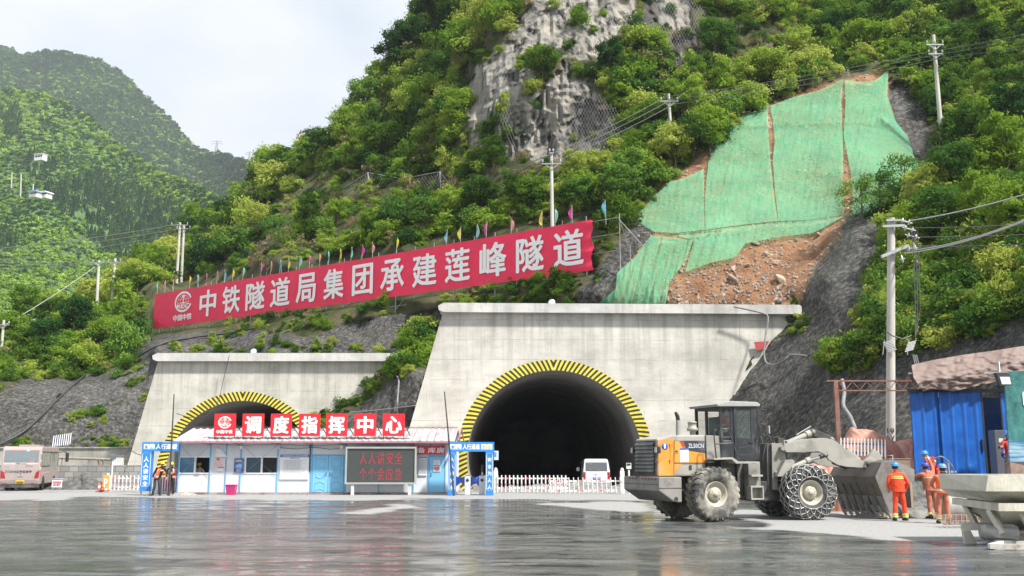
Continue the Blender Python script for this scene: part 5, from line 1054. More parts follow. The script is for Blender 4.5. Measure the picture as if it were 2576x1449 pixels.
m.bar((W+.28, -.72, ev-.02), (W+.28, ry, zr+.02), .05, .16); m.bar((W+.28, ry, zr+.02), (W+.28, DEP+.7, ev), .05, .16); m.bar((xl, -.77, ev-.05), (xr_, -.77, ev-.05), .04, .1); m.build('verge_trim', GAB, off)
m = MB(); m.prism([(0.1, H), (DEP-.1, H), (ry, zr-.12)], W-.07, W-.01, 'x'); m.prism([(0.1, H), (DEP-.1, H), (ry, zr-.12)], .01, .07, 'x'); m.build('gable', mat('gable_blue', (.3, .42, .5), .6), off)
for px in (449, 528, 568, 605, 698, 783, 869, 953, 1040, 1083, 1139):
 X = lx(px); m = MB(); wd = .05 if px in (568, 953, 1083) else .07; m.box(X-wd/2, X+wd/2, -.035, -.002, .12, H-.05); m.build('post', SKYB, off)
for px in (528, 605, 698, 783, 869, 953, 1040, 1120):
 X = lx(px); m = MB(); m.bar((X-.3, -.66, ev-.1), (X, -.06, H-.2), .05); m.build('roof_bracket', GALV, off)
for a, b in ((449, 528), (605, 698), (869, 953)):      # thin cross bracing of the panels
 A, B = lx(a), lx(b); m = MB()
 m.tube([(A, -.045, H-.25), (B, -.045, 1.35), (A, -.045, 1.0)] if False else [(A+.05, -.045, H-.2), (B-.05, -.045, .95)], .007, 4); m.tube([(A+.05, -.05, .95), (B-.05, -.05, H-.2)], .007, 4); m.build('brace', GALV, off)
GL = glass('office_glass', (.05, .12, .17), .05, .5); WF = mat('window_frame', (.78, .79, .8), .4, var=.04)
for i, (a, b, z0, z1) in enumerate(wins):
 m = MB(); e = .07
 m.box(a-e, b+e, -.03, .1, z0-e, z0); m.box(a-e, b+e, -.03, .1, z1, z1+e); m.box(a-e, a, -.029, .099, z0, z1); m.box(b, b+e, -.029, .099, z0, z1); c = (a+b)/2; m.box(c-.05, c+.05, -.02, .09, z0, z1)
 wf = m.build('window', WF, off)
 m = MB(); m.box(a, c-.05, .03, .04, z0, z1); m.build('left_pane', GL if i else mat('film_blue', (.07, .2, .33), .12, var=.2), wf)
 if i: m = MB(); m.box(c+.05, b, .05, .06, z0, z1); m.build('right_pane', glass('clear_pane', (.02, .02, .02), .05, .25), wf)
m = MB(); a, b, z0, z1 = wins[1]; c = (a+b)/2; m.prism([(a+.1, z0), (c-.1, z0), (c-.25, z0+.22), (a+.3, z0+.25)], .3, .9, 'y'); m.build('green_bundle', mat('green_cloth', (.03, .3, .12), .8), off)
m = MB()
for k in range(4): m.bar((c+.2+.2*k, .5, z0-.3), (c+.5+.22*k, .8, z1-.1), .04, .12)
m.build('leaning_boards', mat('inner_board', (.16, .17, .18), .4), off)
PAPER = mat('paper', (.76, .77, .78), .6, var=.03); INK = mat('ink_grey', (.3, .32, .36), .7); BLUEH = mat('header_blue', (.03, .12, .42), .5); POSTB = mat('poster_navy', (.02, .04, .2), .4, var=.4, scale=4, dirt=(.35, .5, .8), dirt_amt=.6, dirt_scale=2.5); REDT = mat('red_print', (.65, .04, .06), .6)
def board(name, label, px0, px1, py0, py1, mt, Y=YO, dy=-.06, parent=None, top=None):
 a = P(px0, py1, Y+dy); b = P(px1, py0, Y+dy); w = b.x-a.x; h = b.z-a.z
 t = empty(name, label, name.replace('_', ' ').split(' ')[-1], (a.x+w/2, Y+dy, a.z)) if label else None
 m = MB(); m.box(-w/2, w/2, 0, .025, 0, h); m.build('sheet', mt, t)
 if top: m = MB(); m.box(-w/2, w/2, -.004, 0, h-top[0]*h, h); m.build('header', top[1], t)
 return t, w, h
def lines(t, w, h, z0, z1, n, mt, x0=-.42, x1=.42, vert=0, nm='print'):
 m = MB(); r = random.Random(n)
 for k in range(n):
  z = (z0+(z1-z0)*k/max(1, n-1))*h; e = x1-(0 if vert else r.random()*.25); m.box(x0*w, e*w, -.003, 0, z, z+.008)
 for k in range(vert): x = (x0+(x1-x0)*k/(vert-1))*w; m.box(x, x+.008, -.0035, 0, z0*h, z1*h)
 m.build(nm, mt, t)
t, w, h = board('duty_chart_board', 'large white duty chart with blue heading left of the double door', 703, 778, 1144, 1206, PAPER, top=(.1, BLUEH)); lines(t, w, h, .06, .78, 22, INK, -.4, .42, 0); lines(t, w, h, .4, .76, 8, INK, -.32, .2, 7)
text('heading', '中铁隧道局集团有限公司大永高速A2标项目经理部', w*.9, h*.055, WHITE_TXT, (0, -.008, h*.95), t, bold=.02, depth=.003); text('subheading', '值班领导公示牌', w*.32, h*.04, mat('ink_blue', (.05, .1, .4), .6), (0, -.004, h*.86), t, bold=.02, depth=.003)
t, w, h = board('notice_sheet', 'pinkish white notice with red lines on the office wall', 537, 567, 1153, 1174, mat('pinkish_paper', (.74, .66, .66), .6)); lines(t, w, h, .1, .85, 9, REDT, -.42, .42)
m = MB(); m.prism([(-.35*w, h*.98), (.0, h*.98), (-.05*w, h*.72), (-.2*w, h*.84)], -.003, 0, 'y'); m.build('fist_print', REDT, t)
t, w, h = board('notice_card', 'small white card with blue heading below the pink notice', 548, 562, 1175, 1185, PAPER, top=(.15, BLUEH)); lines(t, w, h, .1, .7, 5, mat('orange_print', (.7, .3, .1), .6))
m = MB(); o = P(541, 1150, YO-.07); m.prism([(0, 0), (.68, .0), (.32, .42), (.05, .5)], 0, .02, 'y'); ob = m.build('torn_sheet', PAPER); ob.location = o; tag(ob, 'torn corner of white paper above the pink notice', 'sheet')
t, w, h = board('safety_poster', 'dark blue poster with a glowing city and white headings', 588, 614, 1153, 1189, POSTB); text('heading', '科技创新安全\n隧道建设管理专刊', w*.72, h*.17, WHITE_TXT, (0, -.004, h*.82), t, bold=.02, depth=.003)
m = MB(); m.lathe([(.001, -.002), (w*.3, -.002), (w*.3, 0)], (0, 0, h*.45), 'y', 20); m.build('glow_print', mat('cyan_print', (.25, .5, .85), .5, var=.5, scale=6), t); lines(t, w, h, .05, .22, 4, WHITE_TXT, -.3, .3)
t, w, h = board('small_sticker', 'little patch of grey and orange stickers under the first window', 490, 502, 1188, 1193, mat('sticker', (.5, .48, .45), .6, var=.5, scale=30))
t, w, h = board('name_list_board', 'tall white list with fine print between the screen and the single door', 1053, 1075, 1150, 1196, PAPER, Y=YO, dy=-.07, top=(.04, BLUEH)); lines(t, w, h, .08, .9, 30, INK, -.42, .42, 6)
DB = mat('door_blue', (.2, .5, .74), .45, var=.05)
def door(parent, xa, xb, z0, z1, n):
 for k in range(n):
  a = xa+(xb-xa)*k/n; b = xa+(xb-xa)*(k+1)/n; m = MB(); m.box(a+.01, b-.01, -.06, -.004, z0, z1, 0, .006)
  if n == 2:
   w_ = b-a; c = (a+b)/2
   for (u0, u1, v0, v1, ar) in ((.2, .8, .72, .93, 1), (.22, .78, .43, .66, 1), (.2, .8, .05, .24, -1)):
    X0 = a+w_*u0; X1 = a+w_*u1; Z0 = z0+(z1-z0)*v0; Z1 = z0+(z1-z0)*v1; r = .022
    pts = [(X0, -.062, Z1), (X0, -.062, Z0), (c, -.062, Z0-.09*ar), (X1, -.062, Z0), (X1, -.062, Z1), (c, -.062, Z1-.1*ar), (X0, -.062, Z1)]
    for p_, q_ in zip(pts[:-1], pts[1:]): m.tube([p_, q_], r, 5)
  dm = m.build('door', DB, parent); m = MB(); hx = (b-.1 if k == 0 and n == 2 else a+.1); zc = z0+(z1-z0)*.5; m.box(hx-.025, hx+.025, -.075, -.06, zc-.12, zc+.1); m.tube([(hx, -.08, zc), (hx, -.12, zc), (hx+(-.1 if k == 0 and n == 2 else .1), -.12, zc)], .013, 6); m.build('handle', mat('door_handle', (.1, .25, .35), .35, .5), dm)
dl, dr = lx(787), lx(865); dz1 = OZ(1147); door(off, dl, dr, .13, dz1, 2)
m = MB(); m.box(dl-.08, dl, -.05, -.003, .12, dz1+.07); m.box(dr, dr+.08, -.05, -.003, .12, dz1+.07); m.box(dl, dr, -.049, -.003, dz1+.01, dz1+.07); m.build('door_frame', SKYB, off)
dl, dr = lx(1080), lx(1118); door(off, dl, dr, .13, OZ(1149), 1)
m = MB(); m.box(dl-.07, dl-.01, -.05, -.003, .12, dz1+.04); m.box(dr+.01, dr+.07, -.05, -.003, .12, dz1+.04); m.box(dl-.01, dr+.01, -.049, -.003, OZ(1149)+.01, OZ(1149)+.06); m.build('door_frame', SKYB, off)
t, w, h = board('door_notice', 'white and red notice taped on the single blue door', 1090, 1108, 1157, 1186, PAPER, Y=YO, dy=-.095); lines(t, w, h, .56, .92, 6, INK); text('notice_text', '应急物资\n严禁挪用', w*.86, h*.34, REDT, (0, -.006, h*.24), t, bold=.03, depth=.003)
m = MB(); m.box(-w*.47, w*.47, -.004, 0, h*.47, h*.53); m.build('blue_band', BLUEH, t)
a = P(1044, 1143, YO-.12); b = P(1119, 1122, YO-.12); t = empty('storeroom_sign', 'red sign reading storeroom above the single door, partly behind the screen', 'sign', (a.x, YO-.12, a.z)); w, h = b.x-a.x, b.z-a.z
m = MB(); m.box(-.35, w, 0, .04, 0, h); m.build('panel', RED, t)
for i, ch in enumerate('储备库房'):
 c = P((1036, 1060, 1086, 1108)[i] if i else 1043, 1133, YO-.12).x-a.x; text('character', ch, .42 if i else .34, h*.66, WHITE_TXT, (c, -.006, h*.5), t, bold=.03, depth=.008)
for px, lb in ((972, 'bare bulb hanging under the eave right of the first window group'), (870, 'bare bulb hanging under the eave beside the screen')):
 pxx = {972: 596.0, 870: 999.0}[px]
for X, lb in ((lx(608.5), 'white bulb under the eave beside the dark blue poster'), (lx(861), 'white bulb under the eave beside the LED screen')):
 t = empty('bulb_lamp', lb, 'lamp', (x0+X, YO-.35, OZ(1118)), 0, 'bulbs under the office eave'); m = MB(); m.tube([(0, 0, .25), (0, 0, 0)], .012, 5); m.build('cord', DARKM, t); m = MB(); m.lathe([(.03, 0), (.06, -.03), (.075, -.12), (.075, -.22), (.05, -.25), (.001, -.25)], (0, 0, 0), 'z', 14); m.build('bulb', mat('bulb_white', (.75, .75, .72), .35), t)
m = MB(); m.tube([(lx(700), -.1, H-.35), (lx(745), -.12, H-.42), (lx(790), -.1, H-.33), (lx(830), -.12, H-.44), (lx(868), -.1, H-.36)], .014, 5); m.tube([(lx(530), -.5, ev-.12), (lx(620), -.5, ev-.22), (lx(700), -.5, ev-.14), (lx(790), -.5, ev-.24), (lx(868), -.5, ev-.15)], .012, 5)
m.box(lx(778)-.0, lx(778)+.05, -.07, -.04, OZ(1186), H-.2); m.build('wall_cable', DARKM, off)
m = MB(); m.box(lx(697), lx(703), -.12, -.04, OZ(1130), OZ(1118)); m.build('meter_box', WHITEM, off)
t = empty('waste_bin', 'magenta plastic waste bin in front of the office wall', 'waste bin', (P(583, 1240, 54.4).x, 54.3, 0)); BINM = mat('bin_magenta', (.48, .03, .16), .45, var=.1)
m = MB(); v = [(-.2, -.17, .0), (.2, -.17, 0), (.2, .17, 0), (-.2, .17, 0), (-.27, -.22, .5), (.27, -.22, .5), (.27, .22, .5), (-.27, .22, .5)]; m.add(v, [(0, 1, 2, 3), (0, 1, 5, 4), (1, 2, 6, 5), (2, 3, 7, 6), (3, 0, 4, 7)]); m.build('body', BINM, t); m = MB(); m.box(-.29, .29, -.24, .24, .5, .55, 0, .02); m.build('lid', BINM, t)
labs = ['中国中铁', '调', '度', '指', '挥', '中', '心']; sx = [(537, 594), (608, 665), (679.5, 734.6), (750.7, 806.3), (819, 874.8), (890.6, 946.5), (962, 1018.5)]
nm = ['round company emblem', 'first large character', 'second large character', 'third large character', 'fourth large character', 'fifth large character', 'sixth large character']
YS = YO-.35
for i, (a, b) in enumerate(sx):
 A = P(a, 1097, YS); B = P(b, 1040.5, YS); w, h = B.x-A.x, B.z-A.z; t = empty('roof_sign', 'red square roof sign with the %s%s' % (nm[i], '' if i else ', leftmost on the office roof'), 'sign', (A.x+w/2, YS, A.z), 0, 'red square signs on the office roof')
 m = MB(); m.box(-w/2, w/2, 0, .06, 0, h, 0, .006); m.build('panel', RED, t)
 m = MB(); zz = -.35
 for s in (-1, 1): m.bar((s*(w/2-.05), .07, h*.6), (s*(w/2-.05)+(.3 if s > 0 else .1), 1.3, -.1), .035); m.bar((s*(w/2-.05), .08, 0), (s*(w/2-.05), .1, -.22), .03)
 m.box(-w/2, w/2+.2, .08, .11, h*.25, h*.29); m.build('stay', DARKM, t)
 if i: text('character', labs[i], w*.76, h*.78, WHITE_TXT, (0, -.004, h*.5), t, bold=.042, depth=.012)
 else: rail_logo(t, 0, -.006, h*.61, w*.66, h*.56, WHITE_TXT, caption=('中国中铁', w*.76, h*.17, h*.14))
m = MB(); m.box(lx(535), lx(1030), -.3, -.26, OZ(1104), OZ(1104)+.04); m.build('sign_rail', DARKM, off)
# ============================================================ LED SCREEN
A = P(867, 1218, 54.2); B = P(1048, 1124, 54.2); w, h = B.x-A.x, B.z-A.z
t = empty('led_screen', 'dark LED screen on posts with two rows of faint red characters', 'screen', (A.x+w/2, 54.2, 0)); z0 = A.z
m = MB(); e = .09; fr_ = GALV; m.box(-w/2, w/2, 0, .25, z0, z0+e); m.box(-w/2, w/2, 0, .25, z0+h-e, z0+h); m.box(-w/2, -w/2+e, .001, .249, z0+e, z0+h-e); m.box(w/2-e, w/2, .001, .249, z0+e, z0+h-e); m.build('frame', mat('screen_frame', (.5, .5, .49), .4, .5, var=.1), t)
m = MB(); m.box(-w/2+e, w/2-e, .06, .2, z0+e, z0+h-e); m.build('panel', mat('screen_dark', (.055, .065, .062), .35, var=.06, scale=6), t)
LEDR = mat('led_red', (.28, .02, .03), .5, emit=(1, .08, .1), estr=.1)
for s, py in (('人人讲安全', 1153), ('个个会应急', 1193)):
 zc = P(950, py, 54.2).z; text('led_text', s, w*.6, .66, LEDR, (0, .055, zc), t, depth=.004, spacing=1.25, bold=-.004)
for px in (886, 1030): X = P(px, 1230, 54.2).x-(A.x+w/2); m = MB(); m.box(X-.08, X+.08, .05, .18, 0, z0); m.build('leg', WHITEM, t)
# ============================================================ GATES (pedestrian passage)
GB = mat('gate_blue', (.03, .24, .66), .45, var=.07); GBL = mat('gate_blue_fade', (.2, .42, .72), .5, var=.1)
def oct_frame(m, x0, x1, z0, z1, c, y, w=.022):
 p = [(x0+c, z0), (x1-c, z0), (x1, z0+c), (x1, z1-c), (x1-c, z1), (x0+c, z1), (x0, z1-c), (x0, z0+c)]
 for i in range(8): a, b = p[i], p[(i+1) % 8]; m.bar((a[0], y, a[1]), (b[0], y, b[1]), w, .006) if abs(a[0]-b[0]) > 1e-6 else m.box(a[0]-w/2, a[0]+w/2, y-.003, y+.003, min(a[1], b[1]), max(a[1], b[1]))
def gate(label, xs, zt, zh, Yg, posts, hasr, twords):
 """xs: x range of header; posts: [(x0,x1,text)]"""
 t = empty('passage_gate', label, 'gate', (xs[0], Yg, 0), 0, 'blue pedestrian passage gates'); W_ = xs[1]-xs[0]
 m = MB(); m.box(0, W_, 0, .3, zh, zt); m.build('header', GB, t); hh = zt-zh
 s = hh*.56; n0 = .1; lo = MB()
 for k in range(2):
  xx = n0+k*(s+.03); m = MB(); m.box(xx, xx+s, -.006, 0, zh+hh*.22, zh+hh*.22+s); pn = m.build('pictogram', WHITE_TXT, t)
  m = MB(); cx_, cz_ = xx+s/2, zh+hh*.22+s*.56; m.lathe([(s*.26, -.01), (s*.32, -.01), (s*.32, -.006)], (cx_, 0, cz_), 'y', 18); m.lathe([(.001, -.011), (s*.2, -.011)], (cx_, 0, cz_-s*.04), 'y', 12) if k == 0 else m.bar((cx_-s*.12, -.01, cz_-s*.2), (cx_+s*.1, -.01, cz_+s*.2), .05, .004); m.box(xx+s*.1, xx+s*.9, -.009, -.006, zh+hh*.22+s*.07, zh+hh*.22+s*.17); m.build('symbol', GB, pn)
 xe = W_-(n0+2*s+.1 if hasr else .02); xb = n0+2*s+.1
 text('characters', '人行通道', xe-xb, hh*.58, WHITE_TXT, ((xb+xe)/2, -.004, zh+hh*.5), t, bold=.03, depth=.01)
 if hasr:
  for k in range(2):
   xx = W_-n0-2*s-.03+k*(s+.03); m = MB(); m.box(xx, xx+s, -.006, 0, zh+hh*.22, zh+hh*.22+s); pn = m.build('pictogram', WHITE_TXT, t); m = MB(); m.prism([(xx+s*.12, zh+hh*.22+s*.3), (xx+s*.88, zh+hh*.22+s*.3), (xx+s*.5, zh+hh*.22+s*.92)], -.009, -.006, 'y'); tri = m.build('triangle', mat('sign_yellow', (.8, .62, .03), .5), pn)
   m = MB(); m.box(xx+s*.46, xx+s*.54, -.012, -.009, zh+hh*.22+s*.42, zh+hh*.22+s*.72); m.box(xx+s*.2, xx+s*.8, -.009, -.006, zh+hh*.22+s*.1, zh+hh*.22+s*.18); m.build('mark', DARKM, pn)
 else: text('mark', '!', .07, hh*.6, WHITE_TXT, (W_-.03, -.004, zh+hh*.5), t, bold=.03, depth=.01)
 for (a, b, s_, zb_) in posts:
  m = MB(); m.box(a, b, .002, .298, zb_, zh); pp = m.build('post', GB if zb_ < .1 else GB, t)
  if zb_ > .1:
   m = MB(); m.box(a+.02, a+.06, .1, .2, 0, zb_); m.box(b-.06, b-.02, .1, .2, 0, zb_); m.build('post_leg', GALV, t)
  m = MB(); oct_frame(m, a+.05, b-.05, zb_+.22, zh-.1, .07, -.004); m.build('border_line', WHITE_TXT, pp)
  n = len(s_); zz0 = zb_+.4; zz1 = zh-.42
  for k, ch in enumerate(s_): o = text('character', ch, (b-a)*.5, (b-a)*.5, WHITE_TXT, ((a+b)/2, 0, zz1+(zz0-zz1)*k/(n-1)), pp, bold=.03, depth=.01)
 return t
Yg = 53.6
gl0, gl1 = P(357.5, 1120, Yg).x, P(445, 1120, Yg).x
gate('left blue passage gate beside the office where two men stand', (gl0, gl1), P(0, 1112, Yg).z, P(0, 1135, Yg).z, Yg, [(0, P(383, 1190, Yg).x-gl0-.08, '人人讲安全', P(0, 1236, Yg).z)], False, '')
gr0, gr1 = P(1128, 1120, Yg).x, P(1243, 1120, Yg).x
gate('right blue passage gate with warning triangles and turnstiles', (gr0, gr1), P(0, 1112, Yg).z, P(0, 1136, Yg).z, Yg, [(.0, P(1147, 1190, Yg).x-gr0, '人人讲安全', .02), (P(1221.5, 1190, Yg).x-gr0, gr1-gr0-.03, '安全为人人', .02)], True, '')
a = P(1243, 1157, Yg+.1); b = P(1254, 1134, Yg+.1); t = empty('side_plate', 'small white and blue plate fixed beside the right gate post', 'sign', (a.x, Yg+.1, a.z)); w, h = b.x-a.x, b.z-a.z; m = MB(); m.box(0, w, 0, .03, 0, h); m.build('plate', mat('plate_white', (.55, .66, .74), .5), t)
text('plate_text', '车辆\n通道', w*.5, h*.5, GB, (w*.3, -.004, h*.6), t, depth=.003, bold=.02)
TW = mat('turnstile_white', (.66, .67, .67), .35, var=.05, dirt=(.4, .4, .4), dirt_amt=.5); FLAP = mat('flap_blue', (.07, .16, .68), .35, var=.05)
for i, px in enumerate((1176, 1211)):
 c = P(px-8 if i == 0 else px, 1240, 54.2).x
 t = empty('turnstile', ['white turnstile post nearer the striped arch', 'white turnstile post carrying a face scanner'][i], 'turnstile', (P(869+0, 0, 54).x*0+P((629+.2686*2036, 629+.2686*2172)[i], 1240, 54.2).x, 54.2, 0), 0, 'turnstile posts in the right gate')
 m = MB(); m.box(-.16, .16, 0, 1.0, 0, 1.02, 0, .03); m.build('cabinet', TW, t); m = MB(); m.box(-.14, .14, .02, .95, 1.022, 1.04); m.build('top_plate', DARKM, t); m = MB(); m.lathe([(.001, -.02), (.075, -.02), (.085, 0)], (0, 0, .78), 'y', 16); m.build('reader', DARKM, t)
 for s in ((-1, 1) if i == 0 else (-1,)):
  m = MB(); m.prism([(s*.165, .98), (s*.42, .9), (s*.36, .62), (s*.165, .42)], .5, .54, 'y', 0, .008); m.build('flap', FLAP, t)
 if i: m = MB(); m.box(-.04, .04, .1, .2, 1.04, 1.3); m.build('scanner_stand', WHITEM, t); m = MB(); m.box(-.06, .06, .05, .12, 1.2, 1.58, 0, .02); m.build('face_scanner', DARKM, t)
m = MB(); m.prism([(-.1, .98), (.2, .9), (.14, .62), (-.1, .42)], 0, .04, 'y'); o = m.build('gate_flap', FLAP); o.location = (P(1151, 1240, 54.7).x, 54.7, 0); tag(o, 'blue flap wing attached to the left post of the right gate', 'flap')
for (a, b, Y, lb) in (((425, 1248), (438, 991), 53.0, 'tall thin dark rod standing in front of the left gate'), ((1142, 1243), (1118, 985), 53.1, 'tall thin dark rod leaning at the right end of the office')):
 A = P(*a, Y); B = P(*b, Y); A.z = 0; m = MB(); m.tube([(0, 0, 0), tuple((B-A)*.5), tuple(B-A)], [.055, .045, .03], 8); o = m.build('metal_rod', mat('rod', (.07, .065, .06), .6, .3)); o.location = A; tag(o, lb, 'rod', 'rods standing by the gates')
# ============================================================ BARRIERS
WR = mat('barrier_white', (.76, .75, .74), .45, var=.06); WRD = mat('barrier_red', (.6, .03, .05), .5)
def folding_barrier(label, A, B, h, n, rail_z, lean=.0, name='boom_barrier'):
 A = Vector(A); B = Vector(B); d = B-A; L_ = d.length; t = empty(name, label, 'barrier', A, math.atan2(d.y, d.x), 'white and red boom fences'); dz = d.z
 for z in rail_z: 
  m = MB(); m.add([(0, -.03, z), (L_, -.03, z+dz*0), (L_, -.03, z+.08), (0, -.03, z+.08), (0, .03, z), (L_, .03, z), (L_, .03, z+.08), (0, .03, z+.08)], [(0, 1, 2, 3), (4, 5, 6, 7), (0, 1, 5, 4), (3, 2, 6, 7), (0, 3, 7, 4), (1, 2, 6, 5)]); r_ = m.build('rail', WR, t)
  m = MB(); k = .4
  while k < L_-.4: m.box(k, k+.35, -.034, -.03, z+.015, z+.065); k += 1.2
  m.build('red_mark', WRD, r_)
 for k in range(n):
  x = L_*(k+.5)/n; m = MB(); m.bar((x, -.05, .06), (x+lean, -.05, h), .07, .035); p_ = m.build('picket', WR, t); m = MB()
  for zz in (.5,): m.box(x-.026+lean*zz, x+.012+lean*zz, -.072, -.0675, h*zz-.07, h*zz+.04)
  m.build('red_mark', WRD, p_)
 return t
a = P(1247, 1238, 57.5); a.z = 0; b = P(1428, 1238, 57.5); b.z = 0; folding_barrier('longer white and red boom fence across the mouth of the right tunnel', (a.x, 57.5, 0), (b.x, 57.3, 0), 1.0, 18, (.25, .78))
a = P(1380, 1244, 55.5); b = P(1566, 1240, 56.5); folding_barrier('nearer white and red boom fence ending at the wheel loader', (a.x, 55.6, 0), (b.x, 56.3, 0), .9, 16, (.14, .66), -.05)
for px, Y, lb in ((1247, 57.6, 'white square post at the left end of the longer boom fence'), (1566, 56.4, 'white post at the right end of the boom fence by the loader')):
 m = MB(); m.box(-.12, .12, -.1, .1, 0, 1.25, 0, .02); m.lathe([(.08, 1.25), (.1, 1.3), (.06, 1.4), (.001, 1.42)], (0, 0, 0), 'z', 12); o = m.build('fence_post', WR); o.location = (P(px, 1240, Y).x, Y, 0); tag(o, lb, 'post')
a = P(268, 1232, 61.2); b = P(352, 1232, 61.2); folding_barrier('white and red boom fence left of the left gate', (a.x, 61, 0), (P(352, 1232, 60.6).x, 60.6, 0), .95, 9, (.22, .74))
def parking_box():
 t = empty('parking_machine', 'orange barrier machine with a large letter P', 'parking machine', (P(265, 1232, 60.6).x, 60.6, 0)); m = MB(); m.box(-.2, .2, 0, .35, 0, .95, 0, .02); m.build('housing', mat('machine_orange', (.8, .36, .08), .45, var=.05), t); m = MB(); m.box(.202, .22, .0, .35, 0, .94); m.build('side_panel', WHITEM, t)
 text('letter', 'P', .2, .5, WHITE_TXT, (0, -.004, .5), t, depth=.006, bold=-.01); m = MB(); m.lathe([(.06, .95), (.07, 1.0), (.06, 1.05), (.001, 1.08)], (.05, .15, 0), 'z', 12); m.build('beacon', WHITEM, t)
parking_box()
t = empty('picket_barrier', 'magenta and white picket barrier behind the two standing men', 'barrier', (P(425, 1226, 56.5).x, 56.5, 0)); MAG = mat('barrier_magenta', (.42, .03, .16), .5)
aX = P(402, 1226, 56.5).x-t.location.x; bX = P(447, 1226, 56.5).x-t.location.x; t.location.z = 0
for k in range(15):
 x = aX+(bX-aX)*k/14; m = MB(); m.box(x-.03, x+.03, -.02, .02, .12, .9); m.build('picket', MAG if k % 2 else WR, t)
for z in (.1, .35, .86): m = MB(); m.box(aX, bX, .021, .05, z, z+.07); m.build('rail', WR, t)
m = MB(); m.box(aX-.3, aX-.08, -.1, .12, 0, 1.02, 0, .02); m.lathe([(.09, 1.02), (.11, 1.07), (.06, 1.14), (.001, 1.16)], (aX-.19, 0, 0), 'z', 12); m.build('end_post', WR, t)
ORC = mat('cone_orange', (.75, .1, .05), .5)
def cone(label, loc, lay=False):
 t = empty('traffic_cone', label, 'traffic cone', loc, 0, 'traffic cones'); m = MB(); m.box(-.2, .2, -.2, .2, 0, .04, 0, .01); m.build('base', DARKM, t); m = MB(); m.lathe([(.15, .04), (.12, .2), (.105, .3)], (0, 0, 0), 'z', 16); m.lathe([(.075, .5), (.04, .7), (.001, .71)], (0, 0, 0), 'z', 16); m.build('cone', ORC, t); m = MB(); m.lathe([(.106, .3), (.075, .5)], (0, 0, 0), 'z', 16); m.build('white_band', WHITEM, t)
 t.scale = (.78, .78, .78)
 if lay: t.rotation_euler = (0, rad(95), rad(-8)); t.location.z += .15
 return t
cone('orange traffic cone standing left of the parking machine', (P(249, 1233, 59.5).x, 59.5, 0)); cone('fallen traffic cone lying beside the parking machine', (P(257, 1234, 59.5).x, 59.4, 0), True)
a = P(124, 1221, 61); t = empty('warning_board', 'white warning board with red words leaning by the bus', 'warning board', (P(142, 1221, 63).x, 63, 0.15)); t.rotation_euler = (rad(-8), 0, 0)
w, h = .62, .58; m = MB(); m.box(-w/2, w/2, 0, .04, 0, h); m.build('panel', mat('board_white', (.62, .64, .7), .5), t); m = MB(); m.box(-w/2, w/2, -.004, 0, h-.08, h-.02); m.box(-w/2, w/2, -.004, 0, .02, .05); m.build('blue_edge', BLUEH, t); text('warning_text', '沉淀池危险\n禁止靠近', w*.86, h*.5, REDT, (0, -.005, h*.46), t, bold=.03, depth=.004)
def rubble(name, label, c, rx_, ry_, h, seed, mt, cat='rubble pile'):
 n = 40; r = np.linspace(0, 1, 16); a = np.linspace(0, 2*math.pi, n+1)[:-1]; R, A_ = np.meshgrid(r, a, indexing='ij'); X = R*np.cos(A_)*rx_; Yy = R*np.sin(A_)*ry_; Z = h*(1-R**1.3)*(1+.6*fbm(X*1.4+seed, Yy*1.4, o=3, seed=seed))+.12*fbm(X*5, Yy*5, o=3, seed=seed+2)*(1-R)
 V = np.stack([X, Yy, np.maximum(Z, -.02)], -1).reshape(-1, 3); f = []
 for i in range(15):
  for j in range(n): f.append((i*n+j, i*n+(j+1) % n, (i+1)*n+(j+1) % n, (i+1)*n+j))
 m = MB(); m.add(V.tolist(), f, 0, False); o = m.build(name, mt); o.location = c; return tag(o, label, cat)
rubble('rubble_pile', 'dark heap of wet rubble in front of the block wall', (P(196, 1224, 65).x, 65.5, 0), 2.4, 1.3, .8, 3, mat('rubble', (.06, .06, .058), .9, var=.5, scale=4, bump=1, bscale=8, dirt=(.16, .16, .15), dirt_amt=.8, dirt_scale=3))
rubble('gravel_bank', 'low grey gravel bank along the tunnel floor behind the boom fences', (P(1440, 1230, 60).x, 60.3, 0), 6.0, 1.2, .55, 8, mat('gravel_bank', (.26, .26, .25), .9, var=.4, scale=5, bump=1, bscale=12, dirt=(.12, .12, .12), dirt_amt=.8, dirt_scale=3), 'gravel bank')
rubble('rubble_pile', 'small broken pile of bricks at the left office corner', (P(460, 1240, 54).x, 54.0, 0), 1.0, .35, .18, 12, mat('brick_bits', (.32, .29, .26), .9, var=.5, scale=6, bump=1, bscale=14))
t = empty('card_reader_stand', 'small white reader on a thin post left of the loader', 'reader', (P(1583, 1240, 55.8).x, 55.8, 0)); m = MB(); m.tube([(0, 0, 0), (0, 0, 1.3)], .05, 8); m.build('post', WR, t); m = MB(); m.box(-.14, .14, -.05, .05, 1.35, 1.68, 0, .03); m.build('reader', WHITEM, t); m = MB(); m.box(-.1, .1, -.064, -.06, 1.55, 1.66); m.build('display', DARKM, t)
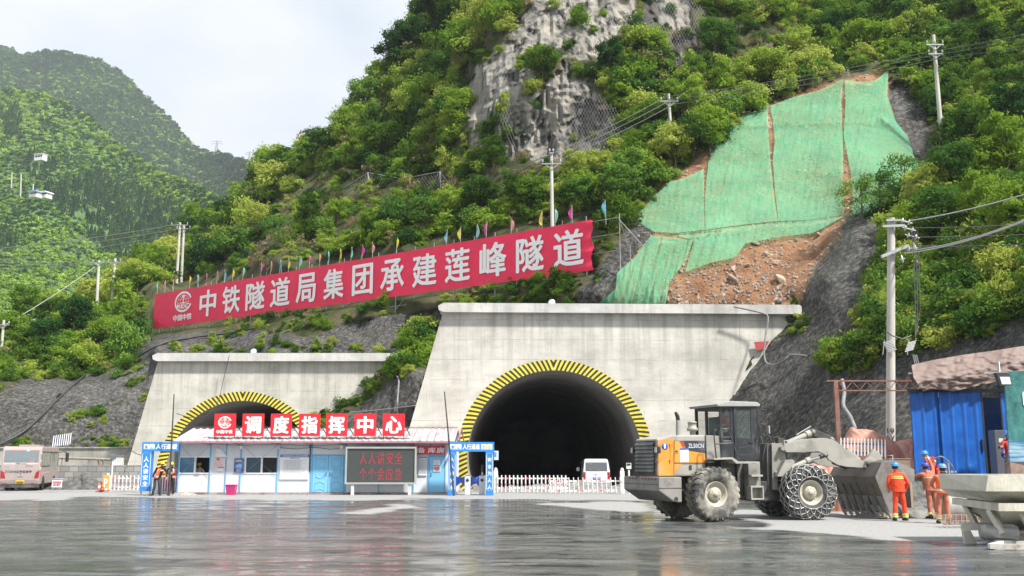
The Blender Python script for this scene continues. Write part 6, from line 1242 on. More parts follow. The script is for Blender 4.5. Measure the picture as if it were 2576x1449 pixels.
# ============================================================ WHEEL LOADER
DUSTY = (.34, .33, .29)
LGREY = mat('loader_grey', (.25, .24, .215), .65, var=.12, scale=2, bump=.15, bscale=30, dirt=(.09, .09, .09), dirt_amt=.85, dirt_scale=1.4, dlo=.52, dhi=.68)
LGREY2 = mat('loader_grey_light', (.33, .32, .285), .6, var=.1, scale=2, dirt=(.16, .16, .15), dirt_amt=.7, dirt_scale=1.6, dlo=.52, dhi=.7)
LORG = mat('loader_orange', (.66, .27, .035), .45, var=.12, scale=2, dirt=(.38, .33, .26), dirt_amt=.8, dirt_scale=1.3, dlo=.5, dhi=.75)
LBLK = mat('loader_black', (.022, .025, .03), .4, var=.2, scale=2, dirt=(.2, .2, .19), dirt_amt=.6, dirt_scale=1.5, dlo=.5, dhi=.8)
LDRK = mat('loader_dark', (.035, .035, .035), .6, var=.3, dirt=(.16, .155, .14), dirt_amt=.6)
NAVY = mat('loader_navy', (.03, .04, .055), .4, var=.2, dirt=(.2, .2, .2), dirt_amt=.7, dlo=.5, dhi=.75)
TYRE = mat('tyre_rubber', (.05, .05, .05), .75, var=.25, scale=4, bump=.25, dirt=(.33, .31, .26), dirt_amt=.95, dirt_scale=1.8, dlo=.40, dhi=.6)
TYRE2 = mat('tyre_rubber_dark', (.035, .035, .038), .7, var=.25, scale=4, bump=.25, dirt=(.2, .2, .19), dirt_amt=.8, dirt_scale=2.2, dlo=.45, dhi=.65)
RIMM = mat('rim_dusty', (.5, .475, .39), .6, var=.08, dirt=(.28, .26, .2), dirt_amt=.6)
CHAINM = mat('chain_steel', (.48, .48, .46), .45, .55, var=.15); CHROME = mat('chrome', (.65, .65, .68), .12, 1.0, var=.02)
aR, aF = rad(20), rad(10)
_r0 = G(1808, 1313); _r0 = Vector((_r0.x, _r0.y, 0)); lR = Vector((-math.sin(aR), math.cos(aR), 0)); hR = Vector((math.cos(aR), math.sin(aR), 0)); J = _r0+lR*1.38+hR*1.7
FR = Frame(J.x, J.y, aR); FF = Frame(J.x, J.y, aF)
def c3(cx, cy): return 1509.4+.2686*cx, 942.9+.2686*cy
def QR(cx, cy, yl): return FR.loc(*c3(cx, cy), yl)
def QF(cx, cy, yl): return FF.loc(*c3(cx, cy), yl)
def QS(cx, cy, yl): return FF.loc(2012.5+.2187*cx, 1100.6+.2187*cy, yl)
LD = empty('wheel_loader', 'dusty orange and grey wheel loader with a black cab and chained front tyres', 'wheel loader', (J.x, J.y, 0), aR)
def FP(o): o.rotation_euler = (0, 0, aF-aR); return o            # parts that swing with the front half
def prR(pts, y0, y1, name, mt, b=.012, yl=None):
 m = MB(); m.prism([QR(x, y, y0 if yl is None else yl) for x, y in pts], y0, y1, 'y', 0, b); return m.build(name, mt, LD)
def prF(pts, y0, y1, name, mt, b=.01, Q=None, yl=None, par=None):
 m = MB(); m.prism([(Q or QF)(x, y, y0 if yl is None else yl) for x, y in pts], y0, y1, 'y', 0, b); o = m.build(name, mt, par or LD); return o if par else FP(o)
cw = prR([(550, 957), (765, 957), (768, 1195), (700, 1192), (552, 1088)], -1.15, 1.15, 'counterweight', LGREY, .03)
m = MB(); x0r = QR(552, 1060, -1.152)[0]; x1r = QR(766, 1060, -1.152)[0]; zg = QR(650, 1062, -1.15)[1]; m.box(x0r, x1r, -1.156, -1.149, zg-.012, zg+.012); xr = x0r-.004; m.box(xr-.002, xr+.006, -1.1, 1.1, zg+.1, zg+.112)
m.box(xr-.004, xr+.003, .1, .32, zg+.32, zg+.42); m.lathe([(.001, 0), (.07, 0)], (x1r-.2, -1.158, QR(725, 1165, -1.15)[1]), 'y', 16); m.build('groove_line', LDRK, LD)
m = MB()
for k in range(9):
 if k != 5: m.box(xr-.006, xr+.002, -1.0+.2*k*1.05, -1.0+.2*k*1.05+.1, zg+.22+.02, zg+.27+.02)
m.build('reflector_strip', mat('reflector_red', (.22, .03, .04), .5, var=.3), LD)
m = MB(); m.box(-2.7, .25, -.42, .42, .62, 1.35, 0, .03); m.box(-1.95, -1.45, -.8, .8, .6, 1.0, 0, .06); m.build('rear_chassis', LDRK, LD)
hx0 = QR(532, 700, -.7)[0]; hx1 = QR(988, 700, -.7)[0]; zt = QR(800, 560, -.7)[1]; zb = QR(800, 950, -.7)[1]; zr = QR(560, 600, -.7)[1]
m = MB(); m.prism([(hx0, zb), (hx0, zr), (hx0+.5, zt-.02), (hx1, zt), (hx1, zb)], -.7, .7, 'y', 0, .05); m.build('hood', LGREY2, LD)
m = MB(); xo = QR(690, 700, -.7)[0]; m.prism([(hx0+.03, zb+.02), (hx0+.03, zr-.03), (xo, zt-.12), (xo, zb+.02)], -.712, -.695, 'y', 0, .004); m.build('orange_panel', LORG, LD)
def flat(pts, y, name, mt, th=.008, par=None):
 m = MB(); m.prism([QR(a, b, y) for a, b in pts], y-th, y, 'y'); return m.build(name, mt, par or LD)
flat([(695, 617), (984, 617), (984, 826), (695, 826)], -.702, 'side_door', NAVY, .01)
flat([(697, 690), (720, 680), (830, 712), (984, 735), (984, 822), (697, 822)], -.713, 'orange_swoosh', LORG, .003)
flat([(697, 621), (738, 621), (800, 690), (800, 712), (740, 690), (697, 684)], -.7135, 'orange_swoosh', LORG, .003); flat([(697, 836), (768, 836), (725, 890), (697, 915)], -.713, 'orange_swoosh', LORG, .003)
flat([(742, 621), (757, 621), (790, 686), (776, 686)], -.717, 'red_stripe', mat('loader_red', (.6, .08, .03), .45), .003); flat([(765, 621), (776, 621), (800, 680), (794, 686)], -.7172, 'red_stripe', mat('loader_red', (.6, .08, .03), .45), .003)
for pts in ([(690, 615), (693, 615), (693, 948), (690, 948)], [(693, 827), (1000, 827), (1000, 831), (693, 831)]): flat(pts, -.7165, 'panel_gap', LDRK, .002)
flat([(695, 702), (735, 702), (735, 732), (695, 732)], -.7165, 'latch', LORG, .012); flat([(702, 708), (728, 708), (728, 726), (702, 726)], -.729, 'latch_recess', LDRK, .002)
flat([(835, 845), (860, 845), (860, 888), (835, 888)], -.714, 'latch', LDRK, .004)
X, Z = QR(900, 665, -.72); xa = QR(828, 665, -.72)[0]; xb = QR(972, 665, -.72)[0]; text('model_lettering', 'ZL50CN', xb-xa, QR(900, 645, -.72)[1]-QR(900, 686, -.72)[1], mat('loader_silver', (.55, .56, .58), .4), ((xa+xb)/2, -.7135, Z), LD, bold=.02, depth=.004)
X, Z = QR(607, 669, -.72); m = MB(); m.lathe([(.001, -.003), (.105, -.003), (.105, 0)], (X, -.7125, Z), 'y', 28); dk = m.build('number_disc', mat('disc_blue', (.02, .1, .5), .4), LD); link('number', text_mesh('1', .055, .13, WHITE_TXT, bold=.02, depth=.003), dk).location = (X, -.717, Z)
flat([(748, 690), (828, 687), (830, 816), (752, 818)], -.7168, 'instruction_sheet', PAPER, .002); flat([(748, 688), (828, 685), (828, 702), (748, 705)], -.719, 'sheet_header', BLUEH, .002)
m = MB()
for k in range(8): a = QR(760, 730+k*9, -.72); b = QR(812-(k % 3)*8, 730+k*9, -.72); m.box(a[0], b[0], -.7205, -.719, a[1]-.003, a[1]+.003)
m.build('sheet_print', INK, LD)
m = MB(); xg = hx0-.012; m.box(xg-.02, xg+.02, -.66, .66, zb+.04, zr-.05); m.build('grille_frame', LDRK, LD)
m = MB(); n = 8
for k in range(n): z0 = zb+.09+(zr-zb-.2)*k/n; m.add([(xg-.022, -.6, z0), (xg-.022, .6, z0), (xg-.075, .6, z0+.045), (xg-.075, -.6, z0+.045), (xg-.022, -.6, z0+.13), (xg-.022, .6, z0+.13)], [(0, 1, 2, 3), (3, 2, 5, 4)])
m.build('grille_louvres', mat('grille', (.10, .10, .10), .55, var=.2, dirt=(.28, .28, .26), dirt_amt=.5), LD)
for i, (cx_, cy_, yy) in enumerate(((555, 703, -.78), (0, 0, .78))):
 z = QR(555, 703, -.75)[1]; m = MB(); m.box(hx0-.08, hx0+.06, yy-.07, yy+.07, z-.1, z+.1, 0, .02); l = m.build('tail_lamp', LBLK, LD); m = MB(); m.box(hx0-.1, hx0-.081, yy-.055, yy+.055, z-.08, z+.08); m.build('lens', glass('lamp_glass', (.5, .5, .48), .1, .95), l)
for a in ((550, 655, 800), (660, 650, 800)):
 m = MB(); p0 = QR(a[0], a[1], -.76); p1 = QR(a[0], a[2], -.76); m.tube([(p0[0]-.03, -.71, p0[1]), (p0[0]+.05, -.78, p0[1]), (p1[0]+.05, -.78, p1[1]), (p1[0]-.03, -.71, p1[1])], .014, 6); m.build('handrail', LORG, LD)
a = QR(735, 552, -.3); b = QR(733, 425, -.3); c = QR(706, 350, -.3); m = MB(); m.tube([(a[0], -.3, a[1]-.05), (b[0], -.3, b[1])], [.085, .075], 12); ex = m.build('exhaust_pipe', LGREY2, LD); m = MB(); m.tube([(b[0], -.3, b[1]-.02), ((b[0]*.5+c[0]*.5)+.02, -.3, (b[1]+c[1])/2), (c[0], -.3, c[1])], [.06, .062, .04], 12); m.build('exhaust_tip', LBLK, ex)
a = QR(866, 555, -.2); b = QR(866, 440, -.2); h = b[1]-a[1]; m = MB(); m.lathe([(.08, -.05), (.08, h*.25), (.17, h*.25), (.17, h*.5), (.13, h*.53), (.13, h*.88), (.15, h*.9), (.13, h*1.02), (.001, h*1.05)], (a[0], -.2, a[1]), 'z', 20); m.build('air_filter', LGREY2, LD)
sx0 = hx1+.01; sx1 = QR(1130, 700, -.74)[0]; m = MB(); m.prism([(sx0, QR(1000, 815, -.74)[1]), (sx0, zt-.01), (sx1, zt-.03), (sx1, QR(1000, 815, -.74)[1])], -.74, .74, 'y', 0, .02); m.build('tank_panel', LGREY, LD)
dkp = [(1060, 783), (1235, 773), (1290, 812), (1400, 812), (1400, 830), (1270, 832), (1225, 792), (1060, 797)]
m = MB(); m.prism([QR(x, y, -1.2) for x, y in dkp], -1.25, -.75, 'y', 0, .005); m.build('side_platform', LGREY2, LD)
m = MB(); p0 = QR(1382, 812, -.95); p1 = QR(1508, 1150, -.95); m.box(p0[0], p1[0], -.98, -.3, p1[1], p0[1], 0, .03); m.build('side_tank', LGREY, LD)
m = MB(); p0 = QR(1115, 800, -.8); p1 = QR(1160, 880, -.8); m.box(p0[0], p1[0], -.9, -.5, p1[1], p0[1], 0, .02); p0 = QR(1280, 830, -.7); p1 = QR(1385, 1150, -.7); m.box(p0[0], p1[0], -.72, .7, p1[1], p0[1]); p0 = QR(1000, 822, -.6); p1 = QR(1290, 950, -.6); m.box(p0[0], p1[0], -.6, .6, p1[1], p0[1]); m.build('under_cab_frame', LDRK, LD)
m = MB(); p0 = QR(1412, 1040, -1.25); p1 = QR(1536, 1168, -1.25)
m.box(p0[0], p1[0], -1.26, -.99, p1[1], p1[1]+.04); m.box(p0[0], p1[0], -1.26, -.99, p0[1]-.05, p0[1]); m.box(p0[0], p0[0]+.04, -1.26, -.99, p1[1]+.041, p0[1]-.051); m.box(p1[0]-.04, p1[0], -1.26, -.99, p1[1]+.041, p0[1]-.051); m.box(p0[0], p1[0], -1.02, -.985, p1[1]+.041, p0[1]-.051); m.build('step_box', LGREY2, LD)
m = MB(); p0 = QR(1402, 935, -1.1); p1 = QR(1508, 952, -1.1); m.box(p0[0], p1[0], -1.2, -.985, p1[1], p0[1]); m.build('step', LGREY2, LD)
def railR(pts, yl, r=.02, name='handrail', mt=None):
 m = MB(); m.tube([(QR(x, y, yl)[0], yl, QR(x, y, yl)[1]) for x, y in pts], r, 7); return m.build(name, mt or LBLK, LD)
railR([(1090, 785), (1070, 600), (1066, 530), (1082, 508), (1180, 503), (1200, 520), (1240, 620), (1297, 800)], -1.22); railR([(1075, 648), (1240, 640)], -1.22); railR([(1135, 780), (1112, 520)], -1.2, .018)
railR([(1475, 640), (1470, 570), (1545, 565), (1560, 590), (1520, 800)], -.86)
cp = lambda x, y: QR(x, y, -.76); cx0 = cp(1128, 500)[0]; cx1 = cp(1492, 500)[0]; cz0 = cp(1300, 802)[1]; cz1 = cp(1300, 290)[1]; zw = cp(1300, 600)[1]; zs = cp(1165, 590)[1]
m = MB(); m.box(cx0, cx1, -.76, .76, cz0, cz0+.62, 0, .03); m.build('cab_body', LBLK, LD)
m = MB(); pw = .07
for (xx, yy) in ((cx0, -.76), (cx0, .76-pw), (cx1-pw, -.76), (cx1-pw, .76-pw), (cp(1222, 400)[0], -.76), (cp(1222, 400)[0], .76-pw)): m.box(xx, xx+pw*1.2, yy, yy+pw, cz0+.6, cz1)
m.box(cx0, cx1, -.762, .762, cz1-.12, cz1+.02, 0, .02); m.build('cab_pillars', LBLK, LD)
d0 = cp(1243, 292); d1 = cp(1478, 800); w0 = cp(1268, 318); w1 = cp(1412, 592); m = MB(); y0, y1 = -.795, -.762
m.box(d0[0], w0[0], y0, y1, d1[1], d0[1], 0, .008); m.box(w1[0], d1[0], y0, y1, d1[1], d0[1], 0, .008); m.box(w0[0]+.001, w1[0]-.001, y0+.001, y1, d1[1], w1[1], 0, .005); m.box(w0[0]+.001, w1[0]-.001, y0+.001, y1, w0[1], d0[1], 0, .005); door_ = m.build('cab_door', LBLK, LD)
CG = glass('cab_glass', (.10, .16, .16), .05, .1); m = MB(); m.box(w0[0], w1[0], -.78, -.775, w1[1], w0[1]); m.build('window', CG, door_)
m = MB(); a = cp(1385, 630); m.box(a[0], a[0]+.16, -.83, -.81, a[1]-.02, a[1]+.02); m.build('handle', DARKM, door_)
m = MB(); pts = [cp(1295, 680), cp(1405, 678), cp(1412, 700), cp(1395, 752), cp(1300, 752), cp(1290, 735)]
for i in range(6): m.tube([(pts[i][0], -.797, pts[i][1]), (pts[(i+1) % 6][0], -.797, pts[(i+1) % 6][1])], .009, 5)
m.build('door_moulding', LDRK, door_)
m = MB(); m.box(cx0+.08, cp(1220, 400)[0], -.752, -.748, zs, cz1-.12); m.build('side_window', CG, LD)
m = MB(); m.box(cx0+.02, cx0+.025, -.68, .68, cz0+.72, cz1-.14); m.build('rear_window', CG, LD)
m = MB(); m.box(cx1-.03, cx1-.025, -.68, .68, cz0+.6, cz1-.14); m.build('windscreen', CG, LD)
m = MB(); m.box(cx0+.1, cx1-.1, .735, .74, cz0+.6, cz1-.14); m.build('far_window', CG, LD)
m = MB(); r0 = QR(1105, 278, -.86); r1 = QR(1497, 278, -.86); zr0 = QR(1300, 300, -.86)[1]; zr1 = QR(1300, 256, -.86)[1]; m.prism([(r0[0], zr0), (r1[0], zr0+.03), (r1[0]+.02, zr0+.09), (r1[0]-.1, zr1+.02), (r0[0]+.45, zr1+.03), (r0[0]-.04, zr0+.07)], -.86, .86, 'y', 0, .02); m.build('cab_roof', mat('roof_grey', (.34, .345, .34), .6, var=.1, dirt=(.2, .2, .2), dirt_amt=.5), LD)
m = MB(); m.box(cx0+.25, cx0+.7, -.3, .3, cz0+.62, cz0+.75, 0, .04); m.box(cx0+.2, cx0+.33, -.28, .28, cz0+.75, cz0+1.35, 0, .04); m.build('seat', LBLK, LD)
m = MB(); sa = cp(1330, 545); m.tube([(sa[0]+.18, 0, cz0+.62), (sa[0]+.02, 0, cz0+.98)], .03, 8); 
for k in range(20): a_ = 2*math.pi*k/20; b_ = 2*math.pi*(k+1)/20; m.tube([(sa[0]+.02+.08*math.cos(a_), .2*math.sin(a_), cz0+1.0+.17*math.cos(a_)), (sa[0]+.02+.08*math.cos(b_), .2*math.sin(b_), cz0+1.0+.17*math.cos(b_))], .014, 5)
m.build('steering_wheel', LDRK, LD)
m = MB(); m.tube([(cx1-.03, -.8, cz1-.1), (cx1+.16, -.95, cz1-.12), (cx1+.2, -1.0, cz1-.5), (cx1+.16, -.95, cz1-.62), (cx1-.02, -.8, cz1-.55)], .013, 6); mm = m.build('mirror_bracket', DARKM, LD); m = MB(); m.box(cx1+.1, cx1+.15, -1.12, -.98, cz1-.86, cz1-.62, 0, .012); m.build('mirror', GALV, mm)
def tyre_mesh(name, R, w, mt, lug=True, rr=.35):
 m = MB(); hw = w/2; prof = [(rr, -hw*.62), (rr+.05, -hw*.8), (R*.62, -hw*.98), (R*.8, -hw), (R*.92, -hw*.93), (R*.955, -hw*.8), (R*.965, 0), (R*.955, hw*.8), (R*.92, hw*.93), (R*.8, hw), (R*.62, hw*.98), (rr+.05, hw*.8), (rr, hw*.62)]
 m.lathe(prof, (0, 0, 0), 'y', 56)
 if lug:
  n = 25
  for s in (-1, 1):
   for k in range(n):
    a = 2*math.pi*(k+(.5 if s > 0 else 0))/n; v = []
    for (rr_, yy, da, dw) in ((R*.83, 1.012, .0, .045), (R*.93, .985, .0, .05), (R, .8, .01, .055), (R, .12, .16, .04)):
     for sg in (-1, 1):
      t = a+da*s*0+da+sg*dw; v.append((rr_*math.cos(t), s*hw*yy, rr_*math.sin(t)))
    for (rr_, yy, da, dw) in ((R*.95, .12, .16, .04), (R*.9, .7, .01, .055)):
     for sg in (-1, 1): t = a+da+sg*dw; v.append((rr_*math.cos(t), s*hw*yy, rr_*math.sin(t)))
    m.add(v, [(0, 1, 3, 2), (2, 3, 5, 4), (4, 5, 7, 6), (6, 7, 9, 8), (0, 2, 4, 10), (1, 3, 5, 11), (4, 6, 8, 10), (5, 7, 9, 11)])
 return m.mesh(name, mt)
def rim_mesh(name, rr, w):
 m = MB(); hw = w/2; m.lathe([(rr+.02, -hw*.66), (rr+.035, -hw*.72), (rr-.01, -hw*.74), (rr-.05, -hw*.6), (rr-.1, -hw*.38), (rr-.12, -hw*.3), (.19, -hw*.3)], (0, 0, 0), 'y', 40); m.lathe([(rr+.02, hw*.66), (rr, hw*.5), (.2, 0), (.001, 0)], (0, 0, 0), 'y', 30)
 for k in range(12): a = 2*math.pi*k/12; m.lathe([(.001, -.03), (.014, -.03), (.014, 0)], (.235*math.cos(a), -hw*.3, .235*math.sin(a)), 'y', 6)
 return m.mesh(name, RIMM)
def hub_mesh(name, w):
 m = MB(); hw = w/2; m.lathe([(.2, -hw*.28), (.2, -hw*.55), (.17, -hw*.64), (.075, -hw*.66), (.07, -hw*.72), (.001, -hw*.72)], (0, 0, 0), 'y', 28)
 for k in range(10): a = 2*math.pi*k/10; m.lathe([(.001, -.012), (.011, -.012), (.011, .01)], (.135*math.cos(a), -hw*.66, .135*math.sin(a)), 'y', 6)
 return m.mesh(name, RIMM)
def chain_mesh(name, R, w, rr):
 m = MB(); hw = w/2; prof = [(R*.62, -hw*1.05), (R*.78, -hw*1.08), (R*.93, -hw*1.03), (R*1.015, -hw*.75), (R*1.02, -hw*.25), (R*1.02, hw*.25), (R*1.015, hw*.75), (R*.93, hw*1.03), (R*.78, hw*1.08)]
 n = 17
 def pt(i, k, o=0.0): a = 2*math.pi*(k+(.5 if i % 2 else 0))/n; r, y = prof[i]; return Vector((r*math.cos(a), y, r*math.sin(a)))
 for i in range(len(prof)):
  for k in range(n):
   p = pt(i, k); nn = Vector((p.x, p.y*1.2, p.z)).normalized()
   ax = nn.cross(Vector((0, 1, 0))).normalized(); bx = nn.cross(ax); rad_ = .04
   v = []
   ring = [p+(ax*math.cos(t)+bx*math.sin(t))*rad_ for t in [2*math.pi*q/6 for q in range(6)]]
   for q in range(6): m.tube([ring[q], ring[(q+1) % 6]], .012, 3, cap=False)
   if i+1 < len(prof):
    for dk in ((0, -1) if i % 2 == 0 else (0, 1)):
     p2 = pt(i+1, k+dk); m.tube([p.lerp(p2, .2), p.lerp(p2, .8)], .014, 3, cap=False)
 for k in range(52): a, b = 2*math.pi*k/52, 2*math.pi*(k+.8)/52; m.tube([(R*.58*math.cos(a), -hw*1.05, R*.58*math.sin(a)), (R*.58*math.cos(b), -hw*1.05, R*.58*math.sin(b))], .014, 3)
 return m.mesh(name, CHAINM)
TM = tyre_mesh('rear_tyre', .81, .6, TYRE); TMF = tyre_mesh('front_tyre', .83, .6, TYRE2); RM = rim_mesh('rim', .37, .6); HM = hub_mesh('hub', .6); CM = chain_mesh('tyre_chain', .83, .6, .35)
def wheel(frame_x, y, front, rot):
 w_ = bpy.data.objects.new('front_wheel' if front else 'rear_wheel', TMF if front else TM); COL.objects.link(w_); w_.parent = LD
 loc = Vector((frame_x, y, .82 if front else .8))
 if front: c, s = math.cos(aF-aR), math.sin(aF-aR); loc = Vector((loc.x*c-loc.y*s, loc.x*s+loc.y*c, loc.z))
 w_.location = loc; w_.rotation_euler = (0, rot, (aF-aR if front else 0)+(math.pi if y > 0 else 0))
 for n_, me in (('rim', RM), ('hub', HM))+((('tyre_chain', CM),) if front else ()): link(n_, me, w_)
wheel(-1.7, -1.08, False, .1); wheel(-1.7, 1.08, False, .5); wheel(1.72, -1.08, True, .3); wheel(1.72, 1.08, True, .8)
m = MB(); m.box(.1, 2.3, -.4, .4, .55, 1.15, 0, .03); m.box(1.45, 2.0, -.8, .8, .6, 1.0, 0, .06); FP(m.build('front_chassis', LDRK, LD))
prF([(1560, 645), (1600, 640), (1610, 900), (1640, 1078), (1570, 1082)], -.42, .42, 'articulation_frame', LDRK)
for s in (0, 1):
 a, b = (-.52, -.44) if s == 0 else (.44, .52)
 prF([(1605, 645), (1700, 640), (1730, 700), (1740, 790), (1830, 800), (1790, 930), (1720, 955), (1665, 955), (1660, 1075), (1615, 1078)], a, b, 'tower_plate', LGREY, .01, yl=-.5)
m = MB(); p = QF(1690, 715, -.4); m.box(p[0]-.2, p[0]+.2, -.44, .44, p[1]-.5, p[1]+.15, 0, .02); FP(m.build('tower_box', LDRK, LD))
prF([(1735, 800), (1810, 795), (1818, 820), (1745, 955), (1660, 952)], -.78, -.55, 'cylinder_guard', LGREY2)
boom = [(1722, 690), (1728, 655), (1760, 637), (1900, 603), (2060, 592), (2130, 594), (2200, 618), (2270, 668), (2400, 775), (2492, 822), (2505, 845), (2478, 872), (2330, 864), (2230, 845), (2150, 800), (2105, 748), (2050, 717), (1900, 727), (1745, 724)]
prF(boom, -.68, -.58, 'lift_arm', LGREY2, .012, yl=-.68); prF(boom, .58, .68, 'lift_arm', LGREY2, .012, yl=-.68)
m = MB(); p = QF(2120, 690, -.6); m.tube([(p[0], -.58, p[1]), (p[0], .58, p[1])], .12, 12); p = QF(1700, 690, -.6); m.tube([(p[0], -.72, p[1]), (p[0], .72, p[1])], .07, 12); FP(m.build('cross_tube', LGREY, LD))
prF([(1962, 525), (1985, 503), (2020, 508), (2110, 545), (2185, 578), (2245, 632), (2312, 700), (2300, 716), (2200, 672), (2140, 655), (2050, 590), (1985, 560)], -.14, .14, 'rocker_arm', LDRK, .02, yl=-.2)
m = MB()
for cx_, cy_, yl in ((1995, 535, -.15), (2170, 605, -.15)): p = QF(cx_, cy_, yl); m.lathe([(.001, -.06), (.06, -.06), (.075, -.03), (.075, 0)], (p[0], yl, p[1]), 'y', 18)
p = QF(2110, 748, -.72); m.lathe([(.001, -.06), (.05, -.06), (.06, 0)], (p[0], -.7, p[1]), 'y', 16); p = QF(1650, 915, -.55); m.lathe([(.001, -.04), (.05, -.04), (.06, 0)], (p[0], -.53, p[1]), 'y', 16); FP(m.build('pivot_pin', LGREY, LD))
def cyl(a, b, yl, r, name, mt, n=14): m = MB(); A = QF(*a, yl); B = QF(*b, yl); m.tube([(A[0], yl, A[1]), (B[0], yl, B[1])], r, n); return FP(m.build(name, mt, LD))
cyl((1750, 645), (1965, 552), -.1, .1, 'tilt_cylinder', LGREY2); cyl((1930, 565), (1968, 548), -.1, .125, 'cylinder_collar', LGREY2)
cyl((1790, 875), (1960, 800), -.66, .085, 'lift_cylinder', LGREY2); cyl((1930, 812), (1966, 797), -.66, .11, 'cylinder_collar', LGREY2); cyl((1960, 800), (2065, 768), -.66, .035, 'piston_rod', CHROME); cyl((2060, 768), (2125, 745), -.66, .07, 'rod_end', LDRK)
cyl((1790, 875), (2100, 760), .66, .085, 'lift_cylinder', LGREY2)
cyl((1840, 562), (1975, 482), .1, .02, 'top_bar', GALV, 6); cyl((2300, 705), (2420, 800), -.1, .09, 'bucket_link', LGREY)
m = MB()
for k, (a, b, c) in enumerate((((1560, 560), (1590, 580), (1612, 640)), ((1640, 640), (1640, 585), (1690, 580)), ((1690, 580), (1720, 600), (1700, 660)), ((1500, 600), (1540, 580), (1560, 640)))):
 pp = [QF(*q, -.3) for q in (a, b, c)]; m.tube([(q[0], -.3+.1*k, q[1]) for q in pp], .022, 6)
pp = QF(1690, 620, -.3); FP(m.build('hydraulic_hoses', LDRK, LD)); m = MB(); m.box(pp[0]-.1, pp[0]+.1, -.35, -.1, pp[1]-.12, pp[1]+.1, 0, .02); FP(m.build('valve_block', LDRK, LD))
m = MB(); pp = [QF(*q, -.57) for q in ((2150, 745), (2180, 830), (2290, 872), (2400, 870))]; m.tube([(q[0], -.57, q[1]) for q in pp], .03, 6); FP(m.build('hose', LDRK, LD))
BKT = mat('bucket_steel', (.21, .21, .2), .6, .15, var=.2, scale=2.5, bump=.25, dirt=(.12, .10, .08), dirt_amt=.7, dirt_scale=1.8)
BKD = mat('bucket_back', (.11, .11, .105), .6, .2, var=.25, scale=2, bump=.3, dirt=(.2, .15, .11), dirt_amt=.6, stretch=(2, 2, .5))
bw = 1.45; prof = [QS(x, y, -bw) for x, y in ((1310, 370), (1050, 256), (940, 285), (862, 450), (900, 545), (1030, 855))]
inn = []
for i, (x, z) in enumerate(prof):
 a = prof[max(i-1, 0)]; b = prof[min(i+1, len(prof)-1)]; dx, dz = b[0]-a[0], b[1]-a[1]; l = math.hypot(dx, dz); inn.append((x-dz/l*.045*-1*-1, z+dx/l*.045))
m = MB(); poly = prof+[(x+.05, z) for x, z in reversed(prof)]
poly = prof+[(prof[5][0]+.05, prof[5][1]), (prof[4][0]+.06, prof[4][1]+.02), (prof[3][0]+.06, prof[3][1]-.01), (prof[2][0]+.04, prof[2][1]-.05), (prof[1][0], prof[1][1]-.06), (prof[0][0]-.02, prof[0][1]-.06)]
m.prism(poly, -bw+.05, bw-.05, 'y'); bk = FP(m.build('bucket', BKD, LD))
for s in (-1, 1):
 pp = [QS(x, y, -bw) for x, y in ((862, 450), (940, 285), (1050, 256), (1312, 368), (1312, 492), (1255, 540), (1190, 530), (1120, 700), (1068, 862), (1030, 858), (895, 545))]; m = MB(); m.prism(pp, s*bw-.025, s*bw+.025, 'y', 0, .006); m.build('side_plate', BKT, bk)
e = prof[-1]; e2_ = prof[-2]; dx, dz = e[0]-e2_[0], e[1]-e2_[1]; l = math.hypot(dx, dz); dx /= l; dz /= l
m = MB(); m.prism([(e[0]-dx*.5-.03, e[1]-dz*.5), (e[0]-.03, e[1]), (e[0]+dx*.04, e[1]+dz*.04), (e[0]+.03, e[1]+.03), (e[0]-dx*.5+.03, e[1]-dz*.5)], -bw-.04, bw+.04, 'y'); m.build('cutting_edge', BKT, bk)
for k in range(8):
 y = -bw+.03+(2*bw-.06)*k/7; m = MB(); v = []
 for (d, w_, th) in ((-.2, .045, .05), (.0, .06, .055), (.12, .055, .05), (.33, .018, .014)):
  for sy in (-1, 1):
   for sn in (-1, 1): v.append((e[0]+dx*d-dz*th*sn*.9, y+sy*w_, e[1]+dz*d+dx*th*sn*.9))
 f = []
 for q in range(3): b = 4*q; f += [(b, b+1, b+5, b+4), (b+1, b+3, b+7, b+5), (b+3, b+2, b+6, b+7), (b+2, b, b+4, b+6)]
 f += [(0, 2, 3, 1), (12, 13, 15, 14)]; m.add(v, f); m.build('tooth', LGREY2, bk)
for k in range(6): y = -bw+.35+k*.46; m = MB(); a, b = prof[4], prof[5]; m.prism([(a[0]-.03, a[1]), (b[0]-.03, b[1]), (b[0], b[1]), (a[0], a[1])], y, y+.1, 'y'); m.build('wear_strip', BKD, bk)
for y in (-.63, .63, -.12, .12):
 hp = [QS(x, yy, y) for x, yy in ((700, 330), (750, 205), (800, 160), (850, 190), (905, 260), (900, 330), (870, 440), (760, 420))] if abs(y) > .3 else [QS(x, yy, y) for x, yy in ((760, 240), (830, 130), (900, 180), (950, 300), (870, 420))]
 if abs(y) > .3: hp = [QS(x, yy, -.63) for x, yy in ((725, 340), (735, 270), (790, 225), (850, 250), (940, 300), (905, 470), (800, 390))]
 m = MB(); m.prism(hp, y-.11, y+.11 if abs(y) > .3 else y+.04, 'y', 0, .02); m.build('hinge_bracket', LGREY2, bk)
m = MB(); p = QS(790, 300, -.75); m.lathe([(.001, -.05), (.055, -.05), (.07, -.02), (.11, 0)], (p[0], -.745, p[1]), 'y', 18); m.build('hinge_pin', LDRK, bk)
m = MB(); a = QS(960, 215, -.9); b = QS(1045, 205, -.9); c = QS(1045, 265, -.9); m.tube([(a[0], -1.0, a[1]-.1), (a[0], -1.0, a[1]), (b[0], -1.0, b[1]), (c[0], -1.0, c[1])], .025, 6); m.build('grab_rail', LGREY, bk)
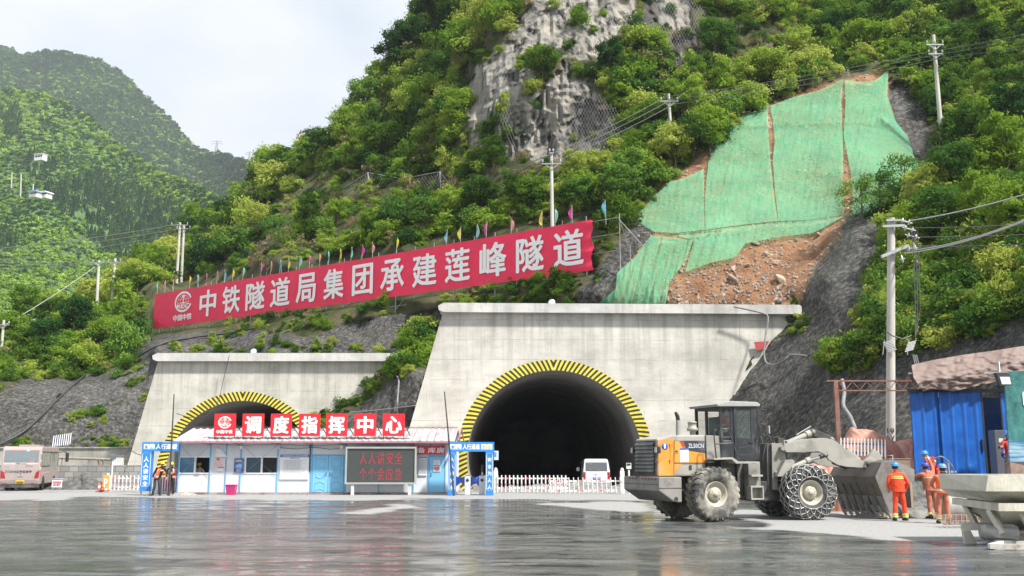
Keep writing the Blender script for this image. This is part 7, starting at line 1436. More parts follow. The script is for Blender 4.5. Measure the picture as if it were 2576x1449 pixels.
# ============================================================ BUS
BF_ = Vector(G(97, 1232)); BF_ = Vector((P(97, 1232, 62).x, 62, 0)); bus_a = rad(90+15); FB = Frame(BF_.x, 62, bus_a)
bus = empty('minibus', 'dusty pinkish minibus seen from behind beside the retaining wall', 'bus', (BF_.x, 62, 0), bus_a)
BP = mat('bus_paint', (.36, .29, .275), .5, var=.05, scale=1, dirt=(.28, .26, .24), dirt_amt=.8, dirt_scale=1.2, dlo=.4, dhi=.7); BG = glass('bus_glass', (.16, .2, .22), .15, .9); BL_ = 6.4; BW_ = 2.2; BH = 2.75
m = MB(); prof = [(-.0, .38), (-.06, .6), (-.06, 1.3), (.02, 1.9), (.14, 2.5), (.3, 2.68), (BL_-.5, BH-.03), (BL_-.1, 2.45), (BL_, 1.5), (BL_, .42)]; m.prism(prof, 0, BW_, 'y', 0, .07); body = m.build('body', BP, bus)
def rb(y0, y1, z0, z1, name, mt, th=.012, par=None, lift=0, b=0):      # something lying on the back face
 def xs(z): return np.interp(z, [.38, .6, 1.3, 1.9, 2.5, 2.68], [0, -.06, -.06, .02, .14, .3])
 m = MB(); n = 6; v = []
 for k in range(n+1): z = z0+(z1-z0)*k/n; x = xs(z)-lift; v += [(x-th, y0, z), (x-th, y1, z), (x+.002-lift*0, y0, z), (x+.002, y1, z)]
 f = []
 for k in range(n): q = 4*k; f += [(q, q+4, q+5, q+1), (q+2, q+3, q+7, q+6), (q, q+2, q+6, q+4), (q+1, q+5, q+7, q+3)]
 f += [(0, 1, 3, 2), (4*n, 4*n+2, 4*n+3, 4*n+1)]
 m.add(v, f); return m.build(name, mt, par or bus)
rb(.14, BW_-.14, 1.72, 2.44, 'rear_window', BG); BPD = mat('bus_trim', (.3, .28, .27), .5, dirt=(.2, .18, .17), dirt_amt=.6); rb(.1, BW_-.1, 1.58, 1.70, 'window_trim', mat('bus_trim_light', (.45, .41, .39), .5))
TL = mat('tail_lamp_red', (.35, .015, .02), .25, var=.3, scale=8); 
for y in (.1, BW_-.1): m = MB(); s = 1 if y < 1 else -1; v = [(-.075, y-s*.08, 1.25), (-.075, y+s*.12, 1.1), (-.075, y+s*.2, .75), (-.075, y-s*.06, .78)]; w_ = [(x+.06, a, b) for x, a, b in v]; m.add(v+w_, [(0, 1, 2, 3), (4, 7, 6, 5), (0, 4, 5, 1), (1, 5, 6, 2), (2, 6, 7, 3), (3, 7, 4, 0)]); m.build('tail_lamp', TL, bus)
rb(.15, BW_-.15, .62, .66, 'seam_line', BPD, .004, lift=.001); rb(.2, BW_-.2, 1.42, 1.45, 'seam_line', BPD, .004, lift=.001)
YPL = mat('plate_yellow', (.72, .45, .03), .5); pl_ = rb(.82, 1.32, .42, .64, 'number_plate', YPL, .02, lift=.012)
INKB = mat('ink_navy', (.02, .04, .1), .6); KB = mat('ink_black', (.02, .02, .02), .6)
def rtext(s, y, z, w, h, mt, x=-.08, bold=.0, par=None, name='lettering'): o = link(name, text_mesh(s, w, h, mt, bold=bold, depth=.004), par or bus); o.location = (x, y, z); o.rotation_euler = (0, 0, -math.pi/2); return o
rtext('28589', 1.07, .49, .4, .11, KB, -.085, .02); rtext('川H·', 1.07, .59, .22, .06, KB, -.085, .01); rtext('川H28589', 1.2, 1.16, 1.5, .16, INKB, -.075, .012)
rtext('亚星 Yixing', 1.1, 1.64, .6, .08, KB, -.035); rtext('ECO·Km', .62, 1.5, .36, .07, mat('ink_red', (.4, .05, .05), .5), -.045)
m = MB(); 
for a_, b_ in (((-.0, .95, .88), (-.0, 1.08, 1.14)), ((0, 1.08, 1.14), (0, 1.21, .88)), ((0, 1.21, .88), (0, .95, .88))): m.bar((-.075, a_[1], a_[2]), (-.075, b_[1], b_[2]), .05, .008)
m.build('warning_triangle', mat('tri_white', (.6, .55, .53), .4, var=.4, scale=9), bus)
m = MB(); m.lathe([(.1, -.0), (.13, 0)], (0, 0, 0), 'x', 20); o = m.build('round_sticker', mat('sticker_red', (.5, .2, .2), .5), bus); o.location = (.0, .5, 1.88); o.rotation_euler = (0, rad(8), 0)
for y0, y1, z, mt in ((.3, .5, 2.4, RED), (.7, .85, 2.4, WHITE_TXT), (1.2, 1.35, 2.4, RED), (1.55, 1.7, 2.4, RED)): rb(y0, y1, z, z+.035, 'reflector', mt, .006, lift=.012)
for y0 in (.1, 1.6, 1.78): rb(y0+.2, y0+.34, .45, .49, 'reflector', RED, .006, lift=.012)
for k in range(5): m = MB(); m.box(.02, .1, -.012, .0, 1.3+.22*k, 1.42+.22*k); m.build('reflector', RED if k % 2 else WHITE_TXT, bus)
m = MB(); m.box(-.02, .1, .0, BW_, .2, .38); m.build('bumper', LDRK, bus)
m = MB(); m.prism([(.45, 1.42), (1.9, 1.44), (BL_-.35, 1.5), (BL_-.45, 2.4), (.45, 2.38)], -.008, .004, 'y', 0, .0); m.build('side_glass_band', mat('band_black', (.03, .03, .035), .2), bus)
for x0_, x1_ in ((.55, 1.3), (1.4, 2.15), (2.25, 3.1), (3.5, 4.3), (4.6, 5.7)):
 m = MB(); m.box(x0_, x1_, -.014, -.008, 1.52 if x0_ < 3.3 else 1.3, 2.3); m.build('side_window', mat('side_pane', (.3, .34, .3), .15, var=.3), bus); m = MB(); m.box(x0_+(x1_-x0_)*.48, x0_+(x1_-x0_)*.52, -.02, -.014, 1.52, 2.3); m.build('window_bar', KB, bus)
m = MB(); m.box(3.3, 4.4, -.012, .0, .45, 2.25); m.build('side_door', BP, bus)
for k in range(16): m = MB(); m.box(.5+k*.17, .58+k*.17, -.006, .0, 1.02+.005*k, 1.06+.005*k); m.build('side_reflector', RED if k % 2 else WHITE_TXT, bus)
BT = tyre_mesh('bus_tyre', .4, .24, TYRE2, False, .22)
for x, y in ((1.2, .2), (1.2, BW_-.2), (4.9, .14), (4.9, BW_-.14), (1.2, .48), (1.2, BW_-.48)):
 w_ = bpy.data.objects.new('wheel', BT); COL.objects.link(w_); w_.parent = bus; w_.location = (x, y, .4); m = MB(); m.lathe([(.22, -.1), (.2, -.06), (.08, -.04), (.07, -.09), (.001, -.09)], (0, 0, 0), 'y', 20); m.build('rim', mat('bus_rim', (.3, .28, .26), .6), w_)
 m = MB(); m.lathe([(.46, -.006), (.46, .002)], (0, 0, 0), 'y', 24)
for x in (1.2, 4.9): m = MB(); m.lathe([(.001, -.006), (.47, -.006), (.47, 0)], (x, 0, .42), 'y', 28); m.build('wheel_arch', KB, bus)
m = MB(); m.tube([(BL_-.1, -.02, 2.35), (BL_+.15, -.25, 2.45), (BL_+.25, -.42, 2.3)], .03, 7); a_ = m.build('mirror_arm', KB, bus); m = MB(); m.box(BL_+.18, BL_+.32, -.55, -.35, 1.75, 2.35, 0, .04); m.build('mirror', KB, a_)
m = MB(); m.box(2.0, 3.6, .5, 1.7, BH-.05, BH+.06, 0, .03); m.build('roof_hatch', BP, bus)
# ============================================================ VAN
VF = P(1501, 1220, 62.6); va = rad(90-2); van = empty('minivan', 'silver white minivan driving away into the right tunnel', 'van', (VF.x, 62.6, 0), va)
VP = mat('van_paint', (.72, .73, .74), .3, var=.03, coat=.4, dirt=(.45, .44, .42), dirt_amt=.5, dirt_scale=1)
m = MB(); pr = [(0, .35), (-.04, .8), (.0, 1.15), (.18, 1.75), (.4, 1.93), (3.0, 1.93), (3.7, 1.3), (4.4, 1.1), (4.5, .4)]; m.prism(pr, -.84, .84, 'y', 0, .13); m.v = [(x, y*(1-.13*max(0, z-1.1)/.8), z) for x, y, z in m.v]; m.build('body', VP, van)
VG = glass('van_glass', (.09, .1, .11), .12, .92)
def vb(y0, y1, z0, z1, name, mt, lift=.006, mid=None):
 xs = lambda z: float(np.interp(z, [.35, .8, 1.15, 1.75, 1.93], [0, -.04, 0, .18, .4]))-lift; m = MB(); v = [(xs(z0), y0, z0), (xs(z0), y1, z0), (xs(z1), y1*.97, z1), (xs(z1), y0*.97, z1)]; m.add(v+[(x+.02, y, z) for x, y, z in v], [(0, 3, 2, 1), (4, 5, 6, 7), (0, 1, 5, 4), (1, 2, 6, 5), (2, 3, 7, 6), (3, 0, 4, 7)]); return m.build(name, mt, van)
vb(-.68, .68, 1.18, 1.72, 'rear_window', VG, .012); 
for s in (-1, 1): vb(min(s*.84, s*.68), max(s*.84, s*.68), .72, 1.12, 'tail_lamp', TL, .014)
vp = vb(-.24, .24, .68, .8, 'number_plate', mat('plate_blue', (.02, .1, .5), .4), .02); o = link('plate_text', text_mesh('川C·DL834', .4, .08, WHITE_TXT, bold=.01, depth=.003), vp); o.location = (-.07, 0, .74); o.rotation_euler = (0, 0, -math.pi/2)
vb(-.84, .84, .3, .42, 'bumper', mat('van_bumper', (.4, .41, .42), .4), .05); o = link('sticker_text', text_mesh('危险品车', .3, .06, mat('ink_orange', (.75, .3, .05), .5), depth=.003), van); o.location = (.11, .4, 1.62); o.rotation_euler = (0, 0, -math.pi/2)
m = MB(); m.bar((-.055, -.09, 1.06), (-.055, 0, .98), .03, .01); m.bar((-.055, .09, 1.06), (-.055, 0, .98), .03, .01); m.build('emblem', RED, van)
m = MB(); m.prism([(.35, 1.15), (3.0, 1.15), (2.9, 1.8), (.55, 1.8)], .845, .855, 'y'); m.prism([(.35, 1.15), (3.0, 1.15), (2.9, 1.8), (.55, 1.8)], -.855, -.845, 'y'); m.build('side_glass', VG, van)
m = MB(); m.box(2.9, 3.1, .95, 1.15, 1.15, 1.4, 0, .03); m.build('mirror', VP, van)
VT = tyre_mesh('van_tyre', .33, .2, TYRE2, False, .2)
for x, y in ((.9, -.74), (.9, .74), (3.6, -.74), (3.6, .74)): w_ = link('wheel', VT, van); w_.location = (x, y, .33)
# ============================================================ RIGHT-HAND YARD
YP = 33.2      # face of the concrete ledge the shed stands on
GRW = mat('rough_concrete', (.14, .14, .135), .9, var=.4, scale=3, bump=1.0, bscale=9, dirt=(.28, .28, .26), dirt_amt=.6)
zl = P(2340, 1197, YP).z; xl0 = P(2286, 1200, YP).x
m = MB(); n = 40; v = []; f = []
for i in range(n+1):
 for j in range(9):
  x = xl0+(22-xl0+8)*i/n; z = -.2+(zl+.2)*j/8; v.append((x, YP+.12*float(fbm(np.array([x*1.5]), np.array([z*2.0]), o=3, seed=4)[0])-(.25*(1-j/8)), z))
for i in range(n):
 for j in range(8): k = i*9+j; f.append((k, k+9, k+10, k+1))
m.add(v, f); m.add([(xl0, YP-.05, zl), (30, YP-.05, zl), (30, YP+12, zl), (xl0, YP+12, zl)], [(0, 1, 2, 3)]); m.add([(xl0, YP-.3, -.2), (xl0, YP-.05, zl), (xl0, YP+12, zl), (xl0, YP+12, -.2)], [(0, 1, 2, 3)]); tag(m.build('concrete_ledge', GRW), 'rough dark concrete ledge behind the workers carrying the blue shed', 'concrete ledge')
def mat_corr():
 m, N, L, b = newmat('blue_sheet'); tc = N.new('ShaderNodeTexCoord'); n = N.new('ShaderNodeTexNoise'); n.inputs['Scale'].default_value = 1.6; n.inputs['Detail'].default_value = 8; n.inputs['Roughness'].default_value = .7; L.new(tc.outputs['Object'], n.inputs[0])
 r = N.new('ShaderNodeValToRGB'); e = r.color_ramp.elements; e[0].position = .35; e[0].color = (.01, .085, .36, 1); e[1].position = .62; e[1].color = (.015, .13, .5, 1); q = e.new(.76); q.color = (.1, .25, .55, 1); L.new(n.outputs['Fac'], r.inputs[0]); L.new(r.outputs[0], b.inputs['Base Color']); b.inputs['Roughness'].default_value = .38
 bp = N.new('ShaderNodeBump'); bp.inputs['Strength'].default_value = .35; bp.inputs['Distance'].default_value = .06; L.new(n.outputs['Fac'], bp.inputs['Height']); L.new(bp.outputs[0], b.inputs['Normal']); return m
CORR = mat_corr(); YSH = 36.0; sa = rad(-4)
A = P(2302, 1190, YSH); sh = empty('blue_shed', 'blue sheet metal shed with an open dark doorway under a brown tarpaulin', 'shed', (A.x, YSH, zl)); zt0 = P(2300, 985, YSH).z-zl; xd0 = P(2466, 1000, YSH).x-A.x; xd1 = P(2516, 1000, YSH).x-A.x; xe = 7.5
def corr(m, x0_, x1_, y, z0, z1):
 n = int((x1_-x0_)/.035); v = []; f = []
 for i in range(n+1): x = x0_+(x1_-x0_)*i/n; o = -.035 if (i % 12) in (0, 1) else (0 if (i % 12) not in (2, 11) else -.018); v += [(x, y+o, z0), (x, y+o, z1)]
 for i in range(n): f.append((2*i, 2*i+2, 2*i+3, 2*i+1))
 return m.add(v, f)
for a, b, nm_ in ((0, 1.02, 'wall'), (1.0, xd0, 'sliding_door'), (xd1, xe, 'wall')): m = MB(); corr(m, a, b, 0 if nm_ == 'wall' else -.05, .02, zt0); o = m.build(nm_, CORR, sh)
m = MB(); m.prism([(0, .02), (1.6, 3.5), (1.7, 3.5), (.05, .02)], 0, zt0, 'z'); m.box(1.7, xe, 3.45, 3.5, 0, zt0); m.build('side_wall', CORR, sh)
m = MB(); m.box(xd0-.01, xd0+.05, -.06, .02, 0, zt0); m.box(xd1-.04, xd1, -.06, .02, 0, zt0+.3); m.box(-.1, xd1+.2, -.12, -.02, zt0-.02, zt0+.08); m.build('door_frame', DARKM, sh)
m = MB(); m.box(xd0-.12, xd0-.07, -.12, -.055, zt0*.28, zt0*.42); m.build('door_handle', DARKM, sh)
m = MB(); m.prism([(-.05, -.1), (1.55, 3.5), (xe, 3.5), (xe, -.1)], zt0+.62, zt0+.68, 'z'); m.build('roof', mat('shed_roof', (.2, .2, .2), .7), sh)
m = MB(); m.lathe([(.05, 0), (.12, -.1), (.12, .1)], (0, 0, 0), 'y', 12); m.box(-.4, .5, 0, .5, -.5, -.1); o = m.build('old_machine', LDRK); o.location = (P(2490, 1150, YSH+.6).x, YSH+.6, zl+.62); tag(o, 'dark machine part just inside the doorway of the blue shed', 'machine')
def sheetmesh(name, T, B, Lf, Rt, Y, amp, seed, mt, label=None, cat=None, nu=90, nv=36, depth=None, fx=30, fy=14, parent=None, sag=0):
 S = coons(T, B, Lf, Rt, nu, nv); X, Yp = S[..., 0], S[..., 1]; u = np.linspace(0, 1, nu)[None]; v_ = np.linspace(0, 1, nv)[:, None]
 D = Y+(depth(u, v_) if depth else 0)-amp*np.abs(fbm(X/fx, Yp/fy, o=4, seed=seed))-amp*.5*fbm(X/fx*2.5+Yp/30, Yp/fy*.7, o=2, seed=seed+3); V = place(X, Yp, D); c = V.reshape(-1, 3).mean(0); me = grid_mesh(name, (V-c).reshape(-1, 3), nu, nv, mt); o = link(name, me); o.location = c
 if label: tag(o, label, cat)
 return o
TARPB = mat('tarp_brown', (.2, .145, .125), .7, var=.08, scale=2, bump=.15, bscale=3, dirt=(.2, .14, .12), dirt_amt=.4, dirt_scale=.9); TARPO = mat('tarp_orange', (.5, .2, .14), .55, var=.14, scale=1.2, bump=.4, bscale=5, dirt=(.56, .33, .25), dirt_amt=.7, dirt_scale=.8)
sheetmesh('tarpaulin', [(2293, 918), (2350, 905), (2420, 893), (2500, 882), (2600, 866), (2700, 850)], [(2322, 985), (2345, 978), (2400, 985), (2450, 972), (2530, 955), (2700, 935)], [(2293, 918), (2298, 950), (2322, 985)], [(2700, 850), (2700, 935)], 35.7, .16, 21, TARPB, 'brown pink tarpaulin draped along the roof edge of the blue shed', 'tarpaulin', depth=lambda u, v: .5*(1-v)**2-.15*np.sin(v*3)+0*u)
bl = [(2336, 915, 2338, 945), (2475, 890, 2477, 900), (2529, 885, 2530, 900)]
def heap(label, xs, Y0, Y1, prof, seed, mt):
 nu, nv = 90, 44; V = np.zeros((nv, nu, 3)); x0_, x1_ = xs
 for j in range(nv):
  v_ = j/(nv-1)
  for i in range(nu):
   u = i/(nu-1); x = x0_+(x1_-x0_)*u; H_ = np.interp(u, [p[0] for p in prof], [p[1] for p in prof]); r = math.sin(math.pi*min(1, max(0, v_*1.0)))**.45; V[j, i] = (x, Y0+(Y1-Y0)*v_, H_*r)
 X, Yy, Z = V[..., 0], V[..., 1], V[..., 2]; n_ = np.abs(fbm(X*.9+Yy*.3, Yy*.8+Z*.6, o=4, seed=seed)); V[..., 2] = Z*(1-.14*n_)-.0; V[..., 1] -= (.5*n_+.35*np.abs(fbm(X*2.2+Z, Z*1.7-Yy, o=3, seed=seed+5)))*(Z > .05); V[..., 0] += .25*fbm(X*1.3, Z*1.5, o=3, seed=seed+2)
 c = np.array([(x0_+x1_)/2, Y0, 0]); o = link('tarp_heap', grid_mesh('tarp_heap', (V-c).reshape(-1, 3), nu, nv, mt, smooth=True)); o.location = c; return tag(o, label, 'covered heap', 'goods covered with orange tarpaulin')
xa, xb = P(2105, 1150, 38.5).x, P(2330, 1150, 38.5).x
def hz_(py, Y): return P(2180, py, Y).z
heap('large heap under orange tarpaulin around the foot of the near pole', (xa, xb), 37.4, 41.0, [(0, 1.2), (.06, hz_(1125, 39)), (.16, hz_(1096, 39)), (.25, hz_(1080, 39)+.1), (.42, hz_(1081, 39)+.15), (.55, hz_(1095, 39)+.1), (.66, hz_(1110, 39)+.1), (.8, hz_(1102, 39)+.1), (1, hz_(1100, 39)+.1)], 5, TARPO)
xa, xb = P(2010, 1150, 37.5).x, P(2128, 1150, 37.5).x; heap('lower orange tarpaulin seen between the loader arm and the chained wheel', (xa, xb), 36.4, 38.6, [(0, 1.5), (.3, 2.1), (.6, 2.3), (.85, 1.6), (1, .5)], 9, TARPO)
RUST = mat('rust_red', (.23, .075, .04), .8, var=.3, scale=5, dirt=(.3, .26, .24), dirt_amt=.6); A = P(2110, 1110, 40.2); Bx = P(2312, 960, 40.2); t = empty('rusty_gantry', 'rusty steel gantry post with a lattice beam left of the blue shed', 'gantry', (A.x, 40.2, 0)); zt1 = P(2110, 960, 40.2).z; zt2 = P(2110, 981, 40.2).z; L_ = Bx.x-A.x+.2
m = MB(); m.box(-.08, .08, -.08, .08, 0, zt1); m.build('post', RUST, t); m = MB(); m.box(-.35, L_, -.04, .04, zt1, zt1+.06); m.box(0.081, L_, -.04, .04, zt2-.05, zt2); m.build('beam_chord', RUST, t)
m = MB(); n = 6
for k in range(n): a = .1+(L_-.1)*k/n; b = .1+(L_-.1)*(k+.5)/n; c = .1+(L_-.1)*(k+1)/n; m.tube([(a, 0, zt1), (b, 0, zt2), (c, 0, zt1)], .02, 5)
m.build('lattice', RUST, t)
t = bar_panel('picket_barrier', 'white picket panel with blue rails leaning on the tarpaulin heap', 2171, 1147, 36.6, 1.6, .58, 14, (rad(4), rad(2), 0), (.08, .4), WHITEM, BLUEP, tip=.07, cat='fence panel')
WOODM = mat('old_wood', (.3, .24, .18), .85, var=.3, scale=4, bump=.4, stretch=(.3, 2, 2)); PLY = mat('plywood', (.27, .19, .15), .8, var=.3, scale=4)
def plank(label, a, b, w, h, mt=WOODM, nm='plank', grp='boards on the ground by the workers'): m = MB(); c = Vector(a); m.bar((0, 0, 0), tuple(Vector(b)-c), w, h); o = m.build(nm, mt); o.location = c; return tag(o, label, nm, grp)
def gp(px, py): g = G(px, py); return (g.x, g.y, .05)
plank('longest dark plank lying behind the orange worker', gp(2215, 1306), gp(2345, 1295), .4, .05); plank('plank lying under the feet of the arm raising worker', gp(2290, 1298), gp(2420, 1302), .3, .06); plank('thin pale plank nearest the kerb behind the vest worker', gp(2300, 1303), gp(2400, 1300), .15, .05); plank('broad board lying behind the bucket teeth', gp(2180, 1300), gp(2300, 1297), .8, .04)
plank('upright wooden prop between the orange worker and the ledge', tuple(Vector((P(2297, 1290, 32.5).x, 32.5, 0))), tuple(P(2291, 1213, 32.7)), .07, .07, mat('pale_wood', (.45, .36, .25), .8), 'prop', None)
a = P(2238, 1163, 34.0); t = empty('plywood_box', 'small plywood box standing on the ledge behind the bucket', 'box', (P(2265, 1175, 34).x, 34.0, zl)); m = MB(); m.box(-.35, .35, 0, .5, 0, P(2265, 1155, 34).z-zl, 0, .01); m.build('box_side', PLY, t); m = MB(); m.box(-.37, .37, -.02, .52, P(2265, 1155, 34).z-zl+.002, P(2265, 1155, 34).z-zl+.03); m.build('box_lid', WOODM, t)
m = MB(); pts = [P(2325, 1175, 32.9), P(2372, 1138, 32.8), P(2394, 1155, 32.8), P(2410, 1180, 33)]; hose('grey cable bent in an arc from the ledge over the second worker', [P(2310, 1186, 33), P(2336, 1168, 32.7), P(2360, 1150, 32.5), P(2375, 1152, 32.5), P(2395, 1172, 32.7), P(2402, 1188, 33)], .022, HOSE)
m = MB(); a = P(2401, 1158, 33.1); z_ = a.z-zl; m.tube([(0, 0, 0), (0, 0, z_)], .06, 10); m.box(-.25, .25, -.03, .03, .1, .16); o = m.build('valve_post', CHROME); o.location = (a.x, 33.6, zl); tag(o, 'short shiny steel post on the ledge in front of the blue shed', 'post')
a = P(2380, 1298, 30.5); m = MB(); m.tube([(-.45, 0, .35), (.8, .1, .35)], .36, 18); o = m.build('concrete_drum', mat('drum_grey', (.3, .28, .26), .8, var=.2)); o.location = (P(2405, 1300, 31.5).x, 31.5, 0); tag(o, 'grey drum lying on its side behind the vest worker', 'drum')
m = MB()
for k in range(12): m.tube([(-.9+k*.15, -.35, .1+.02*k), (-.5+k*.14, .45, .32)], .014, 5)
for k in range(8): m.tube([(-.9, -.3+k*.1, .1+k*.03), (.95, -.25+k*.1, .14+k*.025)], .014, 5)
o = m.build('rebar_mesh', mat('rebar', (.25, .17, .13), .7, .2, var=.3)); o.location = (P(2450, 1322, 27.5).x, 27.6, 0); tag(o, 'rusty rebar mesh lying behind the hopper feet', 'rebar mesh')
rubble('weed_rubble', 'low dark rubble with weeds at the foot of the ledge', (P(2300, 1300, 32.5).x, 32.6, 0), 2.2, .5, .45, 17, GRW)
a = P(2507, 1188, 34.6); t = empty('switch_cabinet', 'dark grey switch cabinet with a blue number 2 in the shed doorway', 'cabinet', (P(2505, 1180, 34.8).x, 34.8, zl)); hh = P(2505, 1082, 34.8).z-zl; w = P(2530, 1100, 34.8).x-P(2505, 1100, 34.8).x+.3; x0_ = P(2503, 1100, 34.8).x-t.location.x
SCB = mat('cabinet_grey', (.12, .13, .15), .4, var=.1); m = MB(); m.box(x0_, x0_+w, 0, .5, 0, hh, 0, .015); m.build('housing', SCB, t)
m = MB(); m.box(x0_+.12, x0_+.27, -.01, 0, hh-.42, hh-.28); m.build('meter', WHITEM, t); m = MB(); m.box(x0_+.33, x0_+.48, -.01, 0, hh-.42, hh-.28); m.build('meter', WHITEM, t)
for k, mt in enumerate((RED, mat('lamp_green', (.05, .4, .1), .3), mat('lamp_amber', (.6, .3, .03), .3))): m = MB(); m.lathe([(.001, -.03), (.03, -.03), (.03, 0)], (x0_+.14+.12*k, 0, hh-.55), 'y', 12); m.build('indicator_lamp', mt, t)
m = MB(); m.lathe([(.001, -.004), (.14, -.004), (.14, 0)], (x0_+.3, -.001, hh-.82), 'y', 26); dd = m.build('number_disc', mat('disc_violet', (.03, .04, .32), .4), t); link('number', text_mesh('2', .1, .16, WHITE_TXT, bold=.02, depth=.003), dd).location = (x0_+.3, -.006, hh-.82)
def mat_mural():
 m, N, L, b = newmat('mural'); tc = N.new('ShaderNodeTexCoord'); sp = N.new('ShaderNodeSeparateXYZ'); L.new(tc.outputs['Object'], sp.inputs[0])
 n = N.new('ShaderNodeTexNoise'); n.inputs['Scale'].default_value = 2.5; n.inputs['Detail'].default_value = 9; n.inputs['Roughness'].default_value = .7; L.new(tc.outputs['Object'], n.inputs[0])
 r = N.new('ShaderNodeValToRGB'); e = r.color_ramp.elements; e[0].position = .35; e[0].color = (.015, .09, .09, 1); e[1].position = .62; e[1].color = (.07, .26, .24, 1); L.new(n.outputs['Fac'], r.inputs[0])
 mp = N.new('ShaderNodeMapping'); mp.inputs['Scale'].default_value = (.4, 1, 5); L.new(tc.outputs['Object'], mp.inputs[0]); n2 = N.new('ShaderNodeTexNoise'); n2.inputs['Scale'].default_value = 2; L.new(mp.outputs[0], n2.inputs[0]); r2 = N.new('ShaderNodeValToRGB'); r2.color_ramp.elements[0].color = (.04, .2, .36, 1); r2.color_ramp.elements[1].color = (.5, .66, .72, 1); r2.color_ramp.elements[0].position = .4; r2.color_ramp.elements[1].position = .66; L.new(n2.outputs['Fac'], r2.inputs[0])
 mr = N.new('ShaderNodeMapRange'); mr.inputs[1].default_value = .55; mr.inputs[2].default_value = .8; mr.inputs[3].default_value = 1; mr.inputs[4].default_value = 0; L.new(sp.outputs['Z'], mr.inputs[0]); mx = N.new('ShaderNodeMix'); mx.data_type = 'RGBA'; L.new(mr.outputs[0], mx.inputs['Factor']); L.new(r.outputs[0], mx.inputs['A']); L.new(r2.outputs[0], mx.inputs['B']); L.new(mx.outputs['Result'], b.inputs['Base Color']); b.inputs['Roughness'].default_value = .45; return m
YB = 32.6; a = P(2541, 1162, YB); b = P(2541, 935, YB); zb_ = a.z; Wb = 6.0; t = empty('mural_board', 'green and blue printed hoarding at the right edge with outlined blue characters', 'hoarding', (a.x, YB, zb_)); hb = b.z-a.z
m = MB(); m.add([(.0, 0, 0), (Wb, -.6, 0), (Wb, -.6, hb+.15), (.06, 0, hb), (.0, .08, 0), (Wb, -.52, 0), (Wb, -.52, hb+.15), (.06, .08, hb)], [(0, 1, 2, 3), (4, 7, 6, 5), (0, 3, 7, 4), (3, 2, 6, 7), (0, 4, 5, 1), (1, 5, 6, 2)]); m.build('printed_sheet', mat_mural(), t)
for ch, zc in (('中', hb*.68), ('铁', hb*.4)):
 o = link('character', text_mesh(ch, .86, .86, WHITE_TXT, bold=.06, depth=.004), t); o.location = (.98, -.115, zc); o.rotation_euler = (0, 0, -.1); q = link('character_face', text_mesh(ch, .76, .76, mat('char_blue', (.02, .2, .6), .4), bold=.02, depth=.004), o); q.location = (0, -.012, 0)
m = MB(); m.box(.0, Wb, .0, .3, -.55, -.01); m.build('base_board', PLY, t); m = MB(); m.box(.05, .15, .1, .2, -zb_, -.0); m.box(2.5, 2.6, .0, .1, -zb_, 0); m.build('leg', GALV, t)
a = P(2520, 955, 32.3); t = empty('work_light', 'square floodlight hanging at the top corner of the hoarding', 'floodlight', a); m = MB(); v = [(-.2, -.1, .22), (.2, -.1, .22), (.28, -.12, -.2), (-.12, -.12, -.2), (-.2, .12, .22), (.2, .12, .22), (.26, .1, -.15), (-.1, .1, -.15)]; m.add(v, [(0, 1, 2, 3), (4, 7, 6, 5), (0, 4, 5, 1), (1, 5, 6, 2), (2, 6, 7, 3), (3, 7, 4, 0)]); m.build('housing', DARKM, t)
m = MB(); m.add([(-.12, -.13, .08), (.2, -.13, .08), (.23, -.135, -.16), (-.07, -.135, -.16)], [(0, 3, 2, 1)]); m.build('lens', LENS, t); m = MB(); m.tube([(0, .1, .1), (.1, .3, .6)], .03, 6); m.box(-.5, .3, .12, .2, .2, .26); m.build('bracket', GALV, t)
HOPM = mat('hopper_paint', (.58, .56, .47), .6, var=.08, scale=1.2, bump=.2, dirt=(.2, .18, .13), dirt_amt=.55, dirt_scale=1.3, dlo=.52, dhi=.72, stretch=(1, 1, .5)); HOPD = mat('hopper_frame', (.16, .16, .14), .65, .2, var=.25, dirt=(.33, .32, .27), dirt_amt=.7)
YH = 23.6; ax = P(2360, 1191, YH); hp = empty('feed_hopper', 'pale cream feed hopper on a steel frame with a motor at the right edge', 'hopper', (ax.x, YH, 0)); O = Vector(hp.location)
def hz(px, py, Y): q = P(px, py, Y); return Vector((q.x-O.x, Y-O.y, q.z))
yn = 21.0; A0 = hz(2361, 1192, YH); B0 = hz(2486, 1196, yn); A1 = hz(2366, 1229, YH); B1 = hz(2480, 1236, yn); A2 = hz(2392, 1249, YH-.3); B2 = hz(2503, 1262, yn+.45)
R = 3.2
def ring(a, b, ins): return [a, b, Vector((b.x+R-2*ins, b.y, b.z)), Vector((a.x+R+1-2*ins, a.y, a.z))]
r0 = ring(A0, B0, 0); r1 = ring(A1, B1, 0); r2 = ring(A2, B2, .35)
m = MB(); m.add(r0+r1, [(0, 1, 5, 4), (1, 2, 6, 5), (2, 3, 7, 6), (3, 0, 4, 7)]); m.add(r1+r2, [(0, 1, 5, 4), (1, 2, 6, 5), (2, 3, 7, 6), (3, 0, 4, 7)]); 
i0 = [p+Vector((.05 if k in (0, 1) else -.05, -.05 if k in (0, 3) else .05, 0)) for k, p in enumerate(r0)]; m.add(r0+i0, [(0, 1, 5, 4), (1, 2, 6, 5), (2, 3, 7, 6), (3, 0, 4, 7)]); m.build('hopper_bin', HOPM, hp)
m = MB(); c2_ = Vector(((r2[0]+r2[1]+r2[2]+r2[3])/4)); r3 = [Vector((c2_.x+(-.45 if k in (0, 1) else .45), c2_.y+(.4 if k in (0, 3) else -.4), .24)) for k in range(4)]; r3[0].x = A2.x+1.1; r3[1].x = B2.x+.35; m.add(i0+r3, [(0, 4, 5, 1), (1, 5, 6, 2), (2, 6, 7, 3), (3, 7, 4, 0)]); m.build('hopper_lining', HOPD, hp)
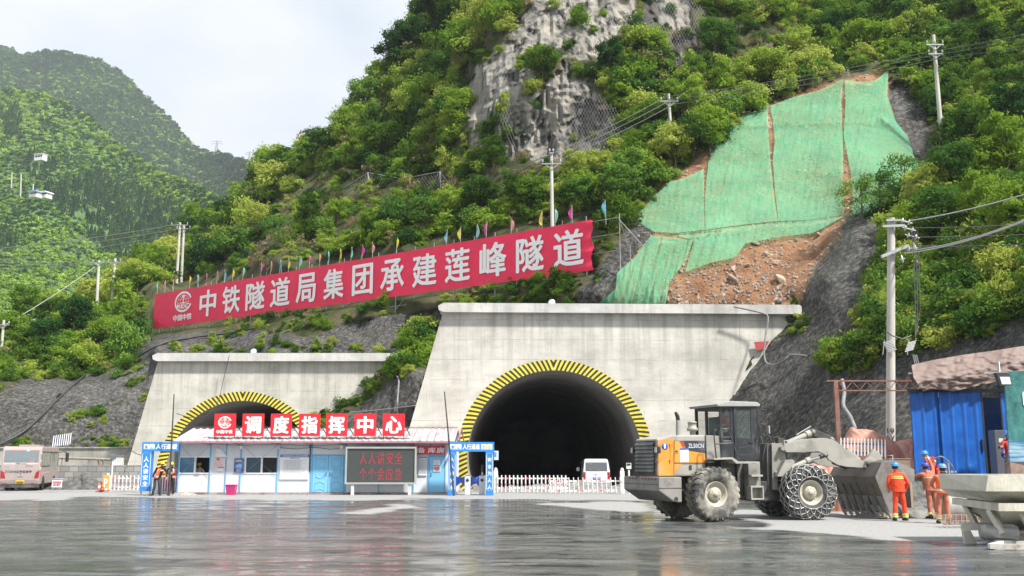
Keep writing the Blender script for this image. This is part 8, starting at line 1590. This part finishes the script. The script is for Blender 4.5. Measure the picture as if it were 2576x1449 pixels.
A3 = hz(2395, 1252, YH-.3); B3 = hz(2512, 1266, yn+.1); A4 = hz(2395, 1268, YH-.3); B4 = hz(2512, 1286, yn+.1); m = MB()
def beam(p, q, p2, q2, th=.1):
 n = (q-p).cross(Vector((0, 0, 1))).normalized()*th; m.add([p, q, q2, p2, p+n*-1, q+n*-1, q2+n*-1, p2+n*-1], [(0, 1, 2, 3), (4, 7, 6, 5), (0, 4, 5, 1), (1, 5, 6, 2), (2, 6, 7, 3), (3, 7, 4, 0)])
beam(A3, B3, A4, B4); bx = Vector((3.2, 0, 0)); beam(B3, B3+bx, B4, B4+bx); beam(A3+bx*1.2, B3+bx, A4+bx*1.2, B4+bx); m.build('collar_beam', HOPM, hp)
m = MB(); rr = [A4+Vector((.15, -.05, 0)), B4+Vector((.12, .12, 0)), B4+bx+Vector((-.3, .12, 0)), A4+bx*1.1]; m.add(rr+r3, [(0, 1, 5, 4), (1, 2, 6, 5), (2, 3, 7, 6), (3, 0, 4, 7), (4, 5, 6, 7)]); m.build('lower_cone', HOPM, hp)
for (p, q_) in (((2428, 1270, 22.8), (2458, 1325, 22.6)), ((2488, 1282, 21.6), (2522, 1342, 21.4)), ((2450, 1262, 23.8), (2480, 1318, 23.6)), ((2560, 1285, 21.4), (2600, 1340, 21.4))): m = MB(); m.bar(hz(*p), hz(*q_), .12, .1); m.build('strut', HOPM, hp)
zb2 = hz(2440, 1338, 21.9).z
m = MB(); a = hz(2421, 1325, 22.2); b = hz(2640, 1362, 20.8); m.bar(a, Vector((a.x+3.2, a.y-.9, a.z-.02)), .07, .14); c = hz(2424, 1322, 23.2); m.bar(c, Vector((c.x+3.4, c.y-.9, c.z)), .07, .14); m.bar(a, c, .07, .14); m.bar(Vector((a.x+1.0, a.y-.28, a.z)), Vector((c.x+1.0, c.y-.28, c.z)), .08, .15); m.build('base_frame', HOPM, hp)
m = MB(); f_ = hz(2438, 1345, 22.2); m.prism([(f_.x-.12, .0), (f_.x+.14, .0), (f_.x+.02, a.z-.08), (f_.x-.14, a.z-.08)], a.y-.05, a.y+.05, 'y'); m.build('foot', HOPM, hp); m = MB(); m.box(f_.x+2.2, f_.x+2.4, a.y-.9, a.y-.7, 0, a.z-.08); m.build('foot', HOPM, hp)
mc = hz(2478, 1338, 21.6); m = MB(); m.tube([mc+Vector((.0, 0, 0)), mc+Vector((.62, -.12, -.02))], .16, 20)
for k in range(12): t_ = 2*math.pi*k/12; o_ = Vector((0, math.cos(t_), math.sin(t_)))*.168; m.bar(mc+Vector((.12, 0, 0))+o_, mc+Vector((.58, -.1, -.02))+o_, .012, .03)
m.tube([mc+Vector((-.1, .02, 0)), mc+Vector((0, 0, 0))], [.13, .175], 20); m.box(mc.x+.1, mc.x+.6, mc.y-.2, mc.y+.12, mc.z-.32, mc.z-.16); m.build('motor', mat('motor_grey', (.36, .37, .36), .45, .3, var=.1, dirt=(.15, .15, .13), dirt_amt=.5), hp)
pc = mc+Vector((1.05, -.2, .0)); m = MB(); 
for k in range(4): m.lathe([(.1, .0), (.2, .01), (.17, .03), (.2, .05), (.1, .06)], (pc.x+.07*k, pc.y, pc.z), 'x', 22)
m.tube([mc+Vector((.6, -.12, 0)), pc+Vector((.9, -.1, 0))], .04, 8); m.box(pc.x-.1, pc.x+.1, pc.y-.12, pc.y+.12, pc.z+.18, pc.z+.5, 0, .03); m.build('pulley', HOPD, hp)
m = MB(); q_ = hz(2430, 1290, 23.0); m.tube([q_+Vector((.3, 0, 0)), q_+Vector((.62, -.05, 0))], .12, 14); m.build('vibrator_motor', mat('motor_blue', (.04, .13, .35), .5), hp)
m = MB(); a = hz(2450, 1290, 22.6); m.tube([a, a+Vector((.35, -.3, -.25)), a+Vector((.4, -.9, -.75)), a+Vector((.55, -1.1, -.95)), a+Vector((.95, -1.2, -a.z+.03))], .014, 6); m.build('power_cable', HOSEB, hp)
m = MB(); c2 = hz(2560, 1340, 21.2); m.box(c2.x-.15, c2.x+1.4, c2.y+.3, c2.y+.8, c2.z-.16, c2.z-.02); m.build('gear_tray', HOPD, hp)
a = G(2490, 1383); t = empty('empty_frame', 'white rusty metal frame lying flat on the wet ground', 'frame', (a.x, a.y, 0), rad(3)); FRM = mat('frame_white', (.62, .6, .55), .6, var=.1, dirt=(.2, .1, .05), dirt_amt=.8, dirt_scale=3, dlo=.55, dhi=.7)
m = MB(); m.bar((0, 0, .07), (1.9, -.65, .07), .07, .1); m.bar((0, 0, .07), (.7, .75, .07), .07, .1); m.bar((.7, .75, .07), (2.6, .2, .07), .07, .1); m.bar((1.9, -.65, .07), (2.6, .2, .07), .07, .1); m.build('frame_bars', FRM, t)
a = G(2560, 1358); t = empty('small_crate', 'small rusty crate on the ground below the hopper at the right edge', 'crate', (a.x, a.y+.3, 0)); m = MB()
for z in (.05, .18, .31): m.box(0, .6, 0, .02, z, z+.05); m.box(0, .02, 0.02, .5, z, z+.05)
for x in (0.02, .3, .58): m.box(x-.02, x+.02, .021, .04, .0, .36)
m.build('slats', WOODM, t); m = MB(); m.box(.03, .58, .05, .48, .02, .05); m.build('base', WOODM, t)
# ============================================================ PEOPLE
def cloth(name, col, rough=.8, **k): return mat(name, col, rough, var=.14, scale=7, bump=.5, bscale=9, **k)
SKIN = mat('skin', (.42, .24, .16), .55, var=.06); HAIR = mat('hair', (.015, .013, .012), .6); BOOT = cloth('boots', (.03, .03, .03)); EYE = mat('eye', (.02, .015, .012), .3)
def person(label, loc, rz, J, mats, helmet=None, vest=None, extra=None, hair=True, height=1.0, shoes=None, hold=None, facing=0, visor=True):
 """J: joints in local metres (x right as seen, y away, z up); the figure looks along -y when facing = 0"""
 t = empty('person', label, 'person', loc, rz); V = {k: Vector(v) for k, v in J.items()}
 nodes = []; rads = []; edges = []; bone = []; idx = {}
 def nd(k, p, r): idx[k] = len(nodes); nodes.append(p); rads.append(r); return idx[k]
 def ed(a, b): edges.append((idx[a], idx[b]))
 pel, che, nek, hed = V['pelvis'], V['chest'], V['neck'], V['head']
 nd('pel', pel, (.165, .12)); nd('bel', pel.lerp(che, .45), (.16, .12)); ed('pel', 'bel'); nd('che', che, (.185, .13)); ed('bel', 'che'); nd('nek', nek, (.06, .06)); ed('che', 'nek'); nd('hd0', nek.lerp(hed, .45), (.055, .058)); ed('nek', 'hd0')
 for s in ('l', 'r'):
  sh, el, ha, hi, kn, an, to = (V[s+q] for q in ('sh', 'el', 'ha', 'hip', 'kn', 'an', 'toe'))
  nd(s+'sh', sh, (.078, .078)); ed('che', s+'sh'); nd(s+'e0', sh.lerp(el, .5), (.066, .066)); ed(s+'sh', s+'e0'); nd(s+'el', el, (.056, .056)); ed(s+'e0', s+'el'); nd(s+'wr', el.lerp(ha, .86), (.044, .044)); ed(s+'el', s+'wr')
  nd(s+'hi', hi, (.105, .11)); ed('pel', s+'hi'); nd(s+'th', hi.lerp(kn, .5), (.096, .098)); ed(s+'hi', s+'th'); nd(s+'kn', kn, (.078, .08)); ed(s+'th', s+'kn'); nd(s+'ca', kn.lerp(an, .45), (.076, .078)); ed(s+'kn', s+'ca'); nd(s+'an', an, (.064, .066)); ed(s+'ca', s+'an')
 me = bpy.data.meshes.new('p'); me.from_pydata([tuple(v) for v in nodes], edges, []); o = link('tmp', me); sk = o.modifiers.new('s', 'SKIN'); sk.use_smooth_shade = True; sk.branch_smoothing = .6
 for i, r in enumerate(rads): me.skin_vertices[0].data[i].radius = r; me.skin_vertices[0].data[i].use_root = (i == 0)
 sb = o.modifiers.new('u', 'SUBSURF'); sb.levels = 1; sb.render_levels = 1
 dg = bpy.context.evaluated_depsgraph_get(); em = bpy.data.meshes.new_from_object(o.evaluated_get(dg)); bpy.data.objects.remove(o)
 top, trou, skin, boot = mats
 segs = []
 for s in ('l', 'r'):
  segs += [(V[s+'sh'], V[s+'el'].lerp(V[s+'ha'], .82), 0), (V[s+'hip'], V[s+'an'], 1)]
 segs += [(pel.lerp(che, .12), che.lerp(nek, .75), 0), (pel, pel-Vector((0, 0, .05)), 1), (nek.lerp(hed, .15), hed, 2)]
 n = len(em.polygons); mi = np.zeros(n, int)
 def dseg(p, a, b): ab = b-a; u = max(0, min(1, (p-a).dot(ab)/max(ab.length_squared, 1e-9))); return (p-(a+ab*u)).length
 for q in em.polygons:
  c = q.center; best = min(segs, key=lambda s: dseg(c, s[0], s[1])-(.06 if s[2] == 0 and s[0] is segs[4][0] else 0)); mi[q.index] = best[2]
 bm = MB(); bm.add([v.co for v in em.vertices], [list(q.vertices) for q in em.polygons], 0, True); bm.m = list(mi); fwd = Vector((math.sin(facing), -math.cos(facing), 0)); hd = hed; rt = Vector((math.cos(facing), math.sin(facing), 0))
 s_ = bmesh.new(); bmesh.ops.create_uvsphere(s_, u_segments=20, v_segments=14, radius=1)
 for v in s_.verts:
  p = v.co.copy(); f_ = -p.y; w_ = .078*(1-.12*max(0, -p.z)); x = p.x*w_; y = p.y*.098; z = p.z*.122
  if p.z < -.2 and f_ > 0: x *= 1-.25*(-p.z-.2); y *= 1-.06*(-p.z)
  q = rt*x-fwd*y*-1*-1+Vector((0, 0, z)); v.co = hd+rt*x+fwd*(-y)+Vector((0, 0, z))
 bm.bm(s_, 2, True)
 fc = hd+fwd*.095; bm.add([fc+Vector((0, 0, .03)), fc+rt*.016-Vector((0, 0, .022)), fc-rt*.016-Vector((0, 0, .022)), fc+fwd*.026-Vector((0, 0, .018))], [(0, 1, 3), (0, 3, 2), (1, 2, 3)], 2)
 for sx in (-1, 1): e_ = hd+rt*sx*.078+Vector((0, 0, -.005)); bm.tube([e_-Vector((0, 0, .03)), e_+rt*sx*.012, e_+Vector((0, 0, .03))], [.008, .016, .01], 6, 2)
 for sx in (-1, 1): e_ = fc+rt*sx*.032-fwd*.012+Vector((0, 0, .022)); bm.tube([e_-rt*.011, e_+rt*.011], .006, 5, 4)
 bm.tube([fc-fwd*.008-rt*.02-Vector((0, 0, .052)), fc-fwd*.004+rt*.0-Vector((0, 0, .052)), fc-fwd*.008+rt*.02-Vector((0, 0, .052))], .005, 5, 5)
 for s in ('l', 'r'):
  ha, el = V[s+'ha'], V[s+'el']; d = (ha-el).normalized(); side = d.cross(Vector((0, 1, 0)));
  if side.length < .1: side = d.cross(Vector((1, 0, 0)))
  side.normalize(); nrm = d.cross(side).normalized(); w_ = ha-d*.03; bm.tube([w_-d*.05, w_, w_+d*.05, w_+d*.07], [.026, .036, .04, .03], 8, 3)
  sgn = 1 if s == 'l' else -1
  for k in range(4):
   b_ = w_+d*.06+side*(-.03+.02*k); ln = (.06, .072, .068, .052)[k]; bm.tube([b_, b_+d*ln*.5+nrm*.006, b_+d*ln*.85+nrm*.026, b_+d*ln*.9+nrm*.04], [.0095, .009, .008, .006], 6, 3)
  b_ = w_+d*.0+side*sgn*.032; bm.tube([b_, b_+side*sgn*.022+d*.025, b_+side*sgn*.026+d*.055+nrm*.012], [.012, .011, .008], 6, 3)
  an, to = V[s+'an'], V[s+'toe']; dd = to-an; dd.z = 0; dn = dd.normalized() if dd.length > 0 else fwd; so = an.z-.07 if 'sole' not in J else J['sole']; base = Vector((an.x, an.y, so)); rr = Vector((-dn.y, dn.x, 0)); v = []
  for (u, w2, h2) in ((-.09, .035, .07), (-.04, .045, .1), (.05, .05, .085), (.13, .052, .06), (.185, .03, .035)):
   for sx in (-1, 1): v.append(base+dn*u+rr*sx*w2)
   for sx in (1, -1): v.append(base+dn*u+rr*sx*w2*.75+Vector((0, 0, h2)))
  f = []
  for q in range(4): b2 = 4*q; f += [(b2, b2+1, b2+5, b2+4), (b2+1, b2+2, b2+6, b2+5), (b2+2, b2+3, b2+7, b2+6), (b2+3, b2, b2+4, b2+7)]
  f += [(0, 3, 2, 1), (16, 17, 18, 19)]; bm.add(v, f, 6, True)
 bm.build('body', [top, trou, SKIN, (skin or SKIN), EYE, mat('lips', (.3, .12, .1), .5), boot], t)
 if hair:
  s_ = bmesh.new(); bmesh.ops.create_uvsphere(s_, u_segments=18, v_segments=12, radius=1)
  for v in list(s_.verts):
   p = v.co; x, y, z = p.x*.084, p.y*.104, p.z*.125; v.co = hd+rt*x+fwd*(-y-.006)+Vector((0, 0, z+.008))
  dl_ = [v for v in s_.verts if (v.co-hd).dot(fwd) > .02 and v.co.z < hd.z+.06 or v.co.z < hd.z-.055]; bmesh.ops.delete(s_, geom=dl_, context='VERTS'); h_ = MB(); h_.bm(s_, 0, True); h_.build('hair', HAIR, t)
 if helmet:
  h_ = MB(); n_ = 22; rows = [(0, 1.0), (.25, .99), (.5, .93), (.75, .72), (.92, .42), (1, .02)]; v = []; tl_ = J.get('tilt', 0)
  for hh, rr in rows:
   for k in range(n_):
    a = 2*math.pi*k/n_; v.append(hd+rt*math.cos(a)*.115*rr+fwd*(math.sin(a)*.138*rr)+Vector((0, 0, .045+hh*.115))+fwd*0)
  f = []
  for i in range(len(rows)-1):
   for k in range(n_): f.append((i*n_+k, i*n_+(k+1) % n_, (i+1)*n_+(k+1) % n_, (i+1)*n_+k))
  h_.add(v, f, 0, True); v = []
  for k in range(n_):
   a = 2*math.pi*k/n_; ext = .012+(.055*max(0, math.sin(a))**2); v += [hd+rt*math.cos(a)*.115+fwd*math.sin(a)*.138+Vector((0, 0, .048)), hd+rt*math.cos(a)*(.115+ext)+fwd*math.sin(a)*(.138+ext)+Vector((0, 0, .036))]
  h_.add(v, [(2*k, 2*k+1, (2*k+3) % (2*n_), (2*k+2) % (2*n_)) for k in range(n_)], 0, True); h_.bar(hd+Vector((0, 0, .162))-fwd*.09, hd+Vector((0, 0, .162))+fwd*.09, .03, .016); h_.build('helmet', helmet, t)
 if vest:
  col, zlo, zhi, open_ = vest; h_ = MB(); n_ = 28; v = []; f = []; rows = 9; R_ = mat('reflective', (.55, .56, .54), .35, var=.1)
  ax = [(pel-Vector((0, 0, .02))).lerp(che, -.05+k*1.35/(rows-1)) for k in range(rows)]; wd = [.2, .198, .192, .19, .195, .2, .205, .2, .15]; dp = [.155, .152, .148, .147, .15, .152, .15, .125, .09]
  sx = (V['rsh']-V['lsh']); sx.z = 0; sx = sx.normalized() if sx.length > .05 else rt; sy = Vector((-sx.y, sx.x, 0))
  for k in range(rows):
   for q in range(n_): a = 2*math.pi*q/n_; v.append(ax[k]+sx*math.cos(a)*wd[k]+sy*math.sin(a)*dp[k])
  mm = []
  for k in range(rows-1):
   for q in range(n_):
    a = 2*math.pi*(q+.5)/n_
    front_ = (sx*math.cos(a)+sy*math.sin(a)).dot(fwd) > .9
    if open_ and front_: continue
    f.append((k*n_+q, k*n_+(q+1) % n_, (k+1)*n_+(q+1) % n_, (k+1)*n_+q)); strap = k >= 3 and abs(math.cos(a)) > .42 and abs(math.cos(a)) < .68
    mm.append(1 if k in (1,) or strap else 0)
  b0 = len(h_.f); h_.add(v, f, 0, True); h_.m = mm; h_.build('vest', [col, R_], t)
 if extra: extra(t, V, fwd, rt)
 return t
def stand(h=1.7, lean=0, **k):
 s = h/1.72; J = dict(pelvis=(lean*.3, 0, .93), chest=(lean*.7, .0, 1.28), neck=(lean*.95, 0, 1.47), head=(lean, -.02, 1.6), lsh=(lean*.8-.19, 0, 1.4), rsh=(lean*.8+.19, 0, 1.4), lel=(-.27+lean*.6, .02, 1.13), rel=(.27+lean*.6, .02, 1.13), lha=(-.27, -.08, .9), rha=(.27, -.08, .9), lhip=(-.09, 0, .88), rhip=(.09, 0, .88), lkn=(-.11, -.02, .5), rkn=(.11, -.02, .5), lan=(-.12, .02, .09), ran=(.12, .02, .09), ltoe=(-.15, -.15, .03), rtoe=(.15, -.15, .03))
 J.update(k); return {a: tuple(c*s for c in b) for a, b in J.items()}
def rot_y(J, sgn=1):      # turn a front-facing pose round (figure seen from behind)
 return {k: (v[0], -v[1], v[2]) for k, v in J.items()}
HB = mat('helmet_blue', (.05, .25, .62), .3, var=.05); HBD = mat('helmet_darkblue', (.03, .07, .36), .35, var=.08); HY_ = mat('helmet_yellow', (.8, .58, .02), .3, var=.05); OR = cloth('orange_workwear', (.78, .06, .012)); ORF = cloth('faded_workwear', (.5, .15, .08), dirt=(.28, .14, .10), dirt_amt=.7, dirt_scale=3); ORV = cloth('orange_vest', (.85, .12, .02)); BLK = cloth('black_cloth', (.012, .012, .016)); NAV = cloth('navy_cloth', (.03, .045, .07)); JKT = cloth('blue_grey_jacket', (.19, .24, .33)); GREYJ = cloth('grey_trousers', (.13, .16, .19)); GLV = cloth('work_glove', (.55, .52, .46)); REDW = cloth('red_workwear', (.5, .03, .02)); WHT = cloth('white_shirt', (.6, .6, .6))
STR = mat('reflective_yellow', (.75, .68, .2), .35, var=.1)
def bands(t, V, items, ys=(0, 0)):
 for (a, b, u, r, n_) in items:
  p = V[a].lerp(V[b], u); d = (V[b]-V[a]).normalized(); m = MB(); m.tube([p-d*.028, p+d*.028], [r*1.0, r*1.0], 16); m.build('reflective_band', STR, t)
def torso_band(t, V, u, w=.205, d=.15, th=.02, col=None):
 c = V['pelvis'].lerp(V['chest'], u); sx = (V['rsh']-V['lsh']); sx.z = 0; sx.normalize(); sy = Vector((-sx.y, sx.x, 0)); m = MB(); v = []; n_ = 28
 for zz in (-th, th):
  for q in range(n_): a = 2*math.pi*q/n_; v.append(c+sx*math.cos(a)*w+sy*math.sin(a)*d+Vector((0, 0, zz)))
 m.add(v, [(q, (q+1) % n_, n_+(q+1) % n_, n_+q) for q in range(n_)], 0, True); m.build('reflective_band', col or STR, t)
def jacket(t, V, mt, z0=-.16, z1=.95, w0=.215, d0=.165):
 pel, che = V['pelvis'], V['chest']; sx = (V['rsh']-V['lsh']); sx.z = 0; sx.normalize(); sy = Vector((-sx.y, sx.x, 0)); m = MB(); v = []; n_ = 32; rows = 10
 for k in range(rows):
  u = k/(rows-1); c = pel.lerp(che, z0+(1.3-z0)*u); w = np.interp(u, [0, .3, .6, .85, 1], [w0, w0*.97, w0*.98, w0*.98, w0*.55]); d = np.interp(u, [0, .3, .6, .85, 1], [d0, d0*.95, d0*.96, d0*.85, d0*.5])
  for q in range(n_): a = 2*math.pi*q/n_; r = 1+.03*math.sin(a*5+k*1.7)*(1-u)+.015*math.sin(a*11+k); v.append(c+sx*math.cos(a)*w*r+sy*math.sin(a)*d*r)
 f = [(k*n_+q, k*n_+(q+1) % n_, (k+1)*n_+(q+1) % n_, (k+1)*n_+q) for k in range(rows-1) for q in range(n_)]; m.add(v, f, 0, True); m.build('jacket', mt, t)
def pw(px, py, Y): q = P(px, py, Y); return (q.x, Y, 0)
g1 = G(387, 1248.5); s1 = 1.0
def ex1(t, V, fwd, rt):
 jacket(t, V, JKT, -.2, 1, .2, .15) if False else None
 m = MB(); c = V['chest']+fwd*.155; m.box(-.09+c.x, .09+c.x, c.y-.01, c.y+.005, c.z-.02, c.z+.035); m.build('shirt_print', WHITE_TXT, t)
person('man in yellow helmet and blue jacket over an orange vest, looking right', (g1.x-.17, 53.0, 0), 0, stand(1.74, .26, lel=(-.17, .05, 1.12), lha=(-.19, -.04, .87), rel=(.5, .03, 1.15), rha=(.52, -.02, .9), lkn=(-.06, -.03, .5), rkn=(.2, -.03, .5), lan=(-.17, 0, .09), ran=(.2, .03, .09), ltoe=(-.25, -.15, .03), rtoe=(.32, -.12, .03)), (BLK, cloth('dark_jeans', (.03, .04, .055)), None, BOOT), HY_, (cloth('vest_a', (.85, .12, .02)), 0, 0, True), ex1, facing=rad(40))
for q in bpy.data.objects:
 pass
g2 = (P(430, 1243.5, 53.9).x, 53.9, 0)
def ex2(t, V, fwd, rt): m = MB(); c = (V['lha']+V['rha'])/2; m.box(c.x-.04, c.x+.04, c.y-.03, c.y-.01, c.z-.02, c.z+.1, 0, .006); m.build('phone', KB, t)
person('man in yellow helmet and dark clothes with an orange vest, reading a phone', g2, 0, stand(1.72, -.02, head=(-.04, -.07, 1.58), lel=(-.3, -.03, 1.14), rel=(.3, -.03, 1.14), lha=(-.07, -.27, 1.16), rha=(.06, -.27, 1.14)), (NAV, BLK, None, BOOT), HY_, (cloth('vest_a', (.85, .12, .02)), 0, 0, True), ex2)
person('man in yellow helmet and orange vest behind the open office window', (P(502, 1180, YO+.7).x, YO+.7, .0), 0, stand(1.66, 0), (WHT, NAV, None, BOOT), HY_, (cloth('vest_b', (.8, .07, .03)), 0, 0, True))
oc = FR.w(cx0+.52, .05, 0)
SJ = dict(pelvis=(-.02, .02, .0), chest=(0, .02, .38), neck=(.04, .02, .58), head=(.07, .0, .71), lsh=(.02, -.19, .5), rsh=(.02, .21, .5), lel=(.12, -.24, .24), rel=(.12, .26, .24), lha=(.36, -.12, .3), rha=(.36, .14, .3), lhip=(.0, -.09, -.03), rhip=(.0, .12, -.03), lkn=(.42, -.13, .02), rkn=(.42, .16, .02), lan=(.48, -.12, -.32), ran=(.48, .15, -.32), ltoe=(.6, -.12, -.38), rtoe=(.6, .15, -.38))
person('loader driver in a dark cap and orange red workwear seated in the black cab', (oc.x, oc.y, cz0+.82), aR, SJ, (cloth('driver_orange', (.6, .05, .02)), BLK, None, BOOT), mat('cap_dark', (.03, .03, .035), .8), None, lambda t, V, f, r: torso_band(t, V, .75, .2, .145), facing=rad(90))
g5 = G(2265, 1311)
def ex5(t, V, fwd, rt):
 jacket(t, V, OR); torso_band(t, V, .98, .207, .16, .016); torso_band(t, V, 1.12, .195, .15, .014)
 bands(t, V, [('lkn', 'lan', .72, .083, 0), ('rkn', 'ran', .72, .083, 0), ('lkn', 'lan', .88, .082, 0), ('rkn', 'ran', .88, .082, 0)])
J5 = rot_y(stand(1.71, -.05, lel=(-.3, .0, 1.13), rel=(.3, .02, 1.12), lha=(-.24, -.15, .93), rha=(.27, -.14, .92), lan=(-.16, .02, .09), ran=(.17, .0, .09), lkn=(-.12, 0, .5), rkn=(.14, 0, .5)))
person('worker in bright orange workwear and light blue helmet standing with his back turned', (g5.x, g5.y, 0), 0, J5, (OR, OR, None, BOOT), HB, None, ex5, facing=rad(150))
g6 = (P(2347, 1297, 31.6).x, 31.6, 0)
J6 = rot_y(stand(1.72, -.08, head=(-.14, -.03, 1.58), neck=(-.1, 0, 1.46), lsh=(-.27, 0, 1.38), lel=(-.42, -.12, 1.28), lha=(-.62, -.2, 1.3), rsh=(.12, 0, 1.43), rel=(.1, -.12, 1.68), rha=(.03, -.15, 1.86), lan=(-.08, .0, .09), ran=(.14, .02, .09), lkn=(-.08, 0, .5)))
person('worker in faded orange workwear and dark blue helmet with both arms stretched out', g6, 0, J6, (ORF, ORF, GLV, BOOT), HBD, None, lambda t, V, f, r: (jacket(t, V, ORF), torso_band(t, V, .95, .207, .16, .014), bands(t, V, [('lkn', 'lan', .78, .083, 0), ('rkn', 'ran', .78, .083, 0)])), facing=rad(195))
g7 = G(2376, 1317)
J7 = rot_y(stand(1.66, .06, lel=(-.26, -.15, 1.15), rel=(.3, -.15, 1.15), lha=(-.12, -.3, 1.05), rha=(.2, -.3, 1.05), lan=(-.17, .03, .09), ran=(.16, .0, .09), lkn=(-.12, -.03, .5)))
person('worker in an orange vest half hidden behind the hopper rim', (g7.x, g7.y, 0), 0, J7, (ORF, ORF, None, BOOT), mat('helmet_pale', (.16, .3, .55), .4, var=.08), (ORV, 0, 0, False), lambda t, V, f, r: bands(t, V, [('lkn', 'lan', .72, .084, 0), ('rkn', 'ran', .72, .084, 0), ('lkn', 'lan', .84, .083, 0)]), facing=rad(180))
g8 = P(2338, 1180, 33.7)
J8 = dict(pelvis=(.2, .05, .14), chest=(.02, -.1, .46), neck=(-.13, -.2, .6), head=(-.24, -.27, .67), lsh=(-.1, -.16, .56), rsh=(.12, -.12, .58), lel=(-.2, -.38, .3), rel=(-.02, -.42, .3), lha=(-.27, -.38, .56), rha=(-.22, -.48, .12), lhip=(.12, -.02, .12), rhip=(.26, .0, .12), lkn=(-.1, -.42, .22), rkn=(.1, -.42, .2), lan=(-.12, -.5, -.2), ran=(.08, -.48, -.22), ltoe=(-.2, -.6, -.26), rtoe=(.02, -.6, -.28))
person('man in red workwear and blue helmet sitting hunched on the ledge, hand at mouth', (g8.x, 33.7, zl), 0, J8, (REDW, GREYJ, None, BOOT), HB, None, lambda t, V, f, r: bands(t, V, [('rsh', 'rel', .45, .072, 0)]), facing=rad(-35))
g9 = P(2540, 1150, 34.0)
J9 = stand(1.66, 0, lel=(-.3, -.1, 1.15), lha=(-.36, -.22, 1.2), rel=(.3, -.05, 1.15))
person('worker in blue helmet mostly hidden behind the hoarding, hands at the cabinet', (g9.x, 34.0, P(2530, 1090, 34).z-1.62), 0, J9, (REDW, GREYJ, GLV, BOOT), HB, None, None, facing=rad(-80))
dp = P(668, 617, 60); t = empty('drone', 'small dark drone hovering above the left part of the banner', 'drone', dp); m = MB(); m.box(-.13, .13, -.12, .12, -.05, .05, 0, .03); m.build('body', KB, t)
for sx in (-1, 1):
 for sy in (-1, 1): m = MB(); m.tube([(0, 0, 0), (sx*.36, sy*.25, .05)], .02, 6); m.tube([(sx*.36, sy*.25, .03), (sx*.36, sy*.25, .1)], .03, 8); a_ = m.build('arm', KB, t); m = MB(); m.box(sx*.36-.2, sx*.36+.2, sy*.25-.012, sy*.25+.012, .1, .106); m.build('propeller', KB, a_)
